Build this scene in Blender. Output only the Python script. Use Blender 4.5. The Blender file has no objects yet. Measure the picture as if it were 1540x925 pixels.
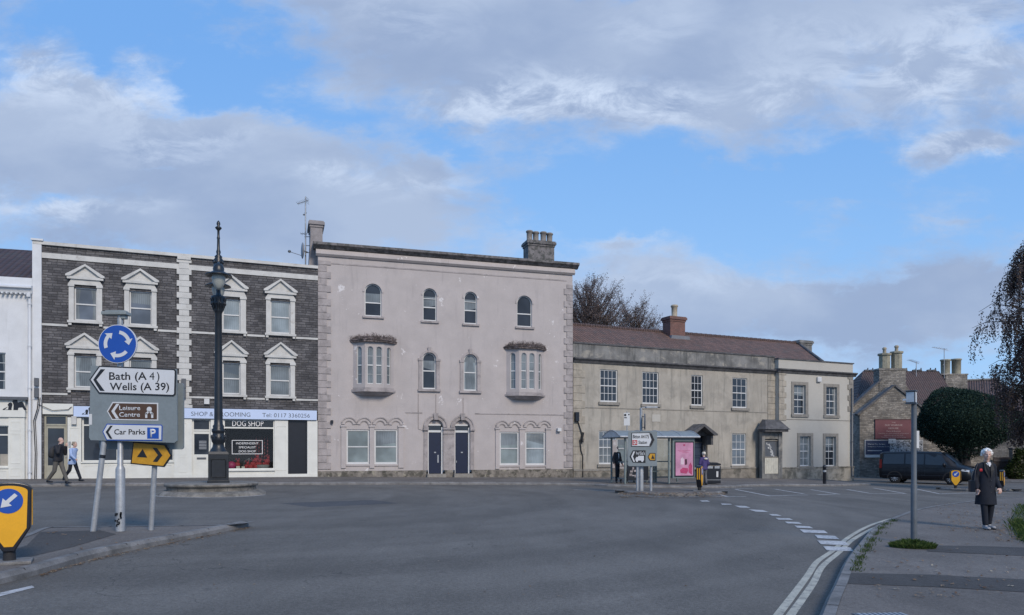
import bpy, bmesh, math, random
from mathutils import Vector, Matrix
R = math.radians
random.seed(7)
S = bpy.context.scene
C = S.collection

# ---------------------------------------------------------------- camera
F, CX, HY, ZC = 1112.0, 770.0, 676.0, 1.58
cd = bpy.data.cameras.new('camera'); cam = bpy.data.objects.new('camera', cd); C.objects.link(cam)
cam.location = (0, 0, ZC); cam.rotation_euler = (R(90), 0, 0)
cd.sensor_width = 36; cd.lens = 36*F/1540; cd.shift_y = (HY-462.5)/1540
cd.clip_start = .05; cd.clip_end = 3000
S.camera = cam

# ---------------------------------------------------------------- sun + exposure
SUN_EL, SUN_AZ = 34, 150      # azimuth clockwise from +Y
sd = bpy.data.lights.new('sun', 'SUN'); sun = bpy.data.objects.new('sun', sd); C.objects.link(sun)
sd.energy = 2.3; sd.angle = R(17); sd.color = (1.0, .87, .72)
sv = Vector((math.sin(R(SUN_AZ))*math.cos(R(SUN_EL)), math.cos(R(SUN_AZ))*math.cos(R(SUN_EL)), math.sin(R(SUN_EL))))
sun.rotation_euler = sv.to_track_quat('Z', 'Y').to_euler(); sun.location = (0, -20, 40)
S.view_settings.view_transform = 'Standard'; S.view_settings.look = 'None'
S.view_settings.exposure = 0.2; S.view_settings.gamma = 1.0; S.view_settings.use_curve_mapping = False

# ---------------------------------------------------------------- node helpers
class NT:
    def __init__(s, nt): s.nt = nt; nt.nodes.clear()
    def n(s, typ, ins=None, **kw):
        nd = s.nt.nodes.new(typ)
        for k, v in kw.items(): setattr(nd, k, v)
        for k, v in (ins or {}).items(): s.put(nd.inputs[k], v)
        return nd
    def put(s, sock, v):
        if isinstance(v, bpy.types.NodeSocket): s.nt.links.new(v, sock)
        elif isinstance(v, bpy.types.Node): s.nt.links.new(v.outputs[0], sock)
        elif isinstance(v, tuple) and len(v) == 3 and sock.type == 'RGBA': sock.default_value = (*v, 1)
        else: sock.default_value = v
    def m(s, op, a, b=0.0, c=0.0, clamp=False):
        nd = s.n('ShaderNodeMath', operation=op, use_clamp=clamp)
        for i, v in enumerate((a, b, c)): s.put(nd.inputs[i], v)
        return nd.outputs[0]
    def vm(s, op, a, b=(0, 0, 0), scale=None):
        nd = s.n('ShaderNodeVectorMath', operation=op); s.put(nd.inputs[0], a)
        if scale is not None: s.put(nd.inputs['Scale'], scale)
        else: s.put(nd.inputs[1], b)
        return nd.outputs['Value'] if op in ('LENGTH', 'DOT_PRODUCT') else nd.outputs[0]
    def mix(s, f, a, b, blend='MIX'):
        nd = s.n('ShaderNodeMix', data_type='RGBA', blend_type=blend)
        s.put(nd.inputs[0], f); s.put(nd.inputs[6], a); s.put(nd.inputs[7], b)
        return nd.outputs[2]
    def sm(s, v, lo, hi, a=0.0, b=1.0):
        nd = s.n('ShaderNodeMapRange', interpolation_type='SMOOTHSTEP')
        for i, x in enumerate((v, lo, hi, a, b)): s.put(nd.inputs[i], x)
        return nd.outputs[0]
    def noise(s, vec, scale, detail=4, rough=.5, dist=0.0):
        nd = s.n('ShaderNodeTexNoise', {'Scale': scale, 'Detail': detail, 'Roughness': rough, 'Distortion': dist})
        if vec is not None: s.put(nd.inputs['Vector'], vec)
        return nd.outputs[0]

# ---------------------------------------------------------------- sky: Nishita with broken stratocumulus
W = bpy.data.worlds.new('World'); S.world = W; W.use_nodes = True
t = NT(W.node_tree)
tc = t.n('ShaderNodeTexCoord').outputs['Generated']
sky = t.n('ShaderNodeTexSky', sky_type='NISHITA'); sky.sun_disc = False
sky.sun_elevation = R(SUN_EL); sky.sun_rotation = R(SUN_AZ); sky.altitude = 50; sky.air_density = 1.0; sky.dust_density = .6; sky.ozone_density = 1.6
sx = t.n('ShaderNodeSeparateXYZ', {0: tc})
ay = t.m('MAXIMUM', t.m('ABSOLUTE', sx.outputs[1]), .08)
u = t.m('DIVIDE', sx.outputs[0], ay); v = t.m('DIVIDE', sx.outputs[2], ay)
warp = t.n('ShaderNodeTexNoise', {'Vector': t.n('ShaderNodeCombineXYZ', {0: u, 1: t.m('MULTIPLY', v, 2.0)}).outputs[0], 'Scale': 4.0, 'Detail': 7, 'Roughness': .62})
wv = t.vm('SCALE', t.vm('SUBTRACT', warp.outputs['Color'], (.5, .5, .5)), scale=.30)
uv = t.vm('ADD', t.n('ShaderNodeCombineXYZ', {0: u, 1: v}).outputs[0], t.vm('MULTIPLY', wv, (1, .5, 0)))
def blobs(lst):
    den = None
    for (bx, by, rx, ry, am) in lst:
        q = t.vm('MULTIPLY', t.vm('SUBTRACT', uv, ((bx-CX)/F, (HY-by)/F, 0)), (F/rx, F/ry, 0))
        g = t.m('MULTIPLY', t.m('EXPONENT', t.m('MULTIPLY', t.vm('DOT_PRODUCT', q, q), -1.0)), am)
        den = g if den is None else t.m('ADD', den, g)
    return den
# direction of each cloud mass (given as image angles), its extent and density (+cloud, -clear sky)
BL = [(560, 20, 260, 80, .9), (760, 80, 260, 95, .95), (900, 40, 240, 80, .7), (1130, 110, 260, 110, .62), (1200, 30, 200, 60, .6), (1450, 60, 200, 110, .9), (1130, 215, 90, 25, .5),
 (60, 200, 240, 60, .9), (-60, 230, 160, 80, .5), (300, 190, 180, 38, .7), (430, 240, 280, 60, .8), (560, 300, 230, 75, .9), (200, 330, 340, 60, .9), (500, 360, 260, 40, .5),
 (1000, 400, 170, 40, .75), (1300, 455, 330, 42, 1.0), (1120, 490, 260, 70, .9), (1500, 450, 180, 70, .9), (930, 352, 80, 14, .6), (820, 470, 150, 40, .4),
 (50, 75, 80, 40, .6), (120, 130, 120, 45, .75), (240, 100, 40, 45, .45), (890, 165, 150, 26, .75), (1060, 170, 130, 24, .5), (740, 160, 80, 22, .4),
 (1365, 225, 45, 30, .75), (1450, 205, 90, 16, .75), (1275, 305, 60, 12, .45), (1400, 338, 60, 8, .3), (1180, 292, 60, 8, .3),
 (270, 40, 120, 50, -.55), (330, 110, 90, 45, -.45), (1080, 70, 60, 30, -.35), (1290, 70, 40, 25, -.35), (740, 30, 60, 16, -.25), (940, 110, 60, 18, -.25), (160, 95, 25, 40, -.3), (560, 165, 90, 26, -.35), (420, 150, 80, 22, -.4), (650, 205, 70, 14, -.55),
 (950, 265, 420, 40, -.55), (860, 320, 110, 50, -.5), (1000, 335, 80, 16, -.2), (240, 228, 60, 8, -.35), (80, 285, 50, 8, -.4)]
BR = [(60, 100, 130, 60, .9), (230, 130, 90, 50, .8), (900, 165, 190, 30, .8), (1170, 130, 70, 50, .6), (600, 255, 120, 28, .45), (80, 300, 140, 14, .7), (1420, 90, 130, 60, .5), (960, 350, 120, 20, .6), (1400, 215, 120, 40, .7), (1040, 420, 180, 30, .35), (700, 170, 120, 20, .4), (500, 250, 60, 20, .3), (620, 30, 110, 40, .35), (980, 30, 90, 35, .3), (1230, 40, 70, 30, .25), (1340, 100, 90, 50, .4), (1500, 30, 90, 60, .45), (820, 120, 90, 20, .35), (300, 200, 120, 20, .4)]
vst = t.n('ShaderNodeCombineXYZ', {0: u, 1: t.m('MULTIPLY', v, 1.9), 2: .3}).outputs[0]
n1 = t.noise(vst, 4.0, 10, .62, .3); n2 = t.noise(vst, 15.0, 7, .62, .3)
nn = t.m('ADD', t.m('MULTIPLY', t.m('SUBTRACT', n1, .5), 2.1), t.m('MULTIPLY', t.m('SUBTRACT', n2, .5), 1.2))
den = t.m('ADD', blobs(BL), nn)
alpha = t.sm(den, -.05, 1.0)
elev = t.sm(v, 0.02, .60)
bright = t.m('MULTIPLY', blobs(BR), t.sm(t.noise(vst, 9.0, 9, .68, .5), .40, .64))
bright = t.m('ADD', t.m('MULTIPLY', bright, 1.15), t.m('MULTIPLY', t.sm(den, .95, .35), t.sm(t.noise(vst, 8.0, 6, .6), .4, .7, .1, .5)), clamp=True)
shade = t.sm(t.noise(vst, 3.0, 6, .55), .35, .65)
grey = t.mix(shade, (.285, .365, .535), (.38, .46, .615))
ccol = t.mix(t.m('MULTIPLY', bright, .95), grey, (.62, .71, .86))
clear = t.mix(1.0, t.vm('SCALE', sky.outputs[0], scale=.1), (1.35, 1.25, 1.25), 'MULTIPLY')
clear = t.mix(.85, clear, t.mix(elev, (.29, .53, .87), (.16, .38, .79)))
col = t.mix(t.m('MULTIPLY', alpha, .92), clear, ccol)
col = t.vm('SCALE', col, scale=10.0)
bg = t.n('ShaderNodeBackground', {'Color': col, 'Strength': .1})
wo = t.n('ShaderNodeOutputWorld', {0: bg.outputs[0]})

# ---------------------------------------------------------------- placing helpers
def gz(x):
    x = max(-45., min(45., x))
    if x < -10: return .15 - (x+10)*.006
    z = -.015*x
    if x > 3: z -= .0005*(min(x, 22)-3)**2
    if x > 22: z += .005*(x-22)
    return z
def at(px, py, d): return Vector(((px-CX)/F*d, d, ZC-(py-HY)/F*d))
def G(px, py, dz=0.):
    d = 20.
    for _ in range(40): d = F*(ZC-gz((px-CX)/F*d)-dz)/(py-HY)
    x = (px-CX)/F*d
    return Vector((x, d, gz(x)+dz))
def tag(o, label=None, cat=None, group=None, kind=None):
    for k, v_ in (('label', label), ('category', cat), ('group', group), ('kind', kind)):
        if v_: o[k] = v_
    return o
def empty(name, loc, rz=0., label=None, cat=None, group=None):
    o = bpy.data.objects.new(name, None); C.objects.link(o); o.location = loc; o.rotation_euler = (0, 0, rz)
    o.empty_display_size = .2
    return tag(o, label, cat, group)
def kids(o): return [c for c in bpy.data.objects if c.parent == o]
def copy_tree(o, parent=None):
    c = o.copy(); C.objects.link(c); c.parent = parent
    for ch in kids(o): copy_tree(ch, c)
    return c

class Fac:           # a vertical facade plane; local x along it, y into the building, z up
    def __init__(s, px1, d1, px2, d2):
        a, b = at(px1, HY, d1), at(px2, HY, d2)
        s.o = Vector((a.x, a.y, 0)); e = b-a; e.z = 0; s.L = e.length; s.e = e.normalized()
        s.a = math.atan2(e.y, e.x); s.n = Vector((-s.e.y, s.e.x, 0)); s.zb = gz((a.x+b.x)/2)+.1
    def uz(s, px, py, y=0.):
        r = Vector(((px-CX)/F, 1, 0)); k = (y+s.o.dot(s.n))/r.dot(s.n); p = r*k
        return (p-s.o).dot(s.e), ZC-(py-HY)/F*k-s.zb
    def u(s, px, y=0.): return s.uz(px, HY, y)[0]
    def z(s, px, py, y=0.): return s.uz(px, py, y)[1]
    def rect(s, x0, x1, y0, y1, y=0.):      # image rectangle -> u0,u1,z0,z1
        c = (x0+x1)/2
        return s.u(x0, y), s.u(x1, y), s.z(c, y1, y), s.z(c, y0, y)
    def root(s, name, label, cat, group=None): return empty(name, (s.o.x, s.o.y, s.zb), s.a, label, cat, group)

class MB:
    def __init__(s): s.v = []; s.f = []; s.sm = []
    def add(s, vs, fs, smooth=False):
        b = len(s.v); s.v += [tuple(p) for p in vs]; s.f += [tuple(b+i for i in f) for f in fs]; s.sm += [smooth]*len(fs); return s
    def box(s, x0, x1, y0, y1, z0, z1):
        v_ = [(x, y, z) for x in (x0, x1) for y in (y0, y1) for z in (z0, z1)]
        return s.add(v_, [(0, 1, 3, 2), (4, 6, 7, 5), (0, 4, 5, 1), (2, 3, 7, 6), (0, 2, 6, 4), (1, 5, 7, 3)])
    def quad(s, *p): return s.add(p, [tuple(range(len(p)))])
    def prism(s, poly, y0, y1):     # polygon in xz, extruded along y
        n = len(poly); v_ = [(x, y0, z) for x, z in poly]+[(x, y1, z) for x, z in poly]
        return s.add(v_, [tuple(range(n)), tuple(range(2*n-1, n-1, -1))]+[(i, i+n, (i+1) % n+n, (i+1) % n) for i in range(n)])
    def hprism(s, poly, z0, z1):    # polygon in xy, extruded along z
        n = len(poly); v_ = [(x, y, z0) for x, y in poly]+[(x, y, z1) for x, y in poly]
        return s.add(v_, [tuple(range(n-1, -1, -1)), tuple(range(n, 2*n))]+[(i, (i+1) % n, (i+1) % n+n, i+n) for i in range(n)])
    def lathe(s, prof, c=(0, 0, 0), n=20, smooth=True, cap=True):
        b = []
        for r, z in prof:
            for i in range(n):
                a = 2*math.pi*i/n; b.append((c[0]+r*math.cos(a), c[1]+r*math.sin(a), c[2]+z))
        fs = [(j*n+i, j*n+(i+1) % n, (j+1)*n+(i+1) % n, (j+1)*n+i) for j in range(len(prof)-1) for i in range(n)]
        s.add(b, fs, smooth)
        if cap:
            s.add([b[i] for i in range(n)], [tuple(range(n-1, -1, -1))]); s.add(b[-n:], [tuple(range(n))])
        return s
    def tube(s, pts, r, n=8, smooth=True):
        pts = [Vector(p) for p in pts]; rs = r if isinstance(r, (list, tuple)) else [r]*len(pts)
        vs = []; up0 = None
        for i, p in enumerate(pts):
            d = (pts[min(i+1, len(pts)-1)]-pts[max(i-1, 0)]).normalized()
            if up0 is None: up0 = d.orthogonal().normalized()
            up0 = (up0-d*up0.dot(d)); up0 = up0.normalized() if up0.length > 1e-5 else d.orthogonal().normalized()
            w = d.cross(up0)
            for k in range(n):
                a = 2*math.pi*k/n; vs.append(p+(up0*math.cos(a)+w*math.sin(a))*rs[i])
        m_ = len(pts)
        s.add(vs, [(j*n+k, j*n+(k+1) % n, (j+1)*n+(k+1) % n, (j+1)*n+k) for j in range(m_-1) for k in range(n)], smooth)
        s.add(vs[:n], [tuple(range(n-1, -1, -1))]); s.add(vs[-n:], [tuple(range(n))]); return s
    def ball(s, c, r, n=14, m_=9, rot=None):
        r = r if isinstance(r, (tuple, list)) else (r, r, r); vs = []; c = Vector(c)
        def P(x, y, z):
            q = Vector((x*r[0], y*r[1], z*r[2]))
            if rot is not None: q = rot @ q
            return c+q
        vs.append(P(0, 0, -1))
        for j in range(1, m_):
            a = math.pi*j/m_-math.pi/2
            for i in range(n):
                b = 2*math.pi*i/n; vs.append(P(math.cos(a)*math.cos(b), math.cos(a)*math.sin(b), math.sin(a)))
        vs.append(P(0, 0, 1)); T = len(vs)-1
        fs = [(0, 1+(i+1) % n, 1+i) for i in range(n)]
        fs += [(1+j*n+i, 1+j*n+(i+1) % n, 1+(j+1)*n+(i+1) % n, 1+(j+1)*n+i) for j in range(m_-2) for i in range(n)]
        fs += [(T, 1+(m_-2)*n+i, 1+(m_-2)*n+(i+1) % n) for i in range(n)]
        return s.add(vs, fs, True)
    def cap(s, a, b, ra, rb):       # tapered limb with round ends
        a, b = Vector(a), Vector(b); s.ball(a, ra); s.ball(b, rb); return s.tube([a, b], [ra, rb], 14)
    def mesh(s, name, m):
        me = bpy.data.meshes.new(name); me.from_pydata(s.v, [], s.f)
        for p, k in zip(me.polygons, s.sm): p.use_smooth = k
        if m: me.materials.append(m)
        bm = bmesh.new(); bm.from_mesh(me); bmesh.ops.recalc_face_normals(bm, faces=bm.faces); bm.to_mesh(me); bm.free()
        return me
    def build(s, name, m, parent=None, loc=None, rz=None, label=None, cat=None, group=None, kind=None, bev=0):
        o = bpy.data.objects.new(name, s.mesh(name, m)); C.objects.link(o); o.parent = parent
        if loc is not None: o.location = loc
        if rz is not None: o.rotation_euler = (0, 0, rz)
        if bev:
            b = o.modifiers.new('bevel', 'BEVEL'); b.width = bev; b.segments = 2; b.limit_method = 'ANGLE'; b.angle_limit = R(40)
        return tag(o, label, cat, group, kind)
def link_mesh(name, me, parent, loc=(0, 0, 0), m=None):
    o = bpy.data.objects.new(name, me); C.objects.link(o); o.parent = parent; o.location = loc
    if m: me.materials.clear(); me.materials.append(m)
    return o

def text(s, x0, z0, w, h, y, m, parent, name='lettering', align='L', bold=.0, ext=.002):
    """letters standing in the xz plane facing -y, baseline z0, cap height h, width w (None = natural)"""
    cu = bpy.data.curves.new('txt', 'FONT'); cu.body = s; cu.size = 1; cu.offset = bold; cu.extrude = 0; cu.resolution_u = 3; cu.space_line = 1.15
    o = bpy.data.objects.new('txt', cu); C.objects.link(o)
    dg = bpy.context.evaluated_depsgraph_get(); me = bpy.data.meshes.new_from_object(o.evaluated_get(dg)); bpy.data.objects.remove(o)
    vs = [v_.co.copy() for v_ in me.vertices]; x_a = min(v_.x for v_ in vs); x_b = max(v_.x for v_ in vs)
    sc_z = h/.7; sc_x = (w/(x_b-x_a)) if w else sc_z
    off = x0-x_a*sc_x
    if align == 'C': off = x0-(x_a+x_b)/2*sc_x
    for v_ in me.vertices: v_.co = (off+v_.co.x*sc_x, y, z0+v_.co.y*sc_z)
    bm = bmesh.new(); bm.from_mesh(me)
    r = bmesh.ops.extrude_face_region(bm, geom=list(bm.faces))
    for g_ in r['geom']:
        if isinstance(g_, bmesh.types.BMVert): g_.co.y -= ext
    bmesh.ops.recalc_face_normals(bm, faces=bm.faces); bm.to_mesh(me); bm.free()
    me.materials.clear(); me.materials.append(m); me.name = name
    o = bpy.data.objects.new(name, me); C.objects.link(o); o.parent = parent
    return o

# ---------------------------------------------------------------- materials
def mat(name, col, rough=.6, var=.12, vs=2.5, fine=.06, fs=40, bump=0., bs=60, metal=0., stain=None, streak=None, spec=.5, coat=0., fine2=None, wear=None):
    m = bpy.data.materials.new(name); m.use_nodes = True; t = NT(m.node_tree)
    co = t.n('ShaderNodeTexCoord').outputs['Object']
    c = t.n('ShaderNodeRGB'); c.outputs[0].default_value = (*col, 1); c = c.outputs[0]
    k = t.sm(t.noise(co, vs, 5, .6), .3, .7, 1-var, 1+var)
    k = t.m('MULTIPLY', k, t.sm(t.noise(co, fs, 3, .6), .3, .7, 1-fine, 1+fine))
    c = t.vm('SCALE', c, scale=k)
    if stain:       # (colour, scale, lo, hi, amount)
        sc_, s_, lo, hi, am = stain
        f = t.sm(t.noise(co, s_, 8, .65, .4), lo, hi, 0, am); c = t.mix(f, c, sc_)
    if streak:      # (colour, lo, hi, amount): vertical run-off stains
        mp = t.vm('MULTIPLY', co, (2.2, 2.2, .22))
        f = t.m('MULTIPLY', t.sm(t.noise(mp, 1.6, 8, .65), streak[1], streak[2], 0, streak[3]), 1.0); c = t.mix(f, c, streak[0])
    if wear:        # (colour, scale, threshold): sharp-edged chips and bare patches
        f = t.sm(t.m('ADD', t.noise(co, wear[1], 6, .7), t.m('MULTIPLY', t.noise(co, wear[1]*9, 3, .6), .25)), wear[2], wear[2]+.02); c = t.mix(f, c, wear[0])
    b = t.n('ShaderNodeBsdfPrincipled', {'Base Color': c, 'Roughness': rough, 'Metallic': metal, 'Specular IOR Level': spec, 'Coat Weight': coat})
    if bump:
        nb = t.n('ShaderNodeBump', {'Strength': 1.0, 'Distance': bump, 'Height': t.noise(co, bs, 5, .65)}); t.put(b.inputs['Normal'], nb.outputs[0])
    t.n('ShaderNodeOutputMaterial', {0: b.outputs[0]})
    return m
def masonry(name, c1, c2, mortar, w=.4, h=.15, rough=.85, dist=.06, bump=.02, ms=.012, top=None, light=None):
    m = bpy.data.materials.new(name); m.use_nodes = True; t = NT(m.node_tree)
    co = t.n('ShaderNodeTexCoord').outputs['Object']; s = t.n('ShaderNodeSeparateXYZ', {0: co})
    uvw = t.n('ShaderNodeCombineXYZ', {0: t.m('ADD', s.outputs[0], s.outputs[1]), 1: s.outputs[2]}).outputs[0]
    nz = t.n('ShaderNodeTexNoise', {'Vector': uvw, 'Scale': 2.2, 'Detail': 4}).outputs['Color']
    uvd = t.vm('ADD', uvw, t.vm('SCALE', t.vm('SUBTRACT', nz, (.5, .5, .5)), scale=dist*2))
    br = t.n('ShaderNodeTexBrick', {'Vector': uvd, 'Color1': (0, 0, 0), 'Color2': (1, 1, 1), 'Mortar': (.5, .5, .5), 'Scale': 1.0, 'Mortar Size': ms, 'Mortar Smooth': .6, 'Bias': 0.0, 'Brick Width': w, 'Row Height': h})
    br.offset_frequency = 2; br.squash = .62; br.squash_frequency = 3
    f = t.sm(br.outputs[0], .0, 1.0)
    bc = t.mix(t.m('ADD', t.m('MULTIPLY', f, .75), t.m('MULTIPLY', t.noise(uvw, 9, 4, .7), .3), clamp=True), c1, c2)
    bc = t.vm('SCALE', bc, scale=t.sm(t.noise(uvw, .9, 5, .6), .3, .7, .7, 1.3))
    bc = t.vm('SCALE', bc, scale=t.sm(t.noise(uvw, 30, 3, .7), .25, .75, .75, 1.25))
    if light: bc = t.mix(t.sm(t.noise(uvd, 4.5, 2), light[1], light[1]+.1), bc, light[0])
    c = t.mix(t.m('MULTIPLY', br.outputs['Fac'], .8), bc, mortar)
    b = t.n('ShaderNodeBsdfPrincipled', {'Base Color': c, 'Roughness': rough})
    hh = t.m('ADD', t.m('SUBTRACT', 1.0, br.outputs['Fac']), t.m('MULTIPLY', t.noise(uvw, 18, 5, .7), .7))
    t.put(b.inputs['Normal'], t.n('ShaderNodeBump', {'Strength': 1.0, 'Distance': bump, 'Height': hh}).outputs[0])
    t.n('ShaderNodeOutputMaterial', {0: b.outputs[0]}); return m
def tiles(name, c1, c2, w=.22, h=.3):
    m = bpy.data.materials.new(name); m.use_nodes = True; t = NT(m.node_tree)
    co = t.n('ShaderNodeTexCoord').outputs['Object']; s = t.n('ShaderNodeSeparateXYZ', {0: co})
    uvw = t.n('ShaderNodeCombineXYZ', {0: s.outputs[0], 1: t.m('MULTIPLY', s.outputs[2], 1.7)}).outputs[0]
    br = t.n('ShaderNodeTexBrick', {'Vector': uvw, 'Color1': (0, 0, 0), 'Color2': (1, 1, 1), 'Mortar': (0, 0, 0), 'Scale': 1.0, 'Mortar Size': .012, 'Mortar Smooth': .3, 'Brick Width': w, 'Row Height': h}, offset=0.0)
    f = t.m('ADD', t.m('MULTIPLY', br.outputs[0], .55), t.m('MULTIPLY', t.noise(uvw, 3, 6, .75), .5), clamp=True)
    c = t.mix(f, c1, c2); c = t.mix(t.sm(t.noise(co, 1.7, 7, .7), .52, .66, 0, .55), c, (.075, .075, .065))
    c = t.mix(t.m('MULTIPLY', br.outputs['Fac'], .85), c, (.015, .012, .012))
    wv_ = t.m('ABSOLUTE', t.m('SINE', t.m('MULTIPLY', s.outputs[0], math.pi/w)))
    row = t.m('FRACT', t.m('DIVIDE', t.m('MULTIPLY', s.outputs[2], 1.7), h))
    b = t.n('ShaderNodeBsdfPrincipled', {'Base Color': c, 'Roughness': .8})
    t.put(b.inputs['Normal'], t.n('ShaderNodeBump', {'Strength': 1.0, 'Distance': .05, 'Height': t.m('SUBTRACT', wv_, t.m('MULTIPLY', row, .6))}).outputs[0])
    t.n('ShaderNodeOutputMaterial', {0: b.outputs[0]}); return m
def pane_mat(name, col, folds=0., rough=.06, refl=.5, blind=False):
    """window glass with what hangs right behind it (dark room, net curtain or blind)"""
    m = bpy.data.materials.new(name); m.use_nodes = True; t = NT(m.node_tree)
    co = t.n('ShaderNodeTexCoord').outputs['Object']
    k = t.sm(t.noise(co, .9, 3), .3, .7, .7, 1.3)
    if folds:
        sep = t.n('ShaderNodeSeparateXYZ', {0: co}); ax = sep.outputs[2] if blind else t.m('ADD', sep.outputs[0], t.m('MULTIPLY', t.noise(co, 1.5, 2), .15))
        k = t.m('MULTIPLY', k, t.m('ADD', 1.0, t.m('MULTIPLY', t.m('SINE', t.m('MULTIPLY', ax, 110. if blind else 75.)), folds)))
    c = t.vm('SCALE', t.n('ShaderNodeRGB').outputs[0], scale=k); m.node_tree.nodes['RGB'].outputs[0].default_value = (*col, 1)
    b = t.n('ShaderNodeBsdfPrincipled', {'Base Color': c, 'Roughness': rough, 'Specular IOR Level': refl})
    t.put(b.inputs['Normal'], t.n('ShaderNodeBump', {'Strength': .25, 'Distance': .01, 'Height': t.noise(co, 1.4, 2)}).outputs[0])
    t.n('ShaderNodeOutputMaterial', {0: b.outputs[0]}); return m
def clear_glass(name, tint=(.85, .9, .9)):
    m = bpy.data.materials.new(name); m.use_nodes = True; t = NT(m.node_tree)
    a = t.n('ShaderNodeBsdfTransparent', {0: tint}); g = t.n('ShaderNodeBsdfGlossy', {'Roughness': .03})
    fr = t.n('ShaderNodeFresnel', {0: 1.5}); mx = t.n('ShaderNodeMixShader', {0: t.m('MULTIPLY', fr.outputs[0], 1.0), 1: a.outputs[0], 2: g.outputs[0]})
    t.n('ShaderNodeOutputMaterial', {0: mx.outputs[0]}); return m
def ground_mat(name, c1, c2, grain=.5, patch=1.0, bump=.004, crack=False, rough=.85, lanes=None):
    m = bpy.data.materials.new(name); m.use_nodes = True; t = NT(m.node_tree)
    co = t.n('ShaderNodeTexCoord').outputs['Object']
    c = t.mix(t.sm(t.noise(co, .16*patch, 6, .6, .3), .3, .7), c1, c2)
    c = t.vm('SCALE', c, scale=t.sm(t.noise(t.vm('MULTIPLY', co, (1, .35, 1)), 1.3, 5, .6), .3, .7, .9, 1.1))
    vo = t.n('ShaderNodeTexVoronoi', {'Vector': co, 'Scale': 95.0})
    c = t.vm('SCALE', c, scale=t.m('ADD', 1-grain*.5, t.m('MULTIPLY', t.m('MULTIPLY', vo.outputs['Color'], 1.0), grain)))
    c = t.vm('SCALE', c, scale=t.sm(t.noise(co, 24, 4, .7), .3, .7, 1-grain*.4, 1+grain*.4))
    if lanes:       # tyre-polished bands curving round the junction, oil drips, gritty edges
        dv = t.vm('LENGTH', t.vm('SUBTRACT', t.vm('MULTIPLY', co, (1, 1, 0)), (lanes[0], lanes[1], 0)))
        ln_ = t.n('ShaderNodeTexNoise', {'Vector': t.n('ShaderNodeCombineXYZ', {0: dv, 1: t.m('MULTIPLY', t.noise(co, .08, 2), 3.0)}).outputs[0], 'Scale': .75, 'Detail': 3}).outputs[0]
        c = t.vm('SCALE', c, scale=t.sm(ln_, .35, .65, .86, 1.12))
        c = t.mix(t.sm(t.noise(co, 2.6, 4, .6), .66, .74, 0, .45), c, (.045, .043, .042)); c = t.mix(t.sm(t.noise(co, .55, 7, .7, .6), .58, .72, 0, .4), c, (.17, .163, .15))
    if crack:
        cr = t.n('ShaderNodeTexVoronoi', {'Vector': t.vm('ADD', co, t.vm('SCALE', t.n('ShaderNodeTexNoise', {'Vector': co, 'Scale': 1.0, 'Detail': 5}).outputs['Color'], scale=1.6)), 'Scale': .16}, feature='DISTANCE_TO_EDGE')
        f = t.m('MULTIPLY', t.sm(cr.outputs[0], 0., .0022, 1., 0.), t.sm(t.noise(co, .3, 2), .45, .6)); c = t.mix(t.m('MULTIPLY', f, .6), c, (.02, .02, .02))
    b = t.n('ShaderNodeBsdfPrincipled', {'Base Color': c, 'Roughness': rough, 'Specular IOR Level': .35})
    t.put(b.inputs['Normal'], t.n('ShaderNodeBump', {'Strength': 1.0, 'Distance': bump, 'Height': t.m('ADD', t.noise(co, 70, 4, .7), vo.outputs[0])}).outputs[0])
    t.n('ShaderNodeOutputMaterial', {0: b.outputs[0]}); return m

ASPH = ground_mat('asphalt', (.112, .104, .093), (.145, .135, .121), .5, 1.0, crack=True, lanes=(-8.8, 23.5))
PAVE = ground_mat('worn footway asphalt', (.12, .107, .096), (.17, .153, .138), .5, 3.0)
PAVE2 = ground_mat('patched footway asphalt', (.06, .055, .052), (.075, .07, .066), .5, 3.0)
KERB = mat('granite kerb', (.17, .165, .16), .8, .25, 3, .15, 60, .004, stain=((.07, .07, .065), 2.2, .5, .7, .6))
LINE = mat('worn white road paint', (.47, .465, .46), .7, .15, 4, .1, 60, .002, bs=80, stain=((.13, .13, .135), 14, .5, .62, .7))
YLINE = mat('faded yellow road paint', (.42, .40, .33), .7, .15, 4, .1, 60, .002, stain=((.13, .13, .13), 12, .5, .66, .7))
STONE = masonry('dark pennant stone', (.056, .055, .06), (.14, .136, .14), (.05, .05, .053), .36, .115, dist=.05, bump=.035, light=((.13, .12, .13), .72))
WHITE = mat('white painted stucco', (.51, .51, .49), .6, .1, 2, .05, 30, .002, stain=((.3, .28, .25), 2.6, .56, .74, .6), streak=((.34, .33, .31), .56, .72, .5))
WHITE2 = mat('white masonry paint', (.62, .64, .66), .65, .06, 1.5, .03, 30, .003, streak=((.42, .43, .43), .55, .75, .45))
SHOPW = mat('cream shopfront paint', (.66, .665, .62), .45, .05, 2, .02, 30, stain=((.4, .4, .36), 3, .6, .75, .4))
PINK = mat('faded pink stucco', (.42, .385, .375), .75, .06, .9, .05, 25, .004, 45, stain=((.35, .325, .325), 1.3, .5, .72, .45), streak=((.25, .23, .235), .54, .75, .5), wear=((.62, .6, .6), 1.35, .765))
PINKQ = mat('dirty pink stucco quoins and arch shadow lines', (.335, .305, .30), .8, .18, 2, .08, 25, .006, stain=((.17, .16, .16), 3, .5, .7, .6))
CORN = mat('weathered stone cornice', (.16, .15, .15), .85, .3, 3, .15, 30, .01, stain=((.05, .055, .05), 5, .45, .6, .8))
PLINTH = mat('mossy stone plinth', (.21, .19, .165), .9, .3, 3, .15, 25, .012, stain=((.065, .062, .05), 2.6, .45, .6, .85), wear=((.3, .28, .22), 3.1, .72))
CREAM = mat('stained cream render', (.365, .34, .295), .8, .12, .8, .06, 25, .004, stain=((.25, .235, .205), 1.1, .44, .70, .8), streak=((.16, .16, .145), .50, .70, .7))
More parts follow.
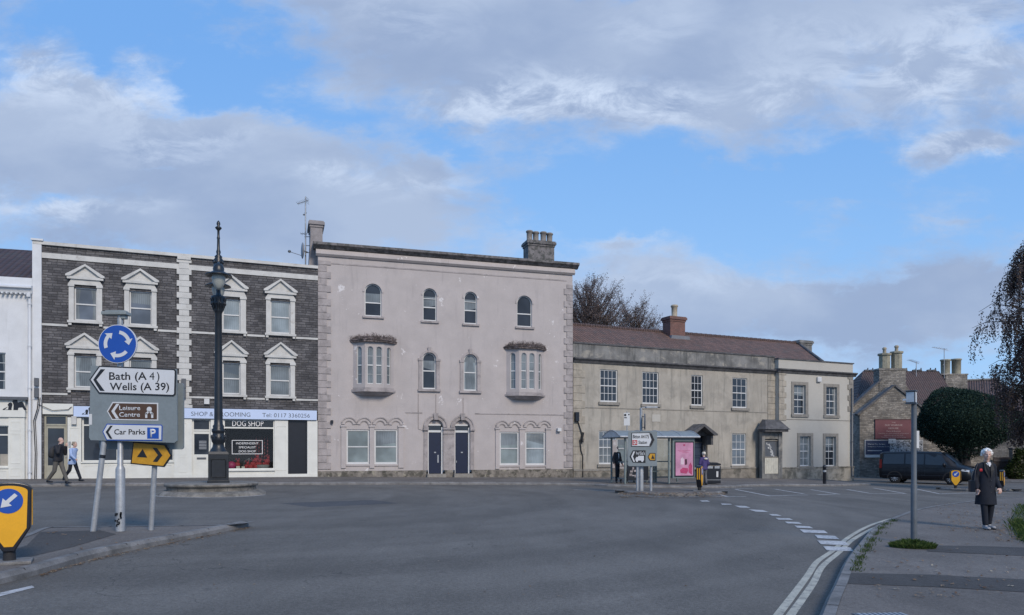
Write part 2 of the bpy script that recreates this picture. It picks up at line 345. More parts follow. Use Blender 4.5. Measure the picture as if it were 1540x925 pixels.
CREAMQ = mat('stained render quoins', (.33, .30, .25), .8, .2, 2, .08, 25, .005, streak=((.14, .14, .13), .5, .7, .7))
CREAMP = mat('blackened parapet render', (.17, .17, .165), .85, .35, 1.2, .1, 25, .006, stain=((.33, .31, .27), 1.8, .52, .66, .8), streak=((.05, .055, .055), .5, .7, .8))
WREND = mat('pale new render', (.43, .415, .375), .75, .05, .8, .03, 25, .003, streak=((.33, .32, .3), .62, .8, .4))
BATH = mat('buff stone trim', (.25, .235, .21), .85, .2, 3, .1, 30, .006, stain=((.12, .12, .11), 3, .5, .7, .6))
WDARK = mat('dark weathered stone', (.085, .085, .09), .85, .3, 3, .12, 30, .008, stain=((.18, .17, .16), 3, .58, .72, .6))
PANT = tiles('clay pantiles', (.09, .055, .042), (.21, .12, .09))
PANTD = tiles('old brown clay tiles', (.07, .048, .045), (.13, .085, .077), .18, .2)
DTILE = tiles('dark red tiles', (.045, .03, .033), (.08, .05, .05), .25, .3)
RUB = masonry('limestone rubble', (.14, .13, .118), (.31, .285, .25), (.17, .16, .14), .34, .13, dist=.09, bump=.035, light=((.42, .39, .34), .66))
BRICKR = masonry('red brick', (.13, .06, .05), (.2, .09, .07), (.16, .14, .13), .22, .075, dist=.004, bump=.006)
POTC = mat('buff clay pot', (.36, .31, .23), .8, .15, 5, .1, 30, .003, stain=((.15, .14, .12), 6, .55, .7, .6))
G_DARK = pane_mat('dark window glass', (.03, .038, .05))
G_BLUE = pane_mat('window glass with blind', (.13, .16, .19), .04)
G_NET = pane_mat('window glass with net curtain', (.16, .185, .20), .12)
G_PALE = pane_mat('window glass with pale curtain', (.24, .285, .31), .08)
G_VEN = pane_mat('window glass with venetian blind', (.19, .23, .235), .16, blind=True)
G_SHOP = clear_glass('shop window glass')
UPVC = mat('white window frame', (.58, .59, .59), .4, .05, 3, .02, 30)
BLACKP = mat('black gloss paint', (.012, .014, .02), .3, .1, 4, .05, 30)
NAVY = mat('dark blue door paint', (.008, .014, .04), .35, .1, 4, .05, 30)
TAN = mat('grey green door paint', (.33, .32, .26), .5, .08, 4, .03, 30)
IRON = mat('painted cast iron', (.012, .016, .022), .38, .2, 6, .1, 40, .002)
GALV = mat('galvanised steel', (.36, .38, .40), .45, .15, 5, .08, 50, metal=.35, stain=((.2, .2, .2), 5, .55, .7, .4))
DGREY = mat('dark grey painted steel', (.09, .1, .115), .5, .1, 4, .05, 40)
RUBBER = mat('rubber', (.02, .02, .022), .8)
# ================================================================ GROUND
def cat(pts, n=6):
    out = []; P_ = [pts[0]]+list(pts)+[pts[-1]]
    for i in range(1, len(P_)-2):
        a, b, c, d = P_[i-1:i+3]
        for k in range(n):
            s = k/n; out.append(.5*((2*b)+(c-a)*s+(2*a-5*b+4*c-d)*s*s+(3*b-a-3*c+d)*s**3))
    out.append(pts[-1]); return out
def offs(pts, w):
    out = []
    for i, p in enumerate(pts):
        d = (pts[min(i+1, len(pts)-1)]-pts[max(i-1, 0)]); d.z = 0; d.normalize(); out.append(p+Vector((d.y, -d.x, 0))*w)
    return out
def drape(name, polys, dz, m, h=0., label=None, kind='structure', parent=None, cat_=None):
    bm = bmesh.new()
    for poly in polys:
        vs = [bm.verts.new((p[0], p[1], 0)) for p in poly]; bm.faces.new(vs)
    bmesh.ops.remove_doubles(bm, verts=bm.verts, dist=1e-4)
    if h: sk = [[v_.co.copy() for v_ in e.verts] for e in bm.edges if e.is_boundary]
    bmesh.ops.triangulate(bm, faces=[f for f in bm.faces if len(f.verts) > 4])
    x0 = min(v_.co.x for v_ in bm.verts); x1 = max(v_.co.x for v_ in bm.verts)
    x = max(-45, math.floor(x0)+1)
    while x < min(x1, 46):
        bmesh.ops.bisect_plane(bm, geom=bm.verts[:]+bm.edges[:]+bm.faces[:], plane_co=(x, 0, 0), plane_no=(1, 0, 0)); x += 1
    for v_ in bm.verts: v_.co.z = gz(v_.co.x)+dz
    bmesh.ops.recalc_face_normals(bm, faces=bm.faces)
    for f in bm.faces:
        if f.normal.z < 0: f.normal_flip()
    if h:
        es = [e for e in bm.edges if e.is_boundary]
        r = bmesh.ops.extrude_edge_only(bm, edges=es)
        for g_ in r['geom']:
            if isinstance(g_, bmesh.types.BMVert): g_.co.z -= h
    me = bpy.data.meshes.new(name); bm.to_mesh(me); bm.free(); me.materials.append(m)
    o = bpy.data.objects.new(name, me); C.objects.link(o); o.parent = parent
    return tag(o, label, cat_, kind=kind)
def strip(a, b): return [[a[i], a[i+1], b[i+1], b[i]] for i in range(len(a)-1)]
V2 = lambda x, y: Vector((x, y, 0))
KH = .11
drape('ground', [[(-400, -60), (400, -60), (400, 900), (-400, 900)]], -.03, mat('bare earth', (.09, .085, .07), .9), label='earth reaching to the horizon')
drape('road', [[(-120, -40), (120, -40), (120, 140), (-120, 140)]], 0, ASPH, label='grey asphalt of the junction')

KJ = mat('dark kerb joint', (.035, .034, .032), .9)
def kerb(a, w, h, inn=None, label=''):
    i1 = offs(a, w*.3) if inn is None else [p.lerp(q, .3) for p, q in zip(a, inn)]; i2 = inn or offs(a, w); n = len(a)
    Z = lambda p, z: (p.x, p.y, gz(p.x)+z)
    m_ = MB(); rows = [[Z(p, -.03) for p in a], [Z(p, h*.55) for p in a], [Z(p, h) for p in i1], [Z(p, h) for p in i2]]
    m_.add([p for r in rows for p in r], [(j*n+i, j*n+i+1, (j+1)*n+i+1, (j+1)*n+i) for j in range(3) for i in range(n-1)])
    m_.build('kerb', KERB, kind='structure', label=label)
    jm = MB(); acc = 0
    for i in range(n-1):
        acc += (a[i+1]-a[i]).length
        if acc < .85: continue
        acc = 0; d = (a[i+1]-a[i]); d.z = 0; d = d.normalized()*.009
        for (p, zp), (q, zq) in (((a[i], h*.5), (i1[i], h)), ((i1[i], h), (i2[i], h))): jm.quad(Z(p-d, zp+.0025), Z(p+d, zp+.0025), Z(q+d, zq+.0025), Z(q-d, zq+.0025))
    jm.build('kerb_joints', KJ, kind='structure', label='dark joints between the kerb stones')
def slab(poly_kerb, rest, name, kw=.13, closed=False, side=1, m=PAVE, h=KH):
    """kerb along poly_kerb (footway on its right when side=1) and the footway inside it"""
    inn = offs(poly_kerb, kw*side)
    kerb(poly_kerb, kw*side, h, label='granite kerb edging the '+name.replace('_', ' '))
    drape(name, [inn+rest], h-.006, m, label=name.replace('_', ' ')+' surface')
    return inn
# near right footway
kr = [G(*p) for p in ((1236, 925), (1253, 889), (1270, 852), (1290, 825), (1314, 798), (1344, 783), (1378, 771), (1425, 762.5), (1493, 754), (1560, 750), (1640, 748))]
kr = [V2(-4.2, -8), V2(-1.2, -1), V2(1.2, 3.6)]+kr
krc = cat(kr, 6); slab(krc, [V2(60, krc[-1].y-1), V2(60, -8)], 'near_footway', .15)
# footway along the buildings
kf = [G(*p) for p in ((-300, 735.5), (-100, 734), (60, 732), (230, 730.5), (450, 729.5), (660, 729), (860, 730), (925, 732.5), (1000, 734), (1095, 734), (1140, 731.5), (1250, 731.5), (1292, 730))]
kf += [kf[-1]+Vector((1.2, 1.2, 0)), kf[-1]+Vector((1.0, 4, 0)), kf[-1]+Vector((-2.5, 14, 0)), kf[-1]+Vector((-9, 30, 0))]
kfc = cat(kf, 5); slab([*kfc], [V2(-60, 80), V2(-70, kfc[0].y)], 'far_footway', .15, side=-1)
# footway by the old stone house
ks = [G(*p) for p in ((1262, 711.5), (1300, 714), (1340, 717.5), (1400, 721), (1470, 724), (1560, 727), (1700, 731))]
ksc = cat(ks, 4); slab(ksc, [V2(90, ksc[-1].y+1), V2(90, 100), V2(ksc[0].x-10, 100)], 'side_footway', .15, side=-1)
def island(pts, name, h=KH, m=PAVE, n=4):
    c = cat(pts+[pts[0]], n)[:-1]
    area = sum(c[i].x*c[(i+1) % len(c)].y-c[(i+1) % len(c)].x*c[i].y for i in range(len(c)))
    if area > 0: c = c[::-1]
    cl = c+[c[0]]; inn = []
    for i, p in enumerate(c):
        d = c[(i+1) % len(c)]-c[i-1]; d.z = 0; d.normalize(); inn.append(p+Vector((d.y, -d.x, 0))*.14)
    kerb(cl, .14, h, inn+[inn[0]], label='kerb stones round the '+name.replace('_', ' '))
    ok = [q for q in inn if min((q.xy-p.xy).length for p in c) > .125]
    drape(name, [ok], h-.006, m, label=name.replace('_', ' ')+' with asphalt top')
isl = [G(*p) for p in ((-60, 895), (0, 879), (58, 864), (140, 840), (211, 825), (281, 811), (345, 798))]+[G(374, 792)]+[G(*p, KH) for p in ((341, 788), (246, 790), (98, 791.6), (60, 794), (28, 806), (-60, 832), (-160, 850))]
island(isl, 'near_traffic_island')
island([G(*p) for p in ((925, 741), (985, 745.5), (1050, 746), (1092, 742.5))]+[G(*p, KH) for p in ((1085, 738.5), (1040, 737), (980, 736.5), (935, 737.5))], 'middle_traffic_island')
island([G(*p) for p in ((1408, 736), (1470, 739.5), (1530, 738.5))]+[G(*p, KH) for p in ((1527, 735.5), (1470, 732.5), (1415, 733))], 'far_traffic_island')
# footway repair patches, near right
def gp(pts, dz=KH): return [G(x, y, dz) for x, y in pts]
drape('footway_patch', [gp([(1275, 861), (1400, 864), (1540, 871), (1600, 874), (1600, 896), (1540, 890), (1400, 882), (1262, 877)]),
                        gp([(1392, 820), (1470, 821), (1600, 825), (1600, 838), (1500, 834), (1395, 829)])], KH-.002, PAVE2, label='darker asphalt repair strips in the footway')
drape('island_patch', [gp([(60, 800), (150, 797), (175, 803), (110, 822), (40, 838), (10, 846), (-20, 838), (40, 820)])], KH-.002, PAVE2, label='darker asphalt trench repair on the island')

# painted lines
def ribbon(px, w, dz=.004):
    p = cat([G(*q) for q in px], 5); return strip(offs(p, -w/2), offs(p, w/2))
yl = ribbon([(1168.6, 927), (1212.5, 869), (1229, 845), (1253, 828), (1276.6, 808), (1307, 791), (1337, 781), (1370, 773.2), (1425, 764.6), (1493, 755.8), (1560, 751.6)], .085)
yl2 = ribbon([(1188, 927), (1222, 879), (1237, 852), (1263, 830), (1283, 811.5), (1314, 794.5), (1344, 784), (1374, 774.3)], .085)
drape('double_yellow_line', yl, .004, YLINE, label='outer faded yellow line beside the kerb'); drape('double_yellow_line', yl2, .004, YLINE, label='inner faded yellow line beside the kerb')
gw = []
def ZQ(x, y): return G(1020+x/2.9615, 700+y/2.9615)
for q in (((95, 157), (130, 157), (142, 162), (105, 162)), ((190, 171), (232, 172), (240, 176), (196, 176)), ((250, 180), (300, 182), (322, 190), (275, 189)), ((312, 197), (375, 200), (405, 209), (345, 207)),
          ((403, 218), (440, 219), (462, 227), (418, 225)), ((433, 235), (495, 237), (512, 244), (446, 243)), ((475, 252), (535, 254), (552, 262), (488, 260)), ((518, 269), (585, 273), (602, 282), (530, 279)),
          ((540, 287), (650, 291), (667, 304), (560, 301)), ((608, 311), (698, 316), (718, 331), (622, 326)), ((618, 335), (742, 340), (762, 358), (636, 353)), ((645, 361), (768, 368), (781, 384), (662, 381))):
    gw.append([ZQ(*p) for p in q])
for i, q in enumerate(gw): pass
drape('give_way_line', gw, .009, LINE, label='white broken give way bars across the junction')
def ln(pts, w=.13): return strip(*(lambda p: (offs(p, -w/2), offs(p, w/2)))([G(*q) for q in pts]))
Z6 = lambda *pp: [(1020+x/2.9615, 700+y/2.9615) for x, y in pp]
hl = []
for seg in ([(0, 139), (150, 140), (302, 138)], [(170, 127), (215, 138)], [(255, 107), (410, 137)], [(410, 136), (500, 133), (580, 132)], [(430, 106), (560, 127)], [(590, 108), (720, 129)],
            [(620, 131), (700, 128)], [(750, 107), (850, 124)], [(870, 101), (1010, 125)], [(850, 126), (1020, 126)], [(1050, 103), (1165, 127)], [(1165, 127), (1300, 123), (1420, 121)], [(1420, 121), (1560, 122)],
            [(255, 105), (330, 104)], [(185, 104), (225, 106)]):
    hl += ln(Z6(*seg), .12)
hl += ln([(862, 736.5), (908, 738)], .12); hl += ln([(975, 746.5), (1021, 748)], .12)
drape('hatched_lines', hl, .005, LINE, label='thin white hatching before the far buildings')
drape('island_line', [[G(*p) for p in ((-30, 899), (48, 881), (52, 884), (-30, 905))]], .004, LINE, label='thick white line at the near island')
# gutter dirt and patches on the road: a darker channel strip along the right kerb
drape('gutter_strip', strip(offs(krc[8:60], -.22), offs(krc[8:60], -.01)), .003, ground_mat('dirty gutter asphalt', (.075, .07, .064), (.11, .104, .096), .5, 4), label='dirty channel beside the near kerb')
# patches of newer asphalt
drape('road_patch', [gp([(420, 757), (560, 752), (600, 757), (470, 763)], 0)], .003, ground_mat('newer asphalt', (.07, .071, .075), (.082, .083, .088), .4, 2), label='darker repair patches in the road')
# pale chip marks where paint remained round the lamp plinth
pc = G(320, 748); PLC = Vector(((319-CX)/F*(pc.y+1.5), pc.y+1.5, 0))
ring = [PLC+Vector((math.cos(a)*1.66, math.sin(a)*1.66, 0)) for a in [math.pi+math.pi*i/24 for i in range(25)]]
ring2 = [PLC+Vector((math.cos(a)*1.75, math.sin(a)*1.75, 0)) for a in [math.pi+math.pi*i/24 for i in range(25)]]
drape('plinth_line', strip(ring, ring2), .004, LINE, label='white line painted round the lamp plinth')

# drain cover at the bottom of the view
dc = empty('drain_cover', G(1337, 930, KH), R(4), 'ribbed grey metal drain cover set in the near footway', 'drain cover')
b = MB(); b.box(-.24, .24, -.2, .2, -.02, .006); b.build('frame', DGREY, dc)
b = MB()
for i in range(9): b.box(-.21+i*.05, -.185+i*.05, -.17, .17, .006, .014)
b.build('grating', GALV, dc)
# ================================================================ BUILDING HELPERS
def wall(mb, u0, u1, z0, z1, ops=(), rev=.15, y=0., sill=True):
    ops = [tuple(o)+(False,)*(5-len(o)) for o in ops]
    xs = sorted({u0, u1} | {q for o in ops for q in o[:2] if u0 < q < u1}); zs = sorted({z0, z1} | {q for o in ops for q in o[2:4] if z0 < q < z1})
    for i in range(len(xs)-1):
        for j in range(len(zs)-1):
            cx, cz = (xs[i]+xs[i+1])/2, (zs[j]+zs[j+1])/2
            if any(o[0] < cx < o[1] and o[2] < cz < o[3] for o in ops): continue
            mb.quad((xs[i], y, zs[j]), (xs[i+1], y, zs[j]), (xs[i+1], y, zs[j+1]), (xs[i], y, zs[j+1]))
    for a, b, c, d, arch in ops:
        r = arch if isinstance(arch, float) else ((b-a)/2 if arch else 0); h = d-r
        mb.quad((a, y, c), (a, y, h), (a, y+rev, h), (a, y+rev, c)); mb.quad((b, y, c), (b, y+rev, c), (b, y+rev, h), (b, y, h)); mb.quad((a, y, c), (a, y+rev, c), (b, y+rev, c), (b, y, c))
        if r:
            m_ = (a+b)/2; R_ = (b-a)/2
            ar = [(m_-R_*math.cos(math.pi*k/12), h+r*math.sin(math.pi*k/12)) for k in range(13)]
            for k in range(12):
                p, q = ar[k], ar[k+1]
                mb.quad((p[0], y, p[1]), (q[0], y, q[1]), (q[0], y, d), (p[0], y, d)); mb.quad((p[0], y, p[1]), (p[0], y+rev, p[1]), (q[0], y+rev, q[1]), (q[0], y, q[1]))
        else: mb.quad((a, y, d), (b, y, d), (b, y+rev, d), (a, y+rev, d))
def shell(mb, u0, u1, z0, z1, dep, y=0., top=True):
    mb.quad((u0, y, z0), (u0, y, z1), (u0, dep, z1), (u0, dep, z0)); mb.quad((u1, y, z0), (u1, dep, z0), (u1, dep, z1), (u1, y, z1)); mb.quad((u0, dep, z0), (u0, dep, z1), (u1, dep, z1), (u1, dep, z0))
    if top: mb.quad((u0, y, z1), (u1, y, z1), (u1, dep, z1), (u0, dep, z1))
def outline(a, b, c, d, r, k=12):
    if not r: return [(a, c), (b, c), (b, d), (a, d)]
    m_ = (a+b)/2; h = d-r; R_ = (b-a)/2
    return [(a, c), (b, c)]+[(m_+R_*math.cos(math.pi*i/k), h+r*math.sin(math.pi*i/k)) for i in range(k+1)]
rw = random.Random(12)
def window(root, rect, y, cols=1, rows=1, arch=False, fm=None, pm=None, fw=.05, mid=True, name='window', bar=.022, rail=.5, parent=None, label=None, dress=True):
    a, b, c, d = rect; r = (arch if isinstance(arch, float) else (b-a)/2) if arch else 0
    o1 = outline(a, b, c, d, r); o2 = outline(a+fw, b-fw, c+fw*1.3, d-fw, max(r-fw, .01) if r else 0)
    mb = MB(); n = len(o1)
    for i in range(n):
        j = (i+1) % n; mb.prism([o1[i], o1[j], o2[j], o2[i]], y, y+.06)
    zm = c+(d-c)*rail
    if mid: mb.box(a+fw*.9, b-fw*.9, y-.004, y+.055, zm-.028, zm+.028)
    def top_at(x):
        if not r: return d-fw
        m_ = (a+b)/2; q = 1-((x-m_)/((b-a)/2))**2; return d-r+r*math.sqrt(max(q, 0))-fw
    for i in range(1, cols):
        x = a+fw+(b-a-2*fw)*i/cols; mb.box(x-bar/2, x+bar/2, y+.012, y+.045, c+fw, top_at(x))
    for (lo, hi) in (((c+fw, zm), (zm, d-fw)) if mid else ((c+fw, d-fw),)):
        for k in range(1, rows):
            z = lo+(hi-lo)*k/rows; dx = 0
            if r and z > d-r: dx = (b-a)/2*(1-math.sqrt(max(0, 1-((z-(d-r))/r)**2)))
            mb.box(a+fw*.8+dx, b-fw*.8-dx, y+.014, y+.043, z-bar/2, z+bar/2)
    f = mb.build(name, fm or UPVC, parent or root, label=label)
    p = MB(); p.add([(x, y+.03, z) for x, z in outline(a+fw*.7, b-fw*.7, c+fw*.7, d-fw*.7, max(r-fw*.7, .01) if r else 0)], [tuple(range(4 if not r else 15))]); p.build('pane', pm or G_DARK, f)
    if dress and rw.random() < .55 and (b-a) > .45:
        k_ = rw.random(); i0, i1_ = a+fw*1.05, b-fw*1.05; top_ = d-fw*1.1-r; q_ = MB(); yy = y+.0285
        if k_ < .45: q_.quad((i0, yy, top_-(top_-c)*rw.uniform(.2, .5)), (i1_, yy, top_-(top_-c)*.35), (i1_, yy, top_), (i0, yy, top_)); q_.build('blind', G_BLUE if pm is G_NET else G_NET, f)
        else:
            w5 = (i1_-i0)*rw.uniform(.16, .3); q_.quad((i0, yy, c+fw*1.3), (i0+w5*.8, yy, c+fw*1.3), (i0+w5*.5, yy, (c+top_)/2), (i0+w5, yy, top_), (i0, yy, top_)); q_.quad((i1_-w5*.7, yy, c+fw*1.3), (i1_, yy, c+fw*1.3), (i1_, yy, top_), (i1_-w5, yy, top_), (i1_-w5*.5, yy, (c+top_)/2)); q_.build('curtain', G_PALE if pm is G_NET else G_NET, f)
    return f
def quoins(mb, u0, w1, w2, z0, z1, h, side=1, pr=.03, y=0., both=False, gap=.018):
    z = z0; k = 0
    while z < z1-.05:
        w = (w1, w2)[k % 2]; zt = min(z+h, z1)-gap
        a, b = (u0, u0+w*side) if not both else (u0-w/2, u0+w/2)
        mb.box(min(a, b), max(a, b), y-pr, y+.02, z, zt); z += h; k += 1
def pots(parent, pts, r, h, m, n=16):
    for x, y, z in pts:
        MB().lathe([(r*1.05, 0), (r*1.05, .06), (r*.9, .08), (r*.95, h*.8), (r*1.18, h*.84), (r*1.18, h*.93), (r*.95, h), (r*.8, h), (r*.75, h*.6)], (x, y, z), n).build('chimney_pot', m, parent)
def pipe(mb, x, y, z0, z1, r=.045):
    mb.tube([(x, y, z1), (x, y, z0+.12), (x, y-.1, z0+.02)], r, 10)
    z = z0+.5
    while z < z1: mb.tube([(x, y, z), (x, y, z+.07)], r*1.35, 10); z += 1.8
def arc_band(mb, cx, cz, r0, r1, y0, y1, a0=0, a1=180, n=16):
    for i in range(n):
        p, q = R(a0+(a1-a0)*i/n), R(a0+(a1-a0)*(i+1)/n)
        mb.prism([(cx+r0*math.cos(p), cz+r0*math.sin(p)), (cx+r1*math.cos(p), cz+r1*math.sin(p)), (cx+r1*math.cos(q), cz+r1*math.sin(q)), (cx+r0*math.cos(q), cz+r0*math.sin(q))], y0, y1)
def cornice(mb, u0, u1, prof, ends=True):     # prof: list of (y, z) outermost to wall, extruded along x
    n = len(prof); v_ = [(u0, y, z) for y, z in prof]+[(u1, y, z) for y, z in prof]
    mb.add(v_, [tuple(range(n)), tuple(range(2*n-1, n-1, -1))]+[(i, (i+1) % n, (i+1) % n+n, i+n) for i in range(n)])

# ================================================================ DARK STONE TERRACE (two houses)
F1 = Fac(50, 31.8, 478, 36.2)
ZB = -.25
zt = F1.z(65, 368.5); zcop = F1.z(65, 363.5)          # stone top / coping top
UL = F1.u(50); UM = F1.u(277); UR = F1.u(478)
z_s1 = F1.z(65, 486.5); z_s2 = F1.z(65, 591); z_f0, z_f1 = F1.z(65, 388), F1.z(65, 380)
z_fas0, z_fas1 = F1.z(300, 629.5), F1.z(300, 614.5)
def stone_house(u0, u1, wins, shop_ops, label, panes):
    root = F1.root('terraced_house', label, 'house', 'dark stone terraced houses with shops below')
    ops = []
    for (x0, x1, y0, y1, ap, pb, so0, so1) in wins: ops.append(F1.rect(x0, x1, y0, y1))
    b = MB(); wall(b, u0, u1, z_fas1-.05, zt, ops, .16); shell(b, u0, u1, ZB, zt, 9)
    wall(b, u0, u1, ZB, z_fas1-.05, shop_ops, .22, .02); b.build('wall', STONE, root)
    for w, op, pm in zip(wins, ops, panes):
        x0, x1, y0, y1, ap, pb, so0, so1 = w
        f = window(root, (op[0], op[1], op[2], op[3]), .09, 1, 1, fw=.055, pm=pm)
        a, c = F1.u(so0), F1.u(so1); mid = (a+c)/2; za = F1.z((so0+so1)/2, ap); zp = F1.z((so0+so1)/2, pb)
        s = MB(); e = .02; zh = op[3]
        s.box(a+.03, op[0]+.0, -.07, .0, op[2]-.02, zh-.0); s.box(op[1], c-.03, -.07, 0., op[2]-.02, zh)
        s.box(a, op[0]+.02, -.11, 0., zh, zh+.09); s.box(op[1]-.02, c, -.11, 0., zh, zh+.09)      # capitals
        s.prism([(a+.0, zh+.092), (c-.0, zh+.092), (c-.13, zp-.13), (a+.13, zp-.13)], -.085, 0.)      # flared frieze
        s.box(a-.03, c+.03, -.16, 0., zp-.13, zp-.02)                                        # cornice bed
        s.prism([(a+.02, zp-.018), (c-.02, zp-.018), (mid, za-.11)], -.08, 0.)                 # tympanum
        for sgn, xe in ((1, a-.08), (-1, c+.08)):
            s.prism([(xe, zp-.02), (xe, zp+.05), (mid, za), (mid, za-.1), (xe+sgn*.16, zp-.018)], -.2, -.0)
        s.box(a-.02, c+.02, -.13, 0., op[2]-.12, op[2]-.02)                                  # sill
        for q in (a+.02, c-.14): s.box(q, q+.12, -.1, 0., op[2]-.23, op[2]-.122)
        s.box(a+.03, op[0], -.07, 0., op[2]-.021, op[2]-.02)
        s.build('window_surround', WHITE, f)
    ed = sorted([(F1.u(w[6]), F1.u(w[7])) for w in wins[:2]])
    for zc, hh in ((z_s1, .085), (z_s2, .075)):
        lo = u0+.0
        for a, c in ed: MB().box(lo, a-.02, -.05, 0., zc-hh, zc+.01).build('string_course', WHITE, root); lo = c+.02
        MB().box(lo, u1, -.05, 0., zc-hh, zc+.01).build('string_course', WHITE, root)
    MB().box(u0, u1, -.04, 0., z_f0, z_f1).build('frieze_band', WHITE, root)
    MB().box(u0, u1, -.1, .4, zt+.002, zcop).build('coping', WHITE, root)
    return root
wl = [(111.5, 146, 432.5, 482.5, 398.5, 417, 102.5, 155), (194.5, 228.5, 438, 489, 405, 423, 186, 236.7),
      (111.5, 146, 535, 583, 501, 520.5, 101.5, 154), (194.5, 228.5, 541, 588.5, 506.5, 526, 186, 236.7)]
wr = [(334.5, 361.5, 449.5, 497.5, 414.5, 433.5, 325, 371), (406.5, 436.5, 452.5, 501.5, 420.5, 439, 399, 444.5),
      (334.5, 361.5, 545.6, 593, 512, 532, 325, 371), (405.5, 436.5, 549, 595.5, 515, 534.5, 399, 444.5)]
G_GREY = pane_mat('window glass with grey blind', (.12, .145, .18), .0)
doorL = F1.rect(66, 101, 624, 720); doorL = (doorL[0], doorL[1], ZB, doorL[3])
shopL = F1.rect(123, 262, 627, 694)
gr = lambda x0, x1, y0, y1: F1.rect(x0, x1, y0, y1)
doorR = gr(289, 317, 629.5, 719); doorR = (doorR[0], doorR[1], ZB, doorR[3])
shopR = gr(336, 413, 631, 706); doorD = gr(433, 462, 630, 719); doorD = (doorD[0], doorD[1], ZB, doorD[3])
hL = stone_house(UL, UM, wl, [doorL, shopL], 'dark stone house with grey blinds upstairs, nearer the white corner downpipe', [G_GREY, G_GREY, G_NET, G_NET])
hR = stone_house(UM+.001, UR, wr, [doorR, shopR, doorD], 'dark stone house behind the iron lamp, pet shop window and black side door below', [G_PALE, G_PALE, G_NET, G_NET])
# white pier at the left end and toothed quoins between the two
b = MB(); b.box(UL-.02, F1.u(63), -.09, 0., z_s2-.3, zcop-.0); b.box(UL-.06, F1.u(66), -.16, 0., zcop+.001, zcop+.08); b.build('pier', WHITE2, hL)
b = MB(); b.box(UL-.02, F1.u(62.5), -.07, 0.02, ZB, z_s2-.302); b.build('lower_pier', WHITE2, hL)
b = MB(); uq = F1.u(277); b.box(uq-.2, uq+.2, -.05, 0., z_fas1+.15, zt-.02); quoins(b, uq, .62, .42, z_fas1+.2, zt-.1, .27, both=True, pr=.075); b.box(uq-.35, uq+.35, -.1, 0., z_fas1+.02, z_fas1+.16)
b.box(uq-.28, uq+.28, -.12, 0, zt-.12, zt-.002); b.build('quoins', WHITE, hR)

def panel(mb, u0, u1, z0, z1, y, t=.025):
    for a, c, d, e in ((u0, u1, z0, z0+t), (u0, u1, z1-t, z1), (u0, u0+t, z0+t, z1-t), (u1-t, u1, z0+t, z1-t)): mb.box(a, c, y-.012, y, d, e)
# left shopfront
zg = ZB+.0
def door(root, rect, y, m, glass=None, zt=None, name='door', fm=None, label=None, transom_pm=None):
    a, b_, c, d = rect; t = .07; fr = MB(); zt = zt or d
    fr.box(a, a+t, y, y+.08, c, d); fr.box(b_-t, b_, y, y+.08, c, d); fr.box(a+t, b_-t, y, y+.08, d-t, d)
    if zt < d: fr.box(a+t, b_-t, y, y+.08, zt, zt+.07)
    dd = MB()
    if glass:
        g0, g1, g2, g3 = glass
        dd.box(a+t, g0, y+.03, y+.07, c, zt); dd.box(g1, b_-t, y+.03, y+.07, c, zt); dd.box(g0, g1, y+.03, y+.07, c, g2); dd.box(g0, g1, y+.03, y+.07, g3, zt)
    else: dd.box(a+t, b_-t, y+.03, y+.07, c, zt)
    o = dd.build(name, m, root, label=label); fr.build('door_frame', fm or UPVC, o)
    if glass: MB().quad((g0, y+.05, g2), (g1, y+.05, g2), (g1, y+.05, g3), (g0, y+.05, g3)).build('pane', G_DARK, o)
    if zt < d: MB().quad((a+t, y+.04, zt+.07), (b_-t, y+.04, zt+.07), (b_-t, y+.04, d-t), (a+t, y+.04, d-t)).build('transom_pane', transom_pm or G_DARK, o)
    return o
z641 = F1.z(83, 640); g = F1.rect(71, 95.5, 644, 690)
dl = door(hL, doorL, .1, TAN, (g[0], g[1], F1.z(83, 700), g[3]), z641, fm=TAN)
MB().box(g[1]+.06, g[1]+.1, .06, .13, .95, 1.1).build('handle', GALV, dl)
ZP0 = F1.z(110, 722)
b = MB(); a0, a1 = F1.u(102), F1.u(122.5); zu = F1.z(120, 628)
b.box(UL+.35, F1.u(110), -.03, .02, F1.z(80, 623), z_s2-.45)                     # render band over the door
b.box(a0, a1, -.06, .02, ZB, zu); panel(b, a0+.08, a1-.08, .3, 1.0, -.06); panel(b, a0+.08, a1-.08, 1.1, zu-.45, -.06)
b.box(a1, F1.u(262), -.04, .02, ZB, shopL[2]-.06); b.box(a1-.02, F1.u(262), -.1, .02, shopL[2]-.06, shopL[2])
for i in range(4):
    q0 = a1+.1+(F1.u(262)-a1-.1)*i/4; panel(b, q0, q0+(F1.u(262)-a1-.1)/4-.1, .0, shopL[2]-.16, -.04)
p0, p1 = F1.u(262), F1.u(288)
b.box(p0, p1, -.08, .02, ZB, z_fas0-.02); panel(b, p0+.2, p1-.2, .25, .95, -.08); panel(b, p0+.2, p1-.2, 1.05, z_fas0-.2, -.08); b.box(p0-.03, p1+.03, -.11, .0, ZB, .16)
b.build('shopfront', SHOPW, hL)
b = MB(); zr = F1.z(190, 640); x0, x1, z0, z1 = shopL; y = .06
for a, c, d, e in ((x0, x1, z0, z0+.06), (x0, x1, z1-.06, z1), (x0, x0+.07, z0+.06, z1-.06), (x1-.07, x1, z0+.06, z1-.06), (x0+.07, x1-.07, zr-.03, zr+.03), (x0+1.35, x0+1.41, z0+.06, zr-.03), (x0+2.75, x0+2.81, z0+.06, zr-.03)): b.box(a, c, y, y+.07, d, e)
f = b.build('shop_window', SHOPW, hL); MB().quad((x0+.05, y+.035, z0+.05), (x1-.05, y+.035, z0+.05), (x1-.05, y+.035, z1-.05), (x0+.05, y+.035, z1-.05)).build('pane', G_DARK, f)
MB().box(UL+.5, F1.u(122), -.09, -.03, 0, 0).build if False else None
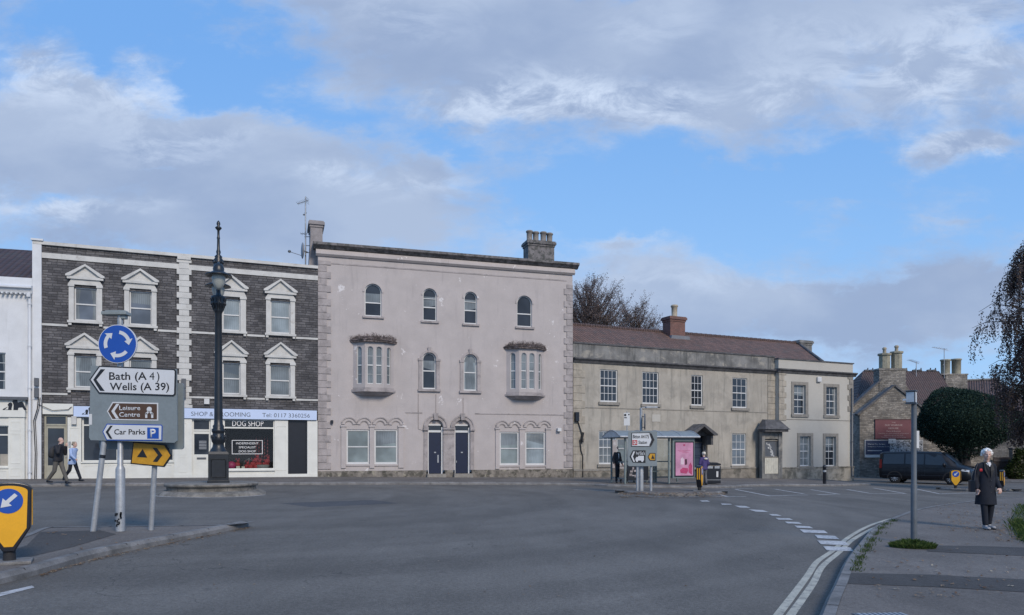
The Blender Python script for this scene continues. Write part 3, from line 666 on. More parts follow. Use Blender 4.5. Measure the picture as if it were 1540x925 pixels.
# right shopfront
b = MB(); q = F1.u(317); q2 = shopR[0]; zz = shopR[2]
b.box(q, q2, -.06, .02, ZB, z_fas0-.02); panel(b, q+.1, q2-.1, .3, z_fas0-.3, -.06)
b.box(p1, doorR[0], -.06, .02, ZB, z_fas0-.02)
b.box(q2, shopR[1], -.04, .02, ZB, zz-.07); b.box(q2-.02, shopR[1]+.02, -.12, .02, zz-.07, zz)
c0, c1 = shopR[1], doorD[0]; b.box(c0, c1, -.06, .02, ZB, z_fas0-.02); panel(b, c0+.08, c1-.08, .3, z_fas0-.3, -.06)
b.box(doorD[1], UR-.02, -.06, .02, ZB, z_fas0-.02); b.box(p1, UR-.02, -.075, -.06, ZB, .12)
b.build('shopfront', SHOPW, hR)
g = F1.rect(292, 314, 652.5, 683.5)
dr = door(hR, doorR, .06, SHOPW, g, F1.z(303, 648), fm=SHOPW)
MB().box((g[0]+g[1])/2-.2, (g[0]+g[1])/2+.2, .075, .088, F1.z(303, 691), F1.z(303, 688)).build('letterbox', DGREY, dr)
PWH = mat('white lettering', (.75, .75, .75), .5, .0)
b = MB(); 
for i in range(6): b.box(g[1]-.42, g[1]-.1, .1, .104, g[2]+.25+i*.07, g[2]+.28+i*.07)
b.build('opening_hours', mat('dim white vinyl', (.3, .32, .35), .5), dr)
door(hR, doorD, .02, BLACKP, None, None, 'side_door', BLACKP)
# display window with the goods behind the glass
x0, x1, z0, z1 = shopR; zr = F1.z(374, 643.5); b = MB(); y = .0
for a, c, d, e in ((x0, x1, z0, z0+.05), (x0, x1, z1-.04, z1), (x0, x0+.06, z0+.05, z1-.04), (x1-.06, x1, z0+.05, z1-.04), (x0+.06, x1-.06, zr-.035, zr+.035)): b.box(a, c, y, y+.07, d, e)
f = b.build('shop_window', SHOPW, hR); MB().quad((x0+.05, y+.035, z0+.04), (x1-.05, y+.035, z0+.04), (x1-.05, y+.035, z1-.03), (x0+.05, y+.035, z1-.03)).build('pane', G_SHOP, f)
MB().box(x0+.06, x1-.06, y+.05, y+.06, zr+.036, z1-.04).build('dark_fanlight_panel', BLACKP, f)
zl = F1.z(374, 641); text('DOG SHOP', F1.u(373), zl, F1.u(397)-F1.u(350), .26, y+.03, PWH, f, align='C')
g = F1.rect(348.7, 395, 662, 683); b = MB()
for a, c, d, e in ((g[0], g[1], g[2], g[2]+.025), (g[0], g[1], g[3]-.025, g[3]), (g[0], g[0]+.025, g[2]+.025, g[3]-.025), (g[1]-.025, g[1], g[2]+.025, g[3]-.025)): b.box(a, c, y+.02, y+.032, d, e)
b.build('sign_border', PWH, f)
hh = (g[3]-g[2])
for i, (s_, w_) in enumerate((('INDEPENDENT', 1.0), ('SPECIALIST', .76), ('DOG SHOP', .76))): text(s_, (g[0]+g[1])/2, g[3]-hh*(.3+i*.285), w_, hh*.15, y+.03, PWH, f, align='C')
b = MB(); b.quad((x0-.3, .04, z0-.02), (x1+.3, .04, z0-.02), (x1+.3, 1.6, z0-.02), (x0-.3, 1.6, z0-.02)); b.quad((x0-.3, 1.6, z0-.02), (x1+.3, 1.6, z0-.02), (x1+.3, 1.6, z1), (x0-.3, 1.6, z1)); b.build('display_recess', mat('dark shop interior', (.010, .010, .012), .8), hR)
REDM = mat('red felt', (.35, .03, .04), .7); PINKM = mat('magenta plastic', (.35, .03, .12), .5); GREYM = mat('grey basket', (.2, .2, .21), .7, .2, 20); CARD = mat('white card', (.6, .58, .52), .7)
def local(o, root): o.parent = None; o.matrix_world = Matrix.Translation(root.location) @ Matrix.Rotation(root.rotation_euler.z, 4, 'Z') @ Matrix.Translation(o.location); return o
def prop(name, mb, m, x, y, z, label, cat_, group=None, root=hR):
    o = mb.build(name, m); o.location = (x, y, z); local(o, root); return tag(o, label, cat_, group)
zf = z0-.018; w_ = x1-x0
prop('dog_bed', MB().lathe([(.25, 0), (.33, .06), (.34, .2), (.28, .24), (.24, .1), (.0, .08)], n=18), GREYM, x1-.55, .5, zf, 'grey oval dog bed on the shop window floor', 'dog bed')
prop('pet_cushion', MB().ball((0, 0, .2), (.22, .18, .2)), PINKM, x0+.35, .45, zf, 'magenta pet cushion low in the shop window', 'cushion')
for i, (dx, dz, s_) in enumerate(((.75, 0, .16), (.98, 0, .14))):
    prop('gift_box', MB().box(-s_/2, s_/2, -.08, .08, 0, s_*1.1), CARD, x0+dx-.1, .3+.1*i, zf, ('larger' if i == 0 else 'smaller')+' white gift box low in the shop window', 'box')
for i, (dx, dz) in enumerate(((1.2, .0), (1.45, .05), (1.75, .0))):
    b = MB(); b.ball((0, 0, .12), (.13, .1, .12)); b.ball((.06, 0, .26), (.06, .05, .09)); prop('toy_reindeer', b, REDM, x0+dx, .35, zf, ('red soft toy next to the gift boxes', 'red soft toy in the middle of the window floor', 'red soft toy next to the grey dog bed')[i], 'soft toy')
for i, (dx, dy, dz) in enumerate(((1.05, .6, .0), (1.32, .62, .12), (1.6, .6, .1), (1.88, .55, .05), (.62, .7, .1), (1.5, .75, .3), (2.0, .8, .25))):
    b = MB(); b.ball((0, 0, .13), (.14, .1, .13)); b.ball((.04, -.02, .3), (.07, .06, .08)); b.ball((-.05, 0, .4), (.025, .02, .05)); b.ball((.08, 0, .4), (.025, .02, .05))
    if dz > .15: b.lathe([(.1, -dz), (.1, .02)], n=10)
    prop('toy_reindeer', b, REDM, x0+dx, dy, zf+dz, 'red soft toy heaped at the back of the pet shop window', 'soft toy', 'red soft toys heaped in the pet shop window')
b = MB()
for k in range(5):
    for i in range(7): b.ball((k*.13-.3, (k % 2)*.1, 1.35-i*.17-(k % 3)*.07), (.035, .03, .05), 8, 5)
    b.tube([(k*.13-.3, (k % 2)*.1, 1.5), (k*.13-.3, (k % 2)*.1, .2)], .006, 5)
prop('hanging_garland', b, mat('dull red beads', (.22, .05, .06), .6, .3, 12), x1-.5, .8, zf+.1, 'strings of red dog toys hanging at the right of the shop window', 'garland')
b = MB(); b.tube([(0, 0, 0), (0, 0, .55)], .03, 8); b.tube([(-.25, 0, .1), (-.2, 0, .4), (0, 0, .52), (.2, 0, .4), (.25, 0, .1)], .015, 6); prop('display_stand', b, GREYM, x0+1.15, .8, zf, 'pale hooped display stand behind the red toys', 'stand')

# fascia sign across both shops
SIGNB = mat('pale blue sign board', (.50, .60, .80), .4, .03, 1)
SLET = mat('grey sign lettering', (.08, .10, .13), .5, .0)
sr = F1.root('shop_sign', 'long pale blue pet shop fascia with dogs and phone number', 'shop sign')
b = MB(); s0, s1 = F1.u(110.5, -.15), F1.u(476.5, -.15); b.box(s0, s1, -.15, -.082, z_fas0, z_fas1); b.build('board', SIGNB, sr)
hc = (z_fas1-z_fas0); zl = z_fas0+hc*.24
text('DOG  SHOP & GROOMING', F1.u(378, -.15), zl, 4.15, hc*.44, -.151, SLET, sr, align='R' if False else 'L') if False else None
a0, a1 = F1.u(287.5, -.15), F1.u(376.5, -.15); text('SHOP & GROOMING', a0, zl, a1-a0, hc*.44, -.151, SLET, sr)
a2 = F1.u(274, -.15); text('DOG', a2-1.0, zl, 1.02, hc*.44, -.151, SLET, sr)
a0, a1 = F1.u(394.5, -.15), F1.u(466, -.15); text('Tel: 0117 3360256', a0, zl, a1-a0, hc*.42, -.151, SLET, sr)
def dogs(parent, x, z, s, y, m):
    b = MB()
    def P(pts): b.prism([(x+px*s, z+pz*s) for px, pz in pts], y-.006, y)
    P([(0, 0), (.1, .02), (.28, .03), (.3, .22), (.25, .3), (.33, .42), (.42, .45), (.5, .38), (.5, .28), (.46, .1), (.46, 0)])
    P([(.1, .02), (.0, 0), (.02, .06), (.28, .2)])
    P([(.55, 0), (.56, .3), (.5, .5), (.55, .62), (.66, .66), (.76, .58), (.78, .45), (1.0, .52), (1.08, .4), (1.15, .2), (1.25, .02), (1.12, 0), (1.02, .16), (.82, .14), (.78, 0)])
    b.build('dog_emblem', m, parent)
dogs(sr, F1.u(123, -.15), z_fas0+.1, .5, -.151, BLACKP)

# wall bits on the stone houses
def wallbox(fac, root_, name, px0, px1, py0, py1, y0, y1, m, label, cat_, y=0., bev=.01):
    a, c, d, e = fac.rect(px0, px1, py0, py1, y); o = MB().box(-(c-a)/2, (c-a)/2, y1, y0, 0, e-d).build(name, m, bev=bev); o.location = ((a+c)/2, 0, d)
    local(o, root_); return tag(o, label, cat_)
for k, (x0_, x1_, y0_, y1_, lab) in enumerate(((53, 59.5, 569, 581, 'black meter box on the left white pier, upper of two'), (53, 59.5, 584, 598, 'dark cable box on the left white pier, lower of two'),
                           (273, 280, 570, 584, 'black box on the toothed quoins, upper of two'), (273, 280, 586, 599, 'black box on the toothed quoins, lower of two'))):
    wallbox(F1, hL, 'junction_box', x0_, x1_, y0_, y1_, -.09, -.24, DGREY, lab, 'junction box')
wallbox(F1, hL, 'alarm_box', 108.5, 116, 626, 638.5, -.06, -.2, WHITE, 'white alarm box between tan door and shop window', 'alarm box')
wallbox(F1, hR, 'alarm_box', 307, 315, 600, 608, -.0, -.12, UPVC, 'small white alarm box on dark stone above the pet shop door', 'alarm box')
wallbox(F1, hL, 'entry_panel', 103.5, 107, 664, 673, -.06, -.09, GALV, 'small metal intercom panel right of the tan door', 'intercom')
b = MB(); ux, zx = F1.uz(59, 598); pts = [(ux, -.13, zx), (ux-.05, -.13, zx-.5), (ux-.18, -.13, zx-1.), (ux-.12, -.13, zx-2.4), (ux-.15, -.13, ZB)]
b.tube(pts, .02, 6); b.tube([(p[0]+.06, p[1], p[2]) for p in pts], .015, 6); b.tube([(ux, -.12, zx-.3), (ux+.5, -.1, zx-.55), (ux+1.1, -.08, zx-.5), (F1.u(108), -.06, F1.z(108, 612))], .014, 6)
o = b.build('cable_run', RUBBER); local(o, hL); tag(o, 'black cables drooping from the pier down beside the white downpipe', 'cable')

# ================================================================ WHITE HOUSE at the left edge
F0 = Fac(-160, 30.4, 49, 31.78)
r0 = F0.root('terraced_house', 'white rendered house with dentil cornice at the left edge', 'house')
ua, ub = 0, F0.L-.02; zpar = F0.z(25, 417); zco = F0.z(25, 434); zdn = F0.z(25, 441)
w1 = F0.rect(-22, 8.5, 530, 587); sw = F0.rect(-60, 14, 640, 702.5); w2 = F0.rect(-110, -80, 528, 586)
b = MB(); wall(b, ua, ub, F0.z(25, 602), zpar, [w1, w2], .15); shell(b, ua, ub, ZB, zpar, 8); wall(b, ua, ub, ZB, F0.z(25, 602), [sw], .15); b.build('wall', WHITE2, r0)
window(r0, w1, .08, 2, 2, pm=G_DARK); window(r0, w2, .08, 2, 2, pm=G_DARK)
b = MB(); cornice(b, ua, ub+.05, [(-.3, zco), (-.3, zco+.06), (-.2, zco+.12), (0, zco+.14), (0, zdn), (-.12, zdn), (-.2, zco-.02)]); x = ua
while x < ub: b.box(x, x+.07, -.24, -.0, zdn-.07, zdn-.002); x += .17
b.build('cornice', WHITE2, r0)
b = MB(); zr0 = zpar-.05; b.quad((ua, .35, zr0), (ub-.15, .35, zr0), (ub-.15, 4.5, zr0+2.3), (ua, 4.5, zr0+2.3)); b.quad((ua, 8, zr0), (ub-.15, 8, zr0), (ub-.15, 4.5, zr0+2.3), (ua, 4.5, zr0+2.3)); b.build('roof', DTILE, r0)
b = MB(); zc_ = F0.z(20, 601); zl0 = F0.z(20, 627.5); xs_ = F0.u(41, -.3)
b.box(ua, xs_-.12, -.2, 0., zl0, zc_-.02); b.box(F0.u(14.5), xs_-.15, -.14, 0, ZB, zl0-.002); panel(b, F0.u(17.5), xs_-.3, F0.z(27, 697), F0.z(27, 652), -.14); panel(b, F0.u(17.5), xs_-.3, F0.z(27, 648), F0.z(27, 634), -.14); panel(b, F0.u(17.5), xs_-.3, F0.z(27, 716), F0.z(27, 704), -.14)
b.box(ua, F0.u(14.5), -.1, 0, ZB, sw[2]-.06); b.box(ua, F0.u(15), -.15, 0, sw[2]-.06, sw[2]); panel(b, F0.u(-55), F0.u(12), .0, sw[2]-.15, -.1); b.box(ua, sw[0], -.1, 0, sw[2], zl0-.002); b.box(sw[0], F0.u(14.5), -.1, 0, sw[3], zl0-.002)
b.build('shopfront', SHOPW, r0)
b = MB(); b.prism([(ua, zc_-.02), (xs_, zc_-.02), (xs_, zc_+.1), (ua, zc_+.1)], -.36, -.0); b.build('canopy', DGREY, r0)
b = MB(); x0, x1, z0, z1 = sw; zr = F0.z(5, 654)
for a, c, d, e in ((x0, x1, z0, z0+.05), (x0, x1, z1-.05, z1), (x0, x0+.05, z0+.05, z1-.05), (x1-.05, x1, z0+.05, z1-.05), (x0+.05, x1-.05, zr-.03, zr+.03)): b.box(a, c, 0, .07, d, e)
f = b.build('shop_window', SHOPW, r0); MB().quad((x0+.04, .035, z0+.04), (x1-.04, .035, z0+.04), (x1-.04, .035, z1-.04), (x0+.04, .035, z1-.04)).build('pane', G_DARK, f)
MB().box(x0+.05, x1-.05, .02, .03, z0+.05, z0+.55).build('lower_screen', CREAM, f)
dogs(r0, F0.u(4, -.2), F0.z(16, 617), .72, -.201, BLACKP)
b = MB(); pipe(b, F0.u(46), -.12, ZB, F0.z(46, 447), .06); b.box(F0.u(43), F0.u(49)-.02, -.26, -.02, F0.z(46, 448), F0.z(46, 442)); b.build('downpipe', WHITE2, r0)
# neighbour chimney/roof continuation is out of view

# ================================================================ PINK HOUSE
F2 = Fac(478.2, 36.25, 861, 40.3)
r2 = F2.root('stucco_house', 'tall three storey faded pink stucco house with arched windows and two oriels', 'house')
L2 = F2.L; zpt = F2.z(478, 382); zc1 = F2.z(480, 366); zplin = F2.z(560, 708)
U2 = lambda *a: F2.rect(*a)
top = [U2(548.5, 573.8, 427, 475.5), U2(636, 656.5, 434, 482.5), U2(698, 717.3, 439, 487), U2(777.5, 800, 445, 491.5)]
mid = [U2(635.5, 655.5, 530.5, 585), U2(697.5, 717, 533, 587.5)]
gl = [U2(521, 555.5, 646, 698), U2(563, 598, 646, 698), U2(751.5, 780.5, 649.5, 699.5), U2(790, 820, 649.5, 699.5)]
zdoor = F2.z(655, 712.5)
dd = [U2(643.8, 666, 631, 712), U2(684, 706.5, 631.5, 712)]
dd = [(a, b_, zdoor, d) for a, b_, c, d in dd]
z3 = F2.z(620, 619.8)
b = MB(); wall(b, 0, L2, zplin, zpt, [o+(True,) for o in top+mid]+[o+(False,) for o in gl]+[o+(True,) for o in dd], .17); shell(b, 0, L2, zplin, zpt, 9); b.build('wall', PINK, r2)
for o, pm, ro in zip(top, (G_DARK, G_DARK, G_DARK, G_DARK), (1, 1, 1, 1)): 
    f = window(r2, o, .08, 1, 1, True, fw=.045, pm=pm, rail=.42); MB().box(o[0]-.1, o[1]+.12, -.09, 0, o[2]-.11, o[2]-.01).build('sill', PINKQ, f)
    s = MB(); arc_band(s, (o[0]+o[1])/2, o[3]-(o[1]-o[0])/2, (o[1]-o[0])/2+.01, (o[1]-o[0])/2+.1, -.035, 0.); s.build('arch_moulding', PINK, f)
    if o is not top[0] and o is not top[3]: MB().box(o[0]+.05, o[1]-.05, .07, .1, o[2]+(o[3]-o[2])*.68, o[2]+(o[3]-o[2])*.68+.03).build('glazing_bar', UPVC, f)
for o, pm in zip(mid, (G_DARK, G_NET)):
    f = window(r2, o, .08, 1, 1, True, fw=.05, pm=pm); s = MB(); hw = (o[1]-o[0])/2; cx = (o[0]+o[1])/2; cz = o[3]-hw
    arc_band(s, cx, cz, hw+.02, hw+.13, -.05, 0.)
    for sg in (-1, 1):
        e = sorted((cx+sg*(hw+.02), cx+sg*(hw+.2))); s.box(e[0], e[1], -.05, 0, o[2], cz-.08); s.box(e[0]-.03, e[1]+.03, -.08, 0, cz-.078, cz+.04)
    s.prism([(cx-.06, cz+hw+.0), (cx+.06, cz+hw), (cx+.09, cz+hw+.28), (cx-.09, cz+hw+.28)], -.09, -.051)
    s.box(o[0]-.24, o[1]+.24, -.12, 0, o[2]-.13, o[2]-.01); s.build('window_surround', PINKQ, f)
for i, (o, pm) in enumerate(zip(gl, (G_PALE, G_PALE, G_VEN, G_PALE))): window(r2, o, .05, 1, 1, False, fw=.075, pm=(G_VEN if i != 3 else G_PALE))
for (p0, p1), (q0, q1), (w0, w1), cols in (((513, 520), (555.8, 562.8), (599, 607), (gl[0], gl[1])), ((745, 751), (781, 789.5), (820.6, 828.5), (gl[2], gl[3]))):
    s = MB(); s2 = MB(); a0, a1 = F2.u(p0), F2.u(p1); b0, b1 = F2.u(q0), F2.u(q1); c0, c1 = F2.u(w0), F2.u(w1); zi = cols[0][3]+.22; zb = cols[0][2]-.2
    for e0, e1 in ((a0, a1), (b0, b1), (c0, c1)): s.box(e0, e1, -.06, 0, zb, zi-.09); s.box(e0-.03, e1+.03, -.1, 0, zi-.09, zi)
    for e0, e1 in ((a0, b0+.1), (b1-.1, c1)):        # each pair: two round arches side by side
        hw = (e1-e0)/4
        for k in (1, 3):
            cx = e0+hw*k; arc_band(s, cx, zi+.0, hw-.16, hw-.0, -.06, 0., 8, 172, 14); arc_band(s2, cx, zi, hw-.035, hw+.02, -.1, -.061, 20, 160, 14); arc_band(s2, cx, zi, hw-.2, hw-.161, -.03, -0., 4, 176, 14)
    for o in cols: s.box(o[0]-.02, o[1]+.02, -.05, 0, o[2]-.09, o[2]-.0)
    so_ = s.build('window_surround', PINK, r2); s2.build('moulding_shadow_lines', PINKQ, so_)  # thin arcs in the darker quoin colour paint in the mouldings' shadow gaps
# doors with arched surround
for i, o in enumerate(dd):
    cx = (o[0]+o[1])/2; hw = (o[1]-o[0])/2; zh = F2.z(655, 648.5); zf_ = F2.z(655, 640)
    d_ = MB(); d_.box(o[0]+.05, o[1]-.09, .12, .16, zdoor+.02, zh-.06); do = d_.build('door', NAVY, r2)
    s = MB(); s.box(o[0]-.0, o[0]+.05, .09, .15, zdoor, o[3]-hw); s.box(o[1]-.07, o[1], .07, .15, zdoor, o[3]-hw); s.box(o[0]+.05, o[1]-.09, .08, .15, zh-.06, zh+.05); s.box(o[0]+.04, o[1]-.09, .09, .15, zf_, zf_+.07); s.build('door_frame', UPVC, do)
    MB().quad((o[0]+.05, .12, zh+.05), (o[1]-.09, .12, zh+.05), (o[1]-.09, .12, zf_), (o[0]+.05, .12, zf_)).build('fanlight', G_DARK, do)
    s = MB(); s.add([(x, .13, z) for x, z in outline(o[0]+.02, o[1]-.02, zf_+.06, o[3]-.03, hw-.1)], [tuple(range(15))]); s.build('tympanum', PINK, do)
    s = MB(); s.box(cx-.05, cx+.05, .1, .12, 1.25, 1.31); s.box(cx+.12 if i == 0 else cx-.3, cx+.19 if i == 0 else cx-.27, .1, .12, .75, 1.15 if i == 0 else .85); s.build('knocker', GALV, do)
    MB().box(o[0]-.1, o[1]+.1, -.35, .18, zplin-.45, zdoor-.003).build('step', BATH, r2)
s = MB(); zi = F2.z(655, 646)
for o in dd:
    cx = (o[0]+o[1])/2; hw = (o[1]-o[0])/2; cz = o[3]-hw; arc_band(s, cx, cz, hw+.02, hw+.2, -.06, 0.); arc_band(s, cx, cz, hw+.17, hw+.24, -.1, -.061)
    s.prism([(cx-.09, cz+hw-.02), (cx+.09, cz+hw-.02), (cx+.13, cz+hw+.33), (cx-.13, cz+hw+.33)], -.15, -.101)
s.box(dd[0][1]+.04, dd[1][0]-.04, -.05, 0, zplin, zi); s.box(dd[0][1]+.0, dd[1][0]-.0, -.12, 0, zi, zi+.1); s.box(dd[0][1]+.03, dd[1][0]-.03, -.09, 0, zi-.22, zi-.17)
for e0, e1 in ((dd[0][0]-.22, dd[0][0]-.04), (dd[1][1]+.04, dd[1][1]+.22)): s.box(e0, e1, -.05, 0, zplin, zi-.05); s.box(e0-.04, e1+.04, -.14, 0, zi-.05, zi+.12)
s.build('door_surround', PINKQ, r2)
# quoins, string, cornice, plinth
s = MB(); quoins(s, 0, .62, .42, zplin+.1, zpt-.3, .335, 1, .045); s.build('quoins', PINKQ, r2)
s = MB(); quoins(s, L2, .5, .34, zplin+.1, zpt-.6, .335, -1, .045); s.build('quoins', PINKQ, r2)
for q in ((F2.u(610), dd[0][0]-.3, -.025, 0, z3-.05, z3), (dd[1][1]+.28, L2-.5, -.025, 0, z3-.05, z3), (.4, L2-.35, -.02, 0, F2.z(498, 397), F2.z(498, 395))): MB().box(*q).build('string_course', PINKQ, r2)
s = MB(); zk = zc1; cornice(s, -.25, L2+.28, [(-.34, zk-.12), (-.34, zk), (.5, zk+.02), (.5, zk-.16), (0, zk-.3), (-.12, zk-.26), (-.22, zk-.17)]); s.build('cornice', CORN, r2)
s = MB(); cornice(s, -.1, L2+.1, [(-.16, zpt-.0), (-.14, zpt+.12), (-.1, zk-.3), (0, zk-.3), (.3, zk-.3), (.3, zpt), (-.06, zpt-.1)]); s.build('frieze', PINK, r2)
b = MB(); b.box(-.25, L2+.25, .3, 9, zk-.02, zk+.012); b.build('roof', DGREY, r2)
s = MB(); lo = 0
for o in dd: s.box(lo, o[0]-.1, -.06, .1, ZB-.3, zplin); lo = o[1]+.1
s.box(lo, L2, -.06, .1, ZB-.3, zplin)
s.build('plinth', PLINTH, r2)
# oriels
def oriel(px, pyc, tops):
    (x0, x1) = px; a, c = F2.u(x0), F2.u(x1); w = c-a; zr1, zr0, zb1, zb0 = tops; p = .46; k = w*.27
    A = [(a, 0), (a+k, -p), (c-k, -p), (c, 0)]
    def scaled(e): return [(a-e, 0), (a+k-e*.5, -p-e), (c-k+e*.5, -p-e), (c+e, 0)]
    root_o = MB(); root_o.hprism(scaled(.1), zb0+.12, zb1); root_o.hprism(scaled(.02), zb1+.001, zb1+.1)
    v1, v2 = scaled(.04), [(a+.2, 0), (a+k+.05, -.25), (c-k-.05, -.25), (c-.2, 0)]
    vs = [(x, y, zb0+.12) for x, y in v1]+[(x, y, zb0-.05) for x, y in v2]; root_o.add(vs, [(0, 1, 5, 4), (1, 2, 6, 5), (2, 3, 7, 6), (4, 5, 6, 7)])
    body = MB(); zw0, zw1 = zb1+.28, zr0-.22
    # faces with arched openings
    faces = [(A[0], A[1], 1), (A[1], A[2], 2), (A[2], A[3], 1)]
    wins = []
    for (P_, Q_, n) in faces:
        P3, Q3 = Vector((*P_, 0)), Vector((*Q_, 0)); Lf = (Q3-P3).length; e = (Q3-P3)/Lf; nn = Vector((-e.y, e.x, 0))
        ww = .24; cs = [Lf/2] if n == 1 else [Lf*.27, Lf*.73]
        t_ = MB(); wall(t_, 0, Lf, zb1+.1, zr0, [(q-ww/2-.03, q+ww/2+.03, zw0, zw1, True) for q in cs], .1)
        M = lambda p, P3=P3, e=e, nn=nn: tuple(P3+e*p[0]+nn*p[1]+Vector((0, 0, p[2])))
        body.add([M(p) for p in t_.v], t_.f)
        wins.append((M, [(q-ww/2-.03, q+ww/2+.03, zw0, zw1) for q in cs]))
    o_ = body.build('oriel', PINK, r2); root_o.build('oriel_base', PINKQ, o_)
    for M, rs in wins:
        for rc in rs:
            f = window(None, rc, .05, 1, 2, True, fw=.026, pm=G_NET, bar=.014, parent=o_, dress=False)
            for ob in [f]+kids(f):
                for v_ in ob.data.vertices: v_.co = M(v_.co)
    # mossy tiled cap
    rf = MB(); rf.hprism(scaled(.16), zr0, zr0+.08); B0, B1 = scaled(.2), scaled(-.12)
    vs = [(x, y, zr0+.082) for x, y in B0]+[(x, min(y, -.05) if i in (1, 2) else 0, zr1) for i, (x, y) in enumerate(B1)]; rf.add([(x, y, z if i < 4 else zr0+.1+(zr1-zr0)*.35) for i, (x, y, z) in enumerate(vs)], [(0, 1, 5, 4), (1, 2, 6, 5), (2, 3, 7, 6), (4, 5, 6, 7)])
    rn = random.Random(int(x0))
    def dab(n_, col_w, leafy):
        for i in range(n_):
            tt = rn.random(); f_ = rn.random()
            q0 = Vector((a-.18+(w+.36)*tt, 0)).to_3d() if False else None
            # point along the sloping cap
            s_ = rn.choice((0, 1, 1, 2)); pa, pb = Vector((*B0[s_], 0)), Vector((*B0[s_+1], 0)); qa, qb = Vector(vs[4+s_]), Vector(vs[5+s_]); qa.z = qb.z = 0
            l = pa.lerp(pb, tt); h_ = qa.lerp(qb, tt); p_ = l.lerp(h_, f_**1.5); p_.z = zr0+.08+(zr1-zr0-.08)*(f_**1.5)
            h9 = rn.uniform(.05, .22); rf.tube([p_, p_+Vector((rn.uniform(-.06, .06), rn.uniform(-.04, .02), h9*.6)), p_+Vector((rn.uniform(-.14, .14), rn.uniform(-.08, .05), h9))], [.012, .009, .004], 4)
    zr1 = zr0+.1+(zr1-zr0)*.35; vs = [(x, y, z if i < 4 else zr1) for i, (x, y, z) in enumerate(vs)]; dab(230, 0, False)
    rf.build('oriel_roof', mat('mossy oriel roof', (.11, .09, .085), .9, .4, 9, .2, 40, .01, stain=((.24, .2, .2), 9, .5, .6, .8)), o_)
oriel((531, 592), 0, (F2.z(562, 497, -.3), F2.z(562, 515, -.3), F2.z(562, 586, -.3), F2.z(562, 593, -.3)))
oriel((761.5, 817.5), 0, (F2.z(789, 511, -.3), F2.z(789, 525, -.3), F2.z(789, 593, -.3), F2.z(789, 599, -.3)))
# chimneys
def chim(root, fac, px0, px1, py0, py1, y, dep, m, cap=.08, z0=None):
    a, c = fac.u(px0, y), fac.u(px1, y); z1 = fac.z((px0+px1)/2, py0, y); zb = z0 if z0 is not None else fac.z((px0+px1)/2, py1, y)
    b = MB(); b.box(a+.06, c-.06, y, y+dep, zb, z1-.32); b.box(a+.02, c-.02, y-.04, y+dep+.04, z1-.32, z1-.2); b.box(a-.04, c+.04, y-.1, y+dep+.1, z1-.2, z1-.06); b.box(a-.0, c+.0, y-.06, y+dep+.06, z1-.06, z1)
    return b, (a, c, z1)
b, q = chim(r2, F2, 465, 487, 332, 400, .5, 1.5, None, z0=zk-1.2)
b.add([(-.42, .48, zk-1.2), (q[0]+.07, .48, zk-1.2), (q[0]+.07, .48, zk+.6), (-.42, 1.9, zk-1.2), (q[0]+.07, 1.9, zk-1.2), (q[0]+.07, 1.9, zk+.6)], [(0, 1, 2), (3, 5, 4), (0, 2, 5, 3), (1, 4, 5, 2)])
ch1 = b.build('chimney', mat('grey rendered chimney', (.27, .25, .25), .85, .2, 2, .08, 25, .005, stain=((.12, .12, .12), 2, .5, .7, .5)), r2)
yk = 3.2; b, q = chim(r2, F2, 793, 835, 362, 396, yk, .9, None, z0=zk-.3)
ch2 = b.build('chimney', CORN, r2, label='wide soot stained chimney carrying four pots')
zp = q[2]; zph = F2.z(815, 346.5, yk)-zp
pots(ch2, [(q[0]+.22+(q[1]-q[0]-.44)*i/3, yk+.25+.12*(i % 2), zp-.01) for i in range(4)], .18, zph, mat('sooty buff pots', (.23, .21, .19), .85, .2, 5, .1, 30, .003, stain=((.09, .09, .09), 5, .5, .65, .6)))
# aerial and dish on the chimney
am = at(459.5, 383, 37.2); e = empty('tv_aerial', am, 0, 'tall thin television aerial mast strapped to the grey chimney', 'aerial')
hA = (383-296)/F*37.2; b = MB(); b.tube([(0, 0, -.5), (0, 0, hA)], .035, 8); b.build('mast', GALV, e)
b = MB(); b.tube([(-.42, .0, hA-.35), (.12, .1, hA-.15)], .02, 6)
for i in range(8): b.tube([(-.4+i*.065, -.25, hA-.34+i*.024), (-.4+i*.065, .25, hA-.34+i*.024)], .007, 4)
for i in range(4): b.tube([(.08, -.3, hA-.32+.08*i), (.1, .3, hA-.3+.08*i)], .007, 4)
b.build('yagi_array', GALV, e)
b = MB(); b.tube([(-.25, 0, hA*.36), (.1, 0, hA*.36)], .014, 5)
for i in range(3): b.tube([(-.2+i*.1, -.2, hA*.36), (-.2+i*.1, .2, hA*.36)], .007, 4)
for zz in (.1, .45, .9): b.tube([(-.05, 0, zz), (.3, 0, zz)], .018, 6)
b.box(-.12, -.04, -.03, .03, hA*.68, hA*.68+.06); b.tube([(-.05, 0, hA*.72), (.06, 0, hA*.72)], .02, 6); b.build('bracket', DGREY, e)
dsh = at(455, 377, 36.9); e = empty('satellite_dish', dsh, R(-68), 'grey satellite dish edge on beside the grey chimney', 'satellite dish')
b = MB(); b.ball((0, 0, 0), (.36, .07, .4), 18, 12); b.build('dish', mat('grey dish', (.22, .23, .25), .5), e)
b = MB(); b.tube([(0, -.05, -.25), (0, -.6, -.12)], .015, 6); b.ball((0, -.63, -.1), (.06, .08, .07)); b.tube([(0, .05, -.0), (0, .25, -.05)], .03, 6); b.build('feed_arm', DGREY, e)
wallbox(F2, r2, 'security_light', 497, 501, 632, 637, 0, -.16, BLACKP, 'small black lamp on the pink wall by the left quoins', 'wall lamp')
wallbox(F2, r2, 'security_camera', 837, 842.5, 644, 649, 0, -.2, UPVC, 'small white camera on the pink wall by the right quoins', 'camera')
b = MB(); x_, z_ = F2.u(629), F2.z(629, 592); zA = F2.z(629, 645)
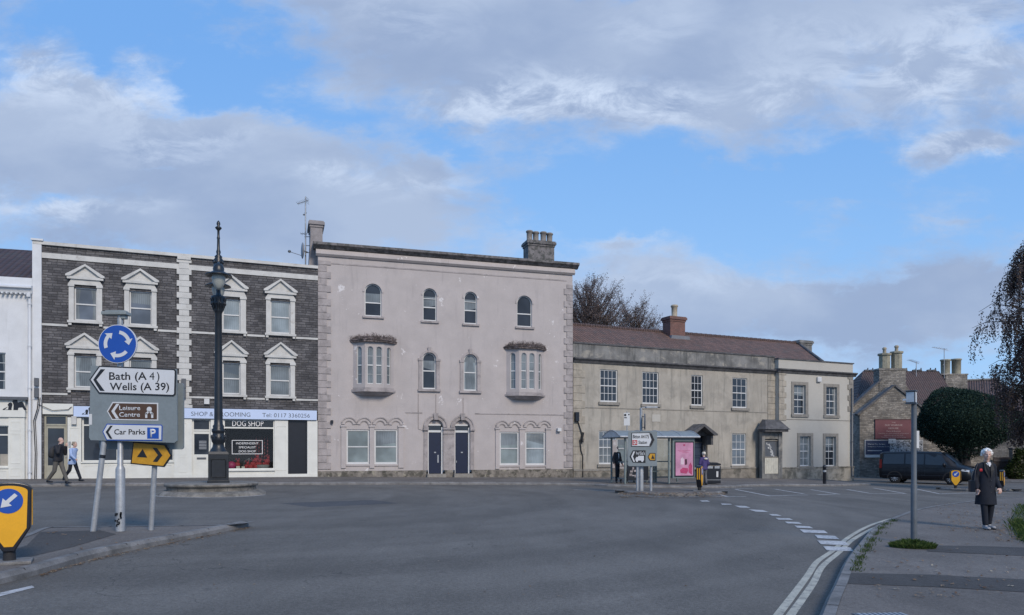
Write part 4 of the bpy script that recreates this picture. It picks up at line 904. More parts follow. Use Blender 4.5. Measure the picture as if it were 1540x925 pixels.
b.tube([(x_, -.02, z_), (x_, -.02, zA), (x_+.3, -.02, zA-.1), (x_+.3, -.02, zplin)], .013, 5); o = b.build('cable', PINKQ); local(o, r2); tag(o, 'thin painted cable running down the pink wall left of the doors', 'cable')
b = MB(); x_ = F2.u(655.5); b.tube([(x_, -.02, F2.z(655, 593)), (x_, -.02, F2.z(655, 622))], .012, 5); x_ = F2.u(696.5); b.tube([(x_, -.02, F2.z(696, 598)), (x_, -.02, F2.z(696, 622))], .012, 5)
b.build('conduit', PINKQ, r2)

# ================================================================ CREAM HOUSE
F3 = Fac(861.8, 40.45, 1277, 49.6)
r3 = F3.root('rendered_house', 'long two storey cream rendered house with pantiled roof and paler end bay', 'house')
L3 = F3.L; US = F3.u(1165.5); y2 = -.3
zpa = F3.z(862, 516); zcn = F3.z(862, 541); zst = F3.z(873, 612); zpl = F3.z(1090, 703)
U3 = lambda *a: F3.rect(*a)
up = [U3(902.6, 928.7, 556, 604.5), U3(966, 990.5, 559.5, 607.5), U3(1039.6, 1056.8, 564.3, 610), U3(1101.5, 1123.6, 568.5, 613.5)]
lw = [U3(900.6, 928, 648, 698), U3(1101, 1122, 652, 700)]
dr3 = U3(1038, 1064, 655, 722); dr3 = (dr3[0], dr3[1], zpl-1., dr3[3]); ZB3 = -.8
b = MB(); wall(b, 0, US, ZB3, zcn, up+lw+[dr3], .14); shell(b, 0, US, ZB3, zcn, 8, top=False); b.build('wall', CREAM, r3)
b = MB(); b.box(0, US, .0, .45, zcn+.12, zpa); b.build('parapet', CREAMP, r3)
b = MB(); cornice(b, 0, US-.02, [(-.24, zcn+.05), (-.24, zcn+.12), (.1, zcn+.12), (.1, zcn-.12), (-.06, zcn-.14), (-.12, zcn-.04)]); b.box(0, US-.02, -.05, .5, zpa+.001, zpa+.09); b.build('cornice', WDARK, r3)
for o, pm, cr in zip(up+lw, (G_DARK, G_DARK, G_DARK, G_DARK, G_NET, G_BLUE), ((4, 2), (4, 2), (3, 2), (3, 2), (4, 2), (3, 2))):
    f = window(r3, o, .06, cr[0], cr[1], fw=.06, pm=pm, bar=.027, parent=None); MB().box(o[0]-.12, o[1]+.12, -.1, 0, o[2]-.17, o[2]-.01).build('sill', BATH, f)
b = MB(); b.box(0, US, -.02, 0, zst-.05, zst); b.box(0, US-.9, -.07, 0, zpl-.09, zpl+.02); b.build('string_course', BATH, r3)
b = MB(); b.box(0, dr3[0]-.5, -.04, 0, ZB3, zpl-.09); b.box(dr3[1]+.4, US-.9, -.04, 0, ZB3, zpl-.09); b.build('plinth', mat('grimy plinth render', (.22, .2, .17), .9, .2, 2, .1, 25, .006, stain=((.07, .07, .06), 1.6, .45, .65, .85)), r3)
b = MB(); quoins(b, .0, .75, .55, zpl, zcn-.2, .42, 1, .03); b.build('quoins', CREAMQ, r3)
# pale end bay, standing forward
z2a = F3.z(1166, 539.5, y2); z2c = F3.z(1170, 557, y2); z2s = F3.z(1200, 630.5, y2); z2p = F3.z(1200, 703, y2)
V3 = lambda *a: F3.rect(*a, y2)
wu = [V3(1193.5, 1211, 579, 623), V3(1242, 1258, 582, 624.5), V3(1202.5, 1218.5, 656, 701), V3(1241, 1256.5, 656.5, 701)]
b = MB(); wall(b, US, L3, z2p, z2c, wu, .16, y2); shell(b, US, L3, z2p, z2c, 8, y2, False); b.build('end_bay_wall', WREND, r3)
b = MB(); b.box(US, L3, y2, y2+.4, z2c+.12, z2a); b.box(L3-.4, L3, y2+.4, 8, z2c+.12, z2a); b.build('end_bay_parapet', WREND, r3)
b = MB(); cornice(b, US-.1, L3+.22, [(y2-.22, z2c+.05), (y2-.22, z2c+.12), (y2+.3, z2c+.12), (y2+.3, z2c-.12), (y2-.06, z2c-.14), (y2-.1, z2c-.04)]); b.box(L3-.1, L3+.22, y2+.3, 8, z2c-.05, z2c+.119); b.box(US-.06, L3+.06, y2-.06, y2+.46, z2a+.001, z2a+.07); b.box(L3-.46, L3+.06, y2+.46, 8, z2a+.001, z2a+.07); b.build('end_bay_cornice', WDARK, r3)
b = MB(); b.box(US, L3+.04, y2-.05, 8, ZB3, z2p-.03); b.box(US, L3+.06, y2-.09, y2+.02, z2p-.03, z2p+.03); b.build('end_bay_plinth', mat('grimy pale plinth', (.3, .28, .24), .9, .2, 2, .1, 25, .006, stain=((.09, .09, .075), 1.4, .42, .62, .85)), r3)
b = MB(); b.box(US+.3, L3, y2-.02, y2, z2s-.04, z2s); b.build('end_bay_string', BATH, r3)
b = MB(); quoins(b, US, .62, .45, z2s-.1, z2c-.15, .36, 1, .04, y2); quoins(b, US-.001, .62, .62, z2s-.1, zcn-.15, .36, -1, .04, 0); b.build('quoins', CREAMQ, r3)
b = MB(); quoins(b, L3, .5, .35, z2s+.6, z2c-.15, .36, -1, .04, y2); b.build('quoins', BATH, r3)
for o, pm in zip(wu, (G_DARK, G_DARK, G_NET, G_DARK)):
    f = window(r3, o, y2+.13, 2, 2, fw=.05, pm=pm, bar=.03); s = MB(); t_ = .2; y = y2
    s.box(o[0]-t_, o[0], y-.04, y, o[2]-.0, o[3]+t_); s.box(o[1], o[1]+t_+.03, y-.04, y, o[2], o[3]+t_); s.box(o[0], o[1], y-.04, y, o[3], o[3]+t_); s.box(o[0]-t_-.03, o[1]+t_+.05, y-.08, y, o[2]-.18, o[2]-.001); s.build('window_surround', BATH, f)
b = MB(); pipe(b, L3-.22, y2-.1, ZB3+.7, z2c-.9, .05); b.build('downpipe', DGREY, r3)
# roof
ry = 4.2; rdz0 = F3.z(863, 487.5, ry); rdz = F3.z(1200, 517.5, ry); rz = (rdz0+rdz)/2; UE = F3.u(1200, ry)
b = MB(); ue2 = F3.u(1236, .5)
b.add([(0, .42, zpa-.05), (ue2, .42, zpa-.05), (UE, ry, rz), (0, ry, rz), (0, 8, zpa-.05), (ue2, 8, zpa-.05)], [(0, 1, 2, 3), (4, 3, 2, 5), (1, 5, 2)])
rf3 = b.build('roof', PANT, r3)
b = MB(); x = 0.
while x < UE: b.tube([(x, ry, rz+.02), (x+.38, ry, rz+.035)], [.11, .12], 8); x += .4
b.build('ridge_tiles', PANTD, rf3)
b = MB(); b.tube([(UE, ry, rz+.03), (ue2, .42, zpa+.02)], .1, 8); b.tube([(UE, ry, rz+.03), (ue2, 8, zpa)], .1, 8); b.build('verge', WDARK, rf3)
cy = 3.3; b, q = chim(r3, F3, 1007, 1031.5, 476, 503, cy, .8, None, z0=rz-1.); c3 = b.build('chimney', BRICKR, rf3)
pots(c3, [((q[0]+q[1])/2, cy+.35, q[2]-.01)], .2, F3.z(1022, 459, cy+.3)-q[2], POTC)
b = MB(); b.prism([(q[0]-.15, rz-.9), (q[1]+.25, rz-.9), (q[1]+.1, rz-.35), (q[0], rz-.35)], cy-.25, cy-.02); b.build('lead_flashing', mat('lead', (.16, .17, .19), .6), c3)
b, q = chim(r3, F3, 1201.5, 1222, 512, 525, 3.9, .7, None, z0=rz-1.2); b.build('chimney', CREAMP, rf3, label='squat grey chimney at the end of the ridge')
# pedimented porch round the blue door
px0, px1 = F3.u(1031, -.5), F3.u(1071, -.5); mx = (px0+px1)/2; zb_ = F3.z(1052, 655, -.6); za_ = F3.z(1052, 638, -.6)
b = MB()
for sg, xe in ((1, px0), (-1, px1)):
    b.prism([(xe, zb_), (xe, zb_+.1), (mx, za_+.02), (mx, za_-.14), (xe+sg*.2, zb_-.0)], -1.0, -.0)
b.prism([(px0+.2, zb_), (px1-.2, zb_), (mx, za_-.16)], -.35, -.28)
for xe in (px0+.12, px1-.32): b.prism([(xe, zb_-.55), (xe+.2, zb_-.55), (xe+.2, zb_-.002), (xe, zb_-.002)], -.28, 0); b.prism([(xe+.02, zb_-.55), (xe+.18, zb_-.55), (xe+.18, zb_-.002), (xe+.02, zb_-.002)], -.75, -.28)
for xe in (px0+.16, px1-.36): b.box(xe, xe+.2, -.14, 0, ZB3, zb_-.551)
b.build('porch', WDARK, r3)
od = door(r3, (dr3[0], dr3[1], ZB3, dr3[3]), .06, mat('dark blue door', (.03, .045, .08), .5), None, dr3[3]-.45, fm=WDARK)
for k in range(3): s = MB(); panel(s, dr3[0]+.2, dr3[1]-.2, .1+k*.62, .62+k*.62, .09, .03); s.build('door_panel', NAVY, od)
# blocked doorway with hood, poster and boards (stands against the corner)
e4 = F3.root('blocked_doorway', 'stone hooded doorway blocked with white boards below a poster', 'doorway')
n0, n1 = F3.u(1143, -.5), F3.u(1177.5, -.5); zt0 = F3.z(1160, 646, -.5); zt1 = F3.z(1160, 632, -.5); mm = (n0+n1)/2; yb = y2-.02
b = MB(); b.box(n0+.12, n0+.36, -.55, yb+.0, ZB3, zt0-.15); b.box(n1-.4, n1-.1, -.55, yb, ZB3, zt0-.15); b.box(n0+.36, n1-.4, -.5, yb, F3.z(1160, 660, -.5), zt0-.15); b.box(n0+.36, n1-.4, -.54, yb, ZB3, F3.z(1160, 713, -.5)); b.box(n0+.36, n1-.4, -.36, yb, F3.z(1160, 713, -.5), F3.z(1160, 660, -.5)); b.build('stone_frame', CREAMP, e4)
b = MB(); b.hprism([(n0, -.95), (n1, -.95), (n1, yb), (n0, yb)], zt0-.149, zt0)
b.add([(n0-.08, -1.05, zt0+.001), (n1+.08, -1.05, zt0+.001), (n1+.08, yb, zt0+.001), (n0-.08, yb, zt0+.001), (n0+.35, -.6, zt1), (n1-.35, -.6, zt1), (n1-.35, yb, zt1+.05), (n0+.35, yb, zt1+.05)], [(0, 1, 5, 4), (1, 2, 6, 5), (3, 0, 4, 7), (4, 5, 6, 7), (0, 3, 2, 1), (2, 3, 7, 6)]); b.build('hood', WDARK, e4)
g = F3.rect(1149, 1171.5, 662, 688, -.5); yq = -.45
b = MB()
for a, c, d, e in ((g[0], g[1], g[2], g[2]+.05), (g[0], g[1], g[3]-.05, g[3]), (g[0], g[0]+.05, g[2]+.05, g[3]-.05), (g[1]-.05, g[1], g[2]+.05, g[3]-.05)): b.box(a, c, yq, -.365, d, e)
nb = b.build('notice_case', BATH, e4)
MB().box(g[0]+.05, g[1]-.05, -.39, -.365, g[2]+.05, g[3]-.05).build('backing', DGREY, nb)
s = MB(); rn = random.Random(3)
for i in range(26):
    tt = i/25; x = g[0]+.38+tt*.45+rn.uniform(-.1, .12); z = g[3]-.3-tt*.62+rn.uniform(-.12, .12); w = rn.uniform(.03, .1); s.prism([(x, z), (x+w, z-rn.uniform(0, .06)), (x+w*.8, z+rn.uniform(.03, .1)), (x+w*.1, z+rn.uniform(.04, .12))], -.4, -.391)
s.build('torn_poster', UPVC, nb)
g = F3.rect(1147.5, 1171, 688.5, 712.5, -.5); b = MB(); n = 9
for i in range(n): b.box(g[0]+(g[1]-g[0])*i/n+.006, g[0]+(g[1]-g[0])*(i+1)/n-.006, -.5, -.365, g[2], g[3])
b.build('boards', mat('off white painted boards', (.55, .53, .45), .6, .1, 4, .05, 30, stain=((.3, .28, .22), 3, .5, .7, .5)), e4)
wallbox(F3, r3, 'alarm_box', 1227.5, 1233.5, 567, 575, y2, y2-.15, UPVC, 'white alarm box high between the end bay windows', 'alarm box', y2, .05)
wallbox(F3, r3, 'junction_box', 863, 868.5, 620, 634, -.03, -.2, BLACKP, 'black cable box on the cream wall by the pink house', 'junction box')
b = MB(); x_, z_ = F3.uz(868, 634); zz = F3.z(872, 722)
b.tube([(x_, -.08, z_), (x_+.18, -.1, z_-.5), (x_+.3, -.1, z_-.85), (x_+.12, -.1, z_-1.0), (x_+.2, -.08, z_-1.6), (x_+.32, -.06, z_-1.9), (x_+.32, -.06, zz)], .03, 6)
b.tube([(x_+.32, -.1, z_-.6), (x_+.25, -.1, z_-.9), (x_+.28, -.1, z_-1.15)], .07, 7); o = b.build('cable_run', RUBBER); local(o, r3); tag(o, 'tangled black cable hanging down the cream wall by the pink house', 'cable')
wallbox(F3, r3, 'wall_plate', 980.5, 993, 623.5, 634.5, 0, -.02, WREND, 'pale blank panel on the cream wall above the shelter', 'panel')
# ================================================================ OLD STONE HOUSE beyond the side road
F4 = Fac(1279, 57, 1400, 57)
r4 = F4.root('stone_cottage', 'old rubble stone house with front gable, brown tiled roof and tall twin chimneys', 'house')
Z4 = lambda px, py, y=0: F4.z(px, py, y); X4 = lambda px, y=0: F4.u(px, y)
ym = 1.6
b = MB(); ze = Z4(1279, 616, ym); za = Z4(1322, 571, ym); xa, xb = X4(1279, ym), X4(1352, ym); xc = X4(1385, ym)
b.prism([(xa, -1.2), (xc, -1.2), (xc, ze), (xb+.3, za), (xb-1.4, za), (xa, ze)], ym, ym+.5)
b.box(xa, xa+.4, ym+.5, 12, -1.2, ze)
x0, x1 = X4(1293), X4(1397); zg = Z4(1293, 623); zap = Z4(1345, 581); xm = (x0+x1)/2
b.prism([(x0, -1.2), (x1, -1.2), (x1, zg), (xm, zap), (x0, zg)], 0, ym-.01)
xw = X4(1455, ym); b.box(xc+.01, xw, ym+.6, ym+1., -1.2, Z4(1430, 622, ym)); b.build('wall', RUB, r4)
b = MB()
for xs, zs, xe, ze_, y_, d_ in ((x0-.15, zg-.1, xm, zap, -.12, .5), (x1+.15, zg-.1, xm, zap, -.12, .5), (xa-.1, ze-.1, xb-1.35, za, ym-.1, .6)):
    dx, dz = xe-xs, ze_-zs; l = math.hypot(dx, dz); nx, nz = -dz/l*.16, dx/l*.16
    if nz < 0: nx, nz = -nx, -nz
    b.prism([(xs, zs), (xe, ze_), (xe+nx*.4, ze_+nz), (xs+nx, zs+nz)], y_, y_+d_)
b.build('coping', WDARK, r4)
rr = MB(); zr_ = Z4(1400, 558, 5.5); zee = Z4(1400, 625, ym); 
rr.add([(xa+.3, ym+.2, ze-.2), (xw, ym+.2, zee), (xw, 5.5, zr_), (xb-1, 5.5, zr_), (xw, 10, zee), (xa+.3, 10, zee)], [(0, 1, 2, 3), (4, 5, 3, 2), (1, 4, 2), (0, 3, 5)])
rr.add([(x0, .1, zg), (xm, .1, zap-.05), (xm, 4, zap-.05), (x0, 4, zg), (x1, .1, zg), (x1, 4, zg)], [(0, 1, 2, 3), (1, 4, 5, 2)])
ro4 = rr.build('roof', PANTD, r4)
b = MB(); x = xb-.9
while x < xw: b.tube([(x, 5.5, zr_), (x+.33, 5.5, zr_+.02)], [.11, .13], 7); b.box(x+.28, x+.33, 5.45, 5.55, zr_+.1, zr_+.26); x += .42 if random.random() > .2 else .8
b.build('ridge_tiles', WDARK, ro4)
cxa, cxb = X4(1322, ym), X4(1362, ym); zc0 = Z4(1340, 571, ym)-1; zc1_ = Z4(1340, 554, ym)
b = MB(); b.box(cxa, cxb, ym-.05, ym+.9, zc0, zc1_-.12); b.box(cxa-.06, cxb+.06, ym-.11, ym+.96, zc1_-.12, zc1_)
ck = b.build('chimney', RUB, ro4, label='broad rubble stack with two tall square shafts')
BUFF = mat('lichened ashlar', (.30, .28, .21), .85, .25, 3, .1, 30, .006, stain=((.12, .12, .1), 3, .5, .7, .6))
for p0, p1, pt in ((1327, 1341, 531), (1345.5, 1359, 528)):
    a, c = X4(p0, ym), X4(p1, ym); zt_ = Z4(p0, pt, ym); s = MB(); s.lathe([((c-a)*.58, 0), ((c-a)*.58, zt_-zc1_-.16), ((c-a)*.72, zt_-zc1_-.14), ((c-a)*.72, zt_-zc1_), ((c-a)*.5, zt_-zc1_+.02)], ((a+c)/2, ym+.4, zc1_), 8, False)
    s.build('chimney_shaft', BUFF, ck)
    k = MB(); k.lathe([(.14, 0), (.12, .3), (.17, .34), (.17, .42), (.1, .5)], ((a+c)/2, ym+.4, zt_+.01), 12); k.build('chimney_pot', POTC, ck)
ya = 5.2; s0, s1 = X4(1431, ya), X4(1455, ya); zq = Z4(1445, 562, ya)
b = MB(); b.box(s0-.5, s1, ya, ya+.9, zq-1.6, zq-.1); b.box(X4(1415, ya), s1+.05, ya-.05, ya+.95, zq-.1, zq); ck = b.build('chimney', RUB, ro4, label='low stack with two wide round pots')
for p0, p1, pt in ((1419.5, 1432.5, 540), (1436, 1449, 539)):
    a, c = X4(p0, ya), X4(p1, ya); r_ = (c-a)/2; h_ = Z4(p0, pt, ya)-zq; MB().lathe([(r_*.95, 0), (r_*.98, h_-.14), (r_*1.12, h_-.12), (r_*1.12, h_), (r_*.8, h_)], ((a+c)/2, ya+.4, zq+.002), 14).build('chimney_pot', BUFF, ck)
for px, py, d, rz, lab in ((1378, 553, 62, .5, 'small roof aerial left on the brown tiles between the chimneys'), (1420, 533, 62, 0, 'roof aerial fixed beside the wide round pots')):
    e = empty('tv_aerial', at(px, 562, d), rz, lab, 'aerial'); h_ = (562-py)/F*d+.5; b = MB(); b.tube([(0, 0, -.4), (0, 0, h_)], .03, 6); b.build('mast', GALV, e)
    b = MB(); b.tube([(-1.0, 0, h_-.1+.2), (.35, 0, h_-.05-.1)], .02, 5)
    for i in range(6): b.tube([(-.9+i*.2, -.25, h_+.1-i*.03), (-.9+i*.2, .25, h_+.1-i*.03)], .012, 4)
    b.build('yagi_array', GALV, e)
# second, plainer house to the right
F5 = Fac(1450, 60, 1560, 57.5)
r5 = F5.root('stone_house', 'stone house with brown roof half hidden by the yew and the hanging birch', 'house')
zw = F5.z(1500, 618); b = MB(); o1 = [F5.rect(1514, 1524, 641, 655), F5.rect(1538, 1548, 641, 655)]; wall(b, 0, F5.L, -1.2, zw, o1, .2); shell(b, 0, F5.L, -1.2, zw, 9); b.build('wall', RUB, r5)
for o in o1: window(r5, o, .1, 3, 1, fm=BATH, pm=G_DARK, bar=.12, mid=False)
zr5 = F5.z(1470, 572, 4.5); b = MB(); b.add([(-.1, -.3, zw-.1), (F5.L+.3, -.3, zw-.1), (F5.u(1497, 4.5), 4.5, zr5), (0, 4.5, zr5), (F5.L+.3, 9.3, zw-.1), (-.1, 9.3, zw-.1)], [(0, 1, 2, 3), (1, 4, 2), (4, 5, 3, 2), (0, 3, 5)]); ro = b.build('roof', PANTD, r5)
b = MB(); b.box(-.1, F5.L+.3, -.36, -.3, zw-.18, zw-.06); b.build('gutter', BLACKP, ro)
b = MB(); p_, q_ = Vector((F5.u(1497, 4.5), 4.5, zr5+.03)), Vector((F5.L+.3, -.3, zw-.05)); b.tube([p_, q_], .1, 7); b.tube([(0, 4.5, zr5+.03), p_], .1, 7); b.build('ridge_tiles', BATH, ro)
# far gabled roof in the gap
e = empty('far_cottage', at(1286, 676, 80), 0, 'distant dark roof with a stone finial in the gap beside the pale corner', 'house'); e.location.z = -.6
zz = lambda py: ZC-(py-HY)/F*80+.6
MB().box(-4, 4, .3, 7, -.5, zz(612)).build('wall', RUB, e)
b = MB(); b.add([(-4.2, 0, zz(612)), (4.2, 0, zz(612)), (4.2, 3.6, zz(594)), (-4.2, 3.6, zz(594)), (4.2, 7.2, zz(612)), (-4.2, 7.2, zz(612))], [(0, 1, 2, 3), (2, 4, 5, 3), (1, 4, 2), (0, 3, 5)]); b.build('roof', DTILE, e)
MB().lathe([(.2, 0), (.14, .1), (.1, .3), (.22, .42), (.2, .55), (.08, .7), (.1, .8), (.0, .95)], (.05, 3.6, zz(595)), 10).build('finial', WDARK, e)
# low wall, dark gate beneath the yew
def lowwall(px0, px1, d, top, name, label, m=RUB, cap_=True, th=.4):
    a, c = at(px0, HY, d), at(px1, HY, d); e = empty(name, ((a.x+c.x)/2, d, gz((a.x+c.x)/2)), 0, label, 'wall'); w = (c.x-a.x)/2; h_ = ZC-(top-HY)/F*d-e.location.z
    MB().box(-w, w, 0, th, -.5, h_).build('wall', m, e)
    if cap_: MB().box(-w-.04, w+.04, -.06, th+.06, h_+.001, h_+.12).build('coping', WDARK, e)
    return e
lowwall(1402, 1493, 54.5, 683, 'garden_wall', 'low rubble garden wall under the big dark yew')
lowwall(1523, 1600, 54.3, 676, 'garden_wall', 'taller rubble garden wall under the hanging birch at the right edge')
ga, gb_ = at(1494, HY, 54.2), at(1520, HY, 54.2); e = empty('wooden_gate', ((ga.x+gb_.x)/2, 54.2, gz(25)), 0, 'dark brown gates with pale bars between the garden walls', 'gate')
w = (gb_.x-ga.x)/2; b = MB()
for i in range(12): b.box(-w+i*2*w/12+.01, -w+(i+1)*2*w/12-.01, 0, .05, .1, 1.55)
b.build('boards', mat('dark stained wood', (.04, .03, .03), .7, .2, 6), e); b = MB(); b.box(-w, w, -.05, 0, .3, .42); b.box(-w, w, -.05, 0, 1.25, 1.37); b.build('rail', mat('dark rail', (.06, .05, .05), .7), e)

# signs on the stone gable
MAROON = mat('faded maroon board', (.15, .055, .068), .5, .1, 2, .03, 30); SIGNT = mat('pale sign lettering', (.45, .38, .36), .5, .0); NAVYB = mat('navy banner', (.035, .05, .10), .45, .1, 1)
sg = F4.root('house_sign', 'faded maroon board with pale lettering high on the stone gable', 'sign'); g = F4.rect(1316, 1371, 631.5, 659.5, -.06)
MB().box(g[0], g[1], -.1, -.02, g[2], g[3]).build('board', MAROON, sg)
b = MB(); b.box(g[0]-.03, g[1]+.03, -.12, -.02, g[2]-.05, g[2]); b.box(g[0]-.03, g[1]+.03, -.12, -.02, g[3], g[3]+.05); b.build('frame', mat('dark maroon trim', (.08, .03, .035), .6), sg)
H_ = g[3]-g[2]; mxx = (g[0]+g[1])/2
for s_, w_, zz_, h_ in (('THE', .3, .86, .06), ('OLD VICARAGE', 1.35, .70, .11), ('HOUSE', .75, .53, .11), ('Place of Business', 1.1, .39, .07), ('Restaurant and rooms available for private events', 2.3, .28, .05), ('Open throughout the week', 1.5, .18, .05), ('Telephone for details and bookings', 1.9, .08, .05)):
    text(s_, mxx, g[2]+H_*zz_-.03, w_, h_*1.1, -.101, SIGNT, sg, align='C')
sg = F4.root('banner', 'long navy and white advertising banner under the maroon sign', 'banner'); g = F4.rect(1300.5, 1388, 661.5, 688, -.06)
b = MB(); b.box(g[0], g[1], -.08, -.02, g[2], g[3]); b.build('sheet', UPVC, sg)
wk = g[1]-g[0]; MB().box(g[0]+.05, g[0]+wk*.43, -.09, -.081, g[2]+.22, g[3]-.05).build('navy_panel', NAVYB, sg)
text('Warmer Our Gardens', g[0]+.2, g[3]-.38, 1.35, .1, -.095, UPVC, sg, bold=.01); text('The Place Where We Recorded Our Way', g[0]+.2, g[3]-.56, 1.7, .07, -.095, UPVC, sg)
MB().box(g[0]+.2, g[0]+1.3, -.1, -.091, g[3]-.86, g[3]-.81).build('underline', UPVC, sg)
b = MB(); rn = random.Random(5); b.box(g[0]+wk*.435, g[1]-.05, -.088, -.081, g[2]+.1, g[3]-.05); b.build('photo_panel', mat('printed street photo', (.2, .21, .22), .5, .9, 5, .5, 16, stain=((.55, .55, .55), 9, .5, .55, 1.)), sg)
g2 = F4.rect(1336, 1347, 660, 667, -.1); o = MB().box(g2[0], g2[1], -.13, -.095, g2[2], g2[3]).build('number_plate', UPVC, sg); text('4', (g2[0]+g2[1])/2, g2[2]+.1, .1, .16, -.131, BLACKP, o, align='C')

# ================================================================ STREET FURNITURE
BLUE = mat('blue sign face', (.01, .07, .36), .35, .03, 3, .02); YEL = mat('yellow plastic', (.72, .36, .01), .45, .06, 4, .03); SW = mat('reflective white sign face', (.58, .60, .62), .4, .03, 2, .02); SB = mat('black sign vinyl', (.01, .012, .016), .45, .0)
SGREY = mat('grey sign board', (.19, .225, .24), .5, .08, 2, .04, 20); BROWN = mat('brown sign face', (.075, .04, .022), .45, .05); SYEL = mat('dirty amber sign face', (.50, .26, .015), .5, .15, 5, .05, 30)
class Loc:
    def __init__(s, px, py, name, label, cat_, dz=KH, rz=0., group=None, d=None):
        s.p = G(px, py, dz) if d is None else Vector(((px-CX)/F*d, d, gz((px-CX)/F*d)+dz)); s.px = px; s.k = s.p.y/F; s.root = empty(name, s.p, rz, label, cat_, group)
    def x(s, px): return (px-CX)*s.k-s.p.x
    def z(s, py): return ZC-(py-HY)*s.k-s.p.z
    def P(s, pts): return [(s.x(a), s.z(c)) for a, c in pts]
def discpts(cx, cz, r, n=32): return [(cx+r*math.cos(2*math.pi*i/n), cz+r*math.sin(2*math.pi*i/n)) for i in range(n)]
def rrect(x0, x1, z0, z1, r, n=4):
    o = []
    for cx, cz, a0 in ((x1-r, z0+r, -90), (x1-r, z1-r, 0), (x0+r, z1-r, 90), (x0+r, z0+r, 180)):
        o += [(cx+r*math.cos(R(a0+90*i/n)), cz+r*math.sin(R(a0+90*i/n))) for i in range(n+1)]
    return o
def inset(poly, d):
    n = len(poly); o = []; A = sum(poly[i][0]*poly[(i+1) % n][1]-poly[(i+1) % n][0]*poly[i][1] for i in range(n)); sg = 1 if A > 0 else -1
    for i in range(n):
        p, q, r_ = Vector(poly[i-1]), Vector(poly[i]), Vector(poly[(i+1) % n]); a, c = (q-p).normalized(), (r_-q).normalized()
        n1, n2 = Vector((-a.y, a.x))*sg, Vector((-c.y, c.x))*sg; m_ = (n1+n2); m_ = m_/max(m_.dot(n1), .3); o.append(tuple(q+m_*d))
    return o
# --- near sign group (1): direction board
L = Loc(180, 799, 'direction_sign', 'large grey direction board for Bath, Wells, Leisure Centre and Car Parks on the near island', 'road sign')
rt = L.root; y0 = -.09
bb = [MB().prism(L.P([(141, 551), (269, 556), (270, 663), (266, 666), (141, 662), (138.5, 658)]), y0, y0+.03).build('board', SGREY, rt)]
par = bb[0]
def plate(poly, y, m, name, parent, t_=.004): return MB().prism(poly, y-t_, y).build(name, m, parent)
o1 = L.P([(139.6, 572), (154.5, 551), (266.5, 556), (269, 559), (268, 594), (265, 596.5), (154, 592.5)])
pl = plate(o1, y0-.001, SB, 'main_panel', rt, .014); plate(inset(o1, .022), y0-.0151, SW, 'white_face', pl)
plate(L.P([(150.5, 572), (163.5, 556.5), (157, 556.3), (146, 572), (156, 588.5), (163, 588.8)][::1]), y0-.0192, SB, 'chevron', pl)
def W_(px0, px1): return L.x(px1)-L.x(px0)
def tx(s_, x0, x1, pb, pt, y, m, parent, bold=.02): return text(s_, L.x(x0), L.z(pb), W_(x0, x1), L.z(pt)-L.z(pb), y, m, parent, bold=bold)
tx('Bath (A', 169.5, 225.5, 572, 560.7, y0-.0192, SB, pl, .013); tx('4', 229.5, 237, 572, 560.7, y0-.0192, SB, pl, .0); tx(')', 240.5, 244.5, 572, 560.7, y0-.0192, SB, pl, .013); tx('Wells (A 39)', 170.5, 259, 587.5, 576.5, y0-.0192, SB, pl, .013)
o2 = L.P([(165.5, 619), (174, 605), (242, 606.5), (242, 633), (173, 632)])
pl = plate(o2, y0-.001, SW, 'brown_panel', rt, .006); plate(inset(o2, .02), y0-.0071, BROWN, 'brown_face', pl)
plate(L.P([(172.5, 619), (180, 608), (184.5, 608), (177, 619), (184, 630), (179.5, 630)]), y0-.0112, SW, 'chevron', pl)
tx('Leisure', 184, 215.5, 617.3, 610.7, y0-.0112, SW, pl, .012); tx('Centre', 184, 215, 627.3, 620.5, y0-.0112, SW, pl, .012)
s = MB(); c_ = (L.x(229), L.z(616)); s.prism(discpts(*c_, .042, 16), y0-.0152, y0-.0112)
for sg_ in (-1, 1): arc_band(s, L.x(229)+sg_*.062, L.z(618.5), .03, .06, y0-.0152, y0-.0112, 180 if sg_ > 0 else 270, 270 if sg_ > 0 else 360, 6); s.box(L.x(229)+sg_*.05-.017, L.x(229)+sg_*.05+.017, y0-.0152, y0-.0112, L.z(629), L.z(622))
s.build('leisure_emblem', SW, pl)
o3 = L.P([(158.8, 649.5), (165.5, 637.5), (247, 639), (248.5, 641), (248, 663), (165, 662.5)])
pl = plate(o3, y0-.001, BLUE, 'parking_panel', rt, .006); plate(inset(o3, .016), y0-.0071, SW, 'white_face', pl)
plate(L.P([(164, 650), (171, 640.5), (174.5, 640.5), (168, 650), (174, 660), (170.5, 660)]), y0-.0112, SB, 'chevron', pl)
tx('Car Parks', 176.7, 223, 653.5, 645.7, y0-.0112, SB, pl, .014)
q = plate(L.P([(226, 643), (243.2, 643.4), (243.2, 660), (226, 659.8)]), y0-.0112, BLUE, 'parking_symbol', pl); text('P', L.x(234.6), L.z(657.5), None, L.z(645.5)-L.z(657.5), y0-.0153, SW, q, align='C', bold=.03)
s = MB(); s.prism(L.P([(138.5, 623), (143, 623), (143, 639), (138.5, 639)]), y0-.003, y0-.001); s.build('sticker', UPVC, rt)
s = MB(); s.tube([(L.x(157), y0+.06, L.z(560)), (L.x(157.5), y0+.07, L.z(664)), (L.x(142), y0+.05, L.z(800))], .045, 12); pp = s.build('post', GALV, rt)
MB().tube([(L.x(155.3), y0+.069, L.z(684)), (L.x(154.8), y0+.067, L.z(689))], .049, 12).build('clamp_band', BLACKP, pp)
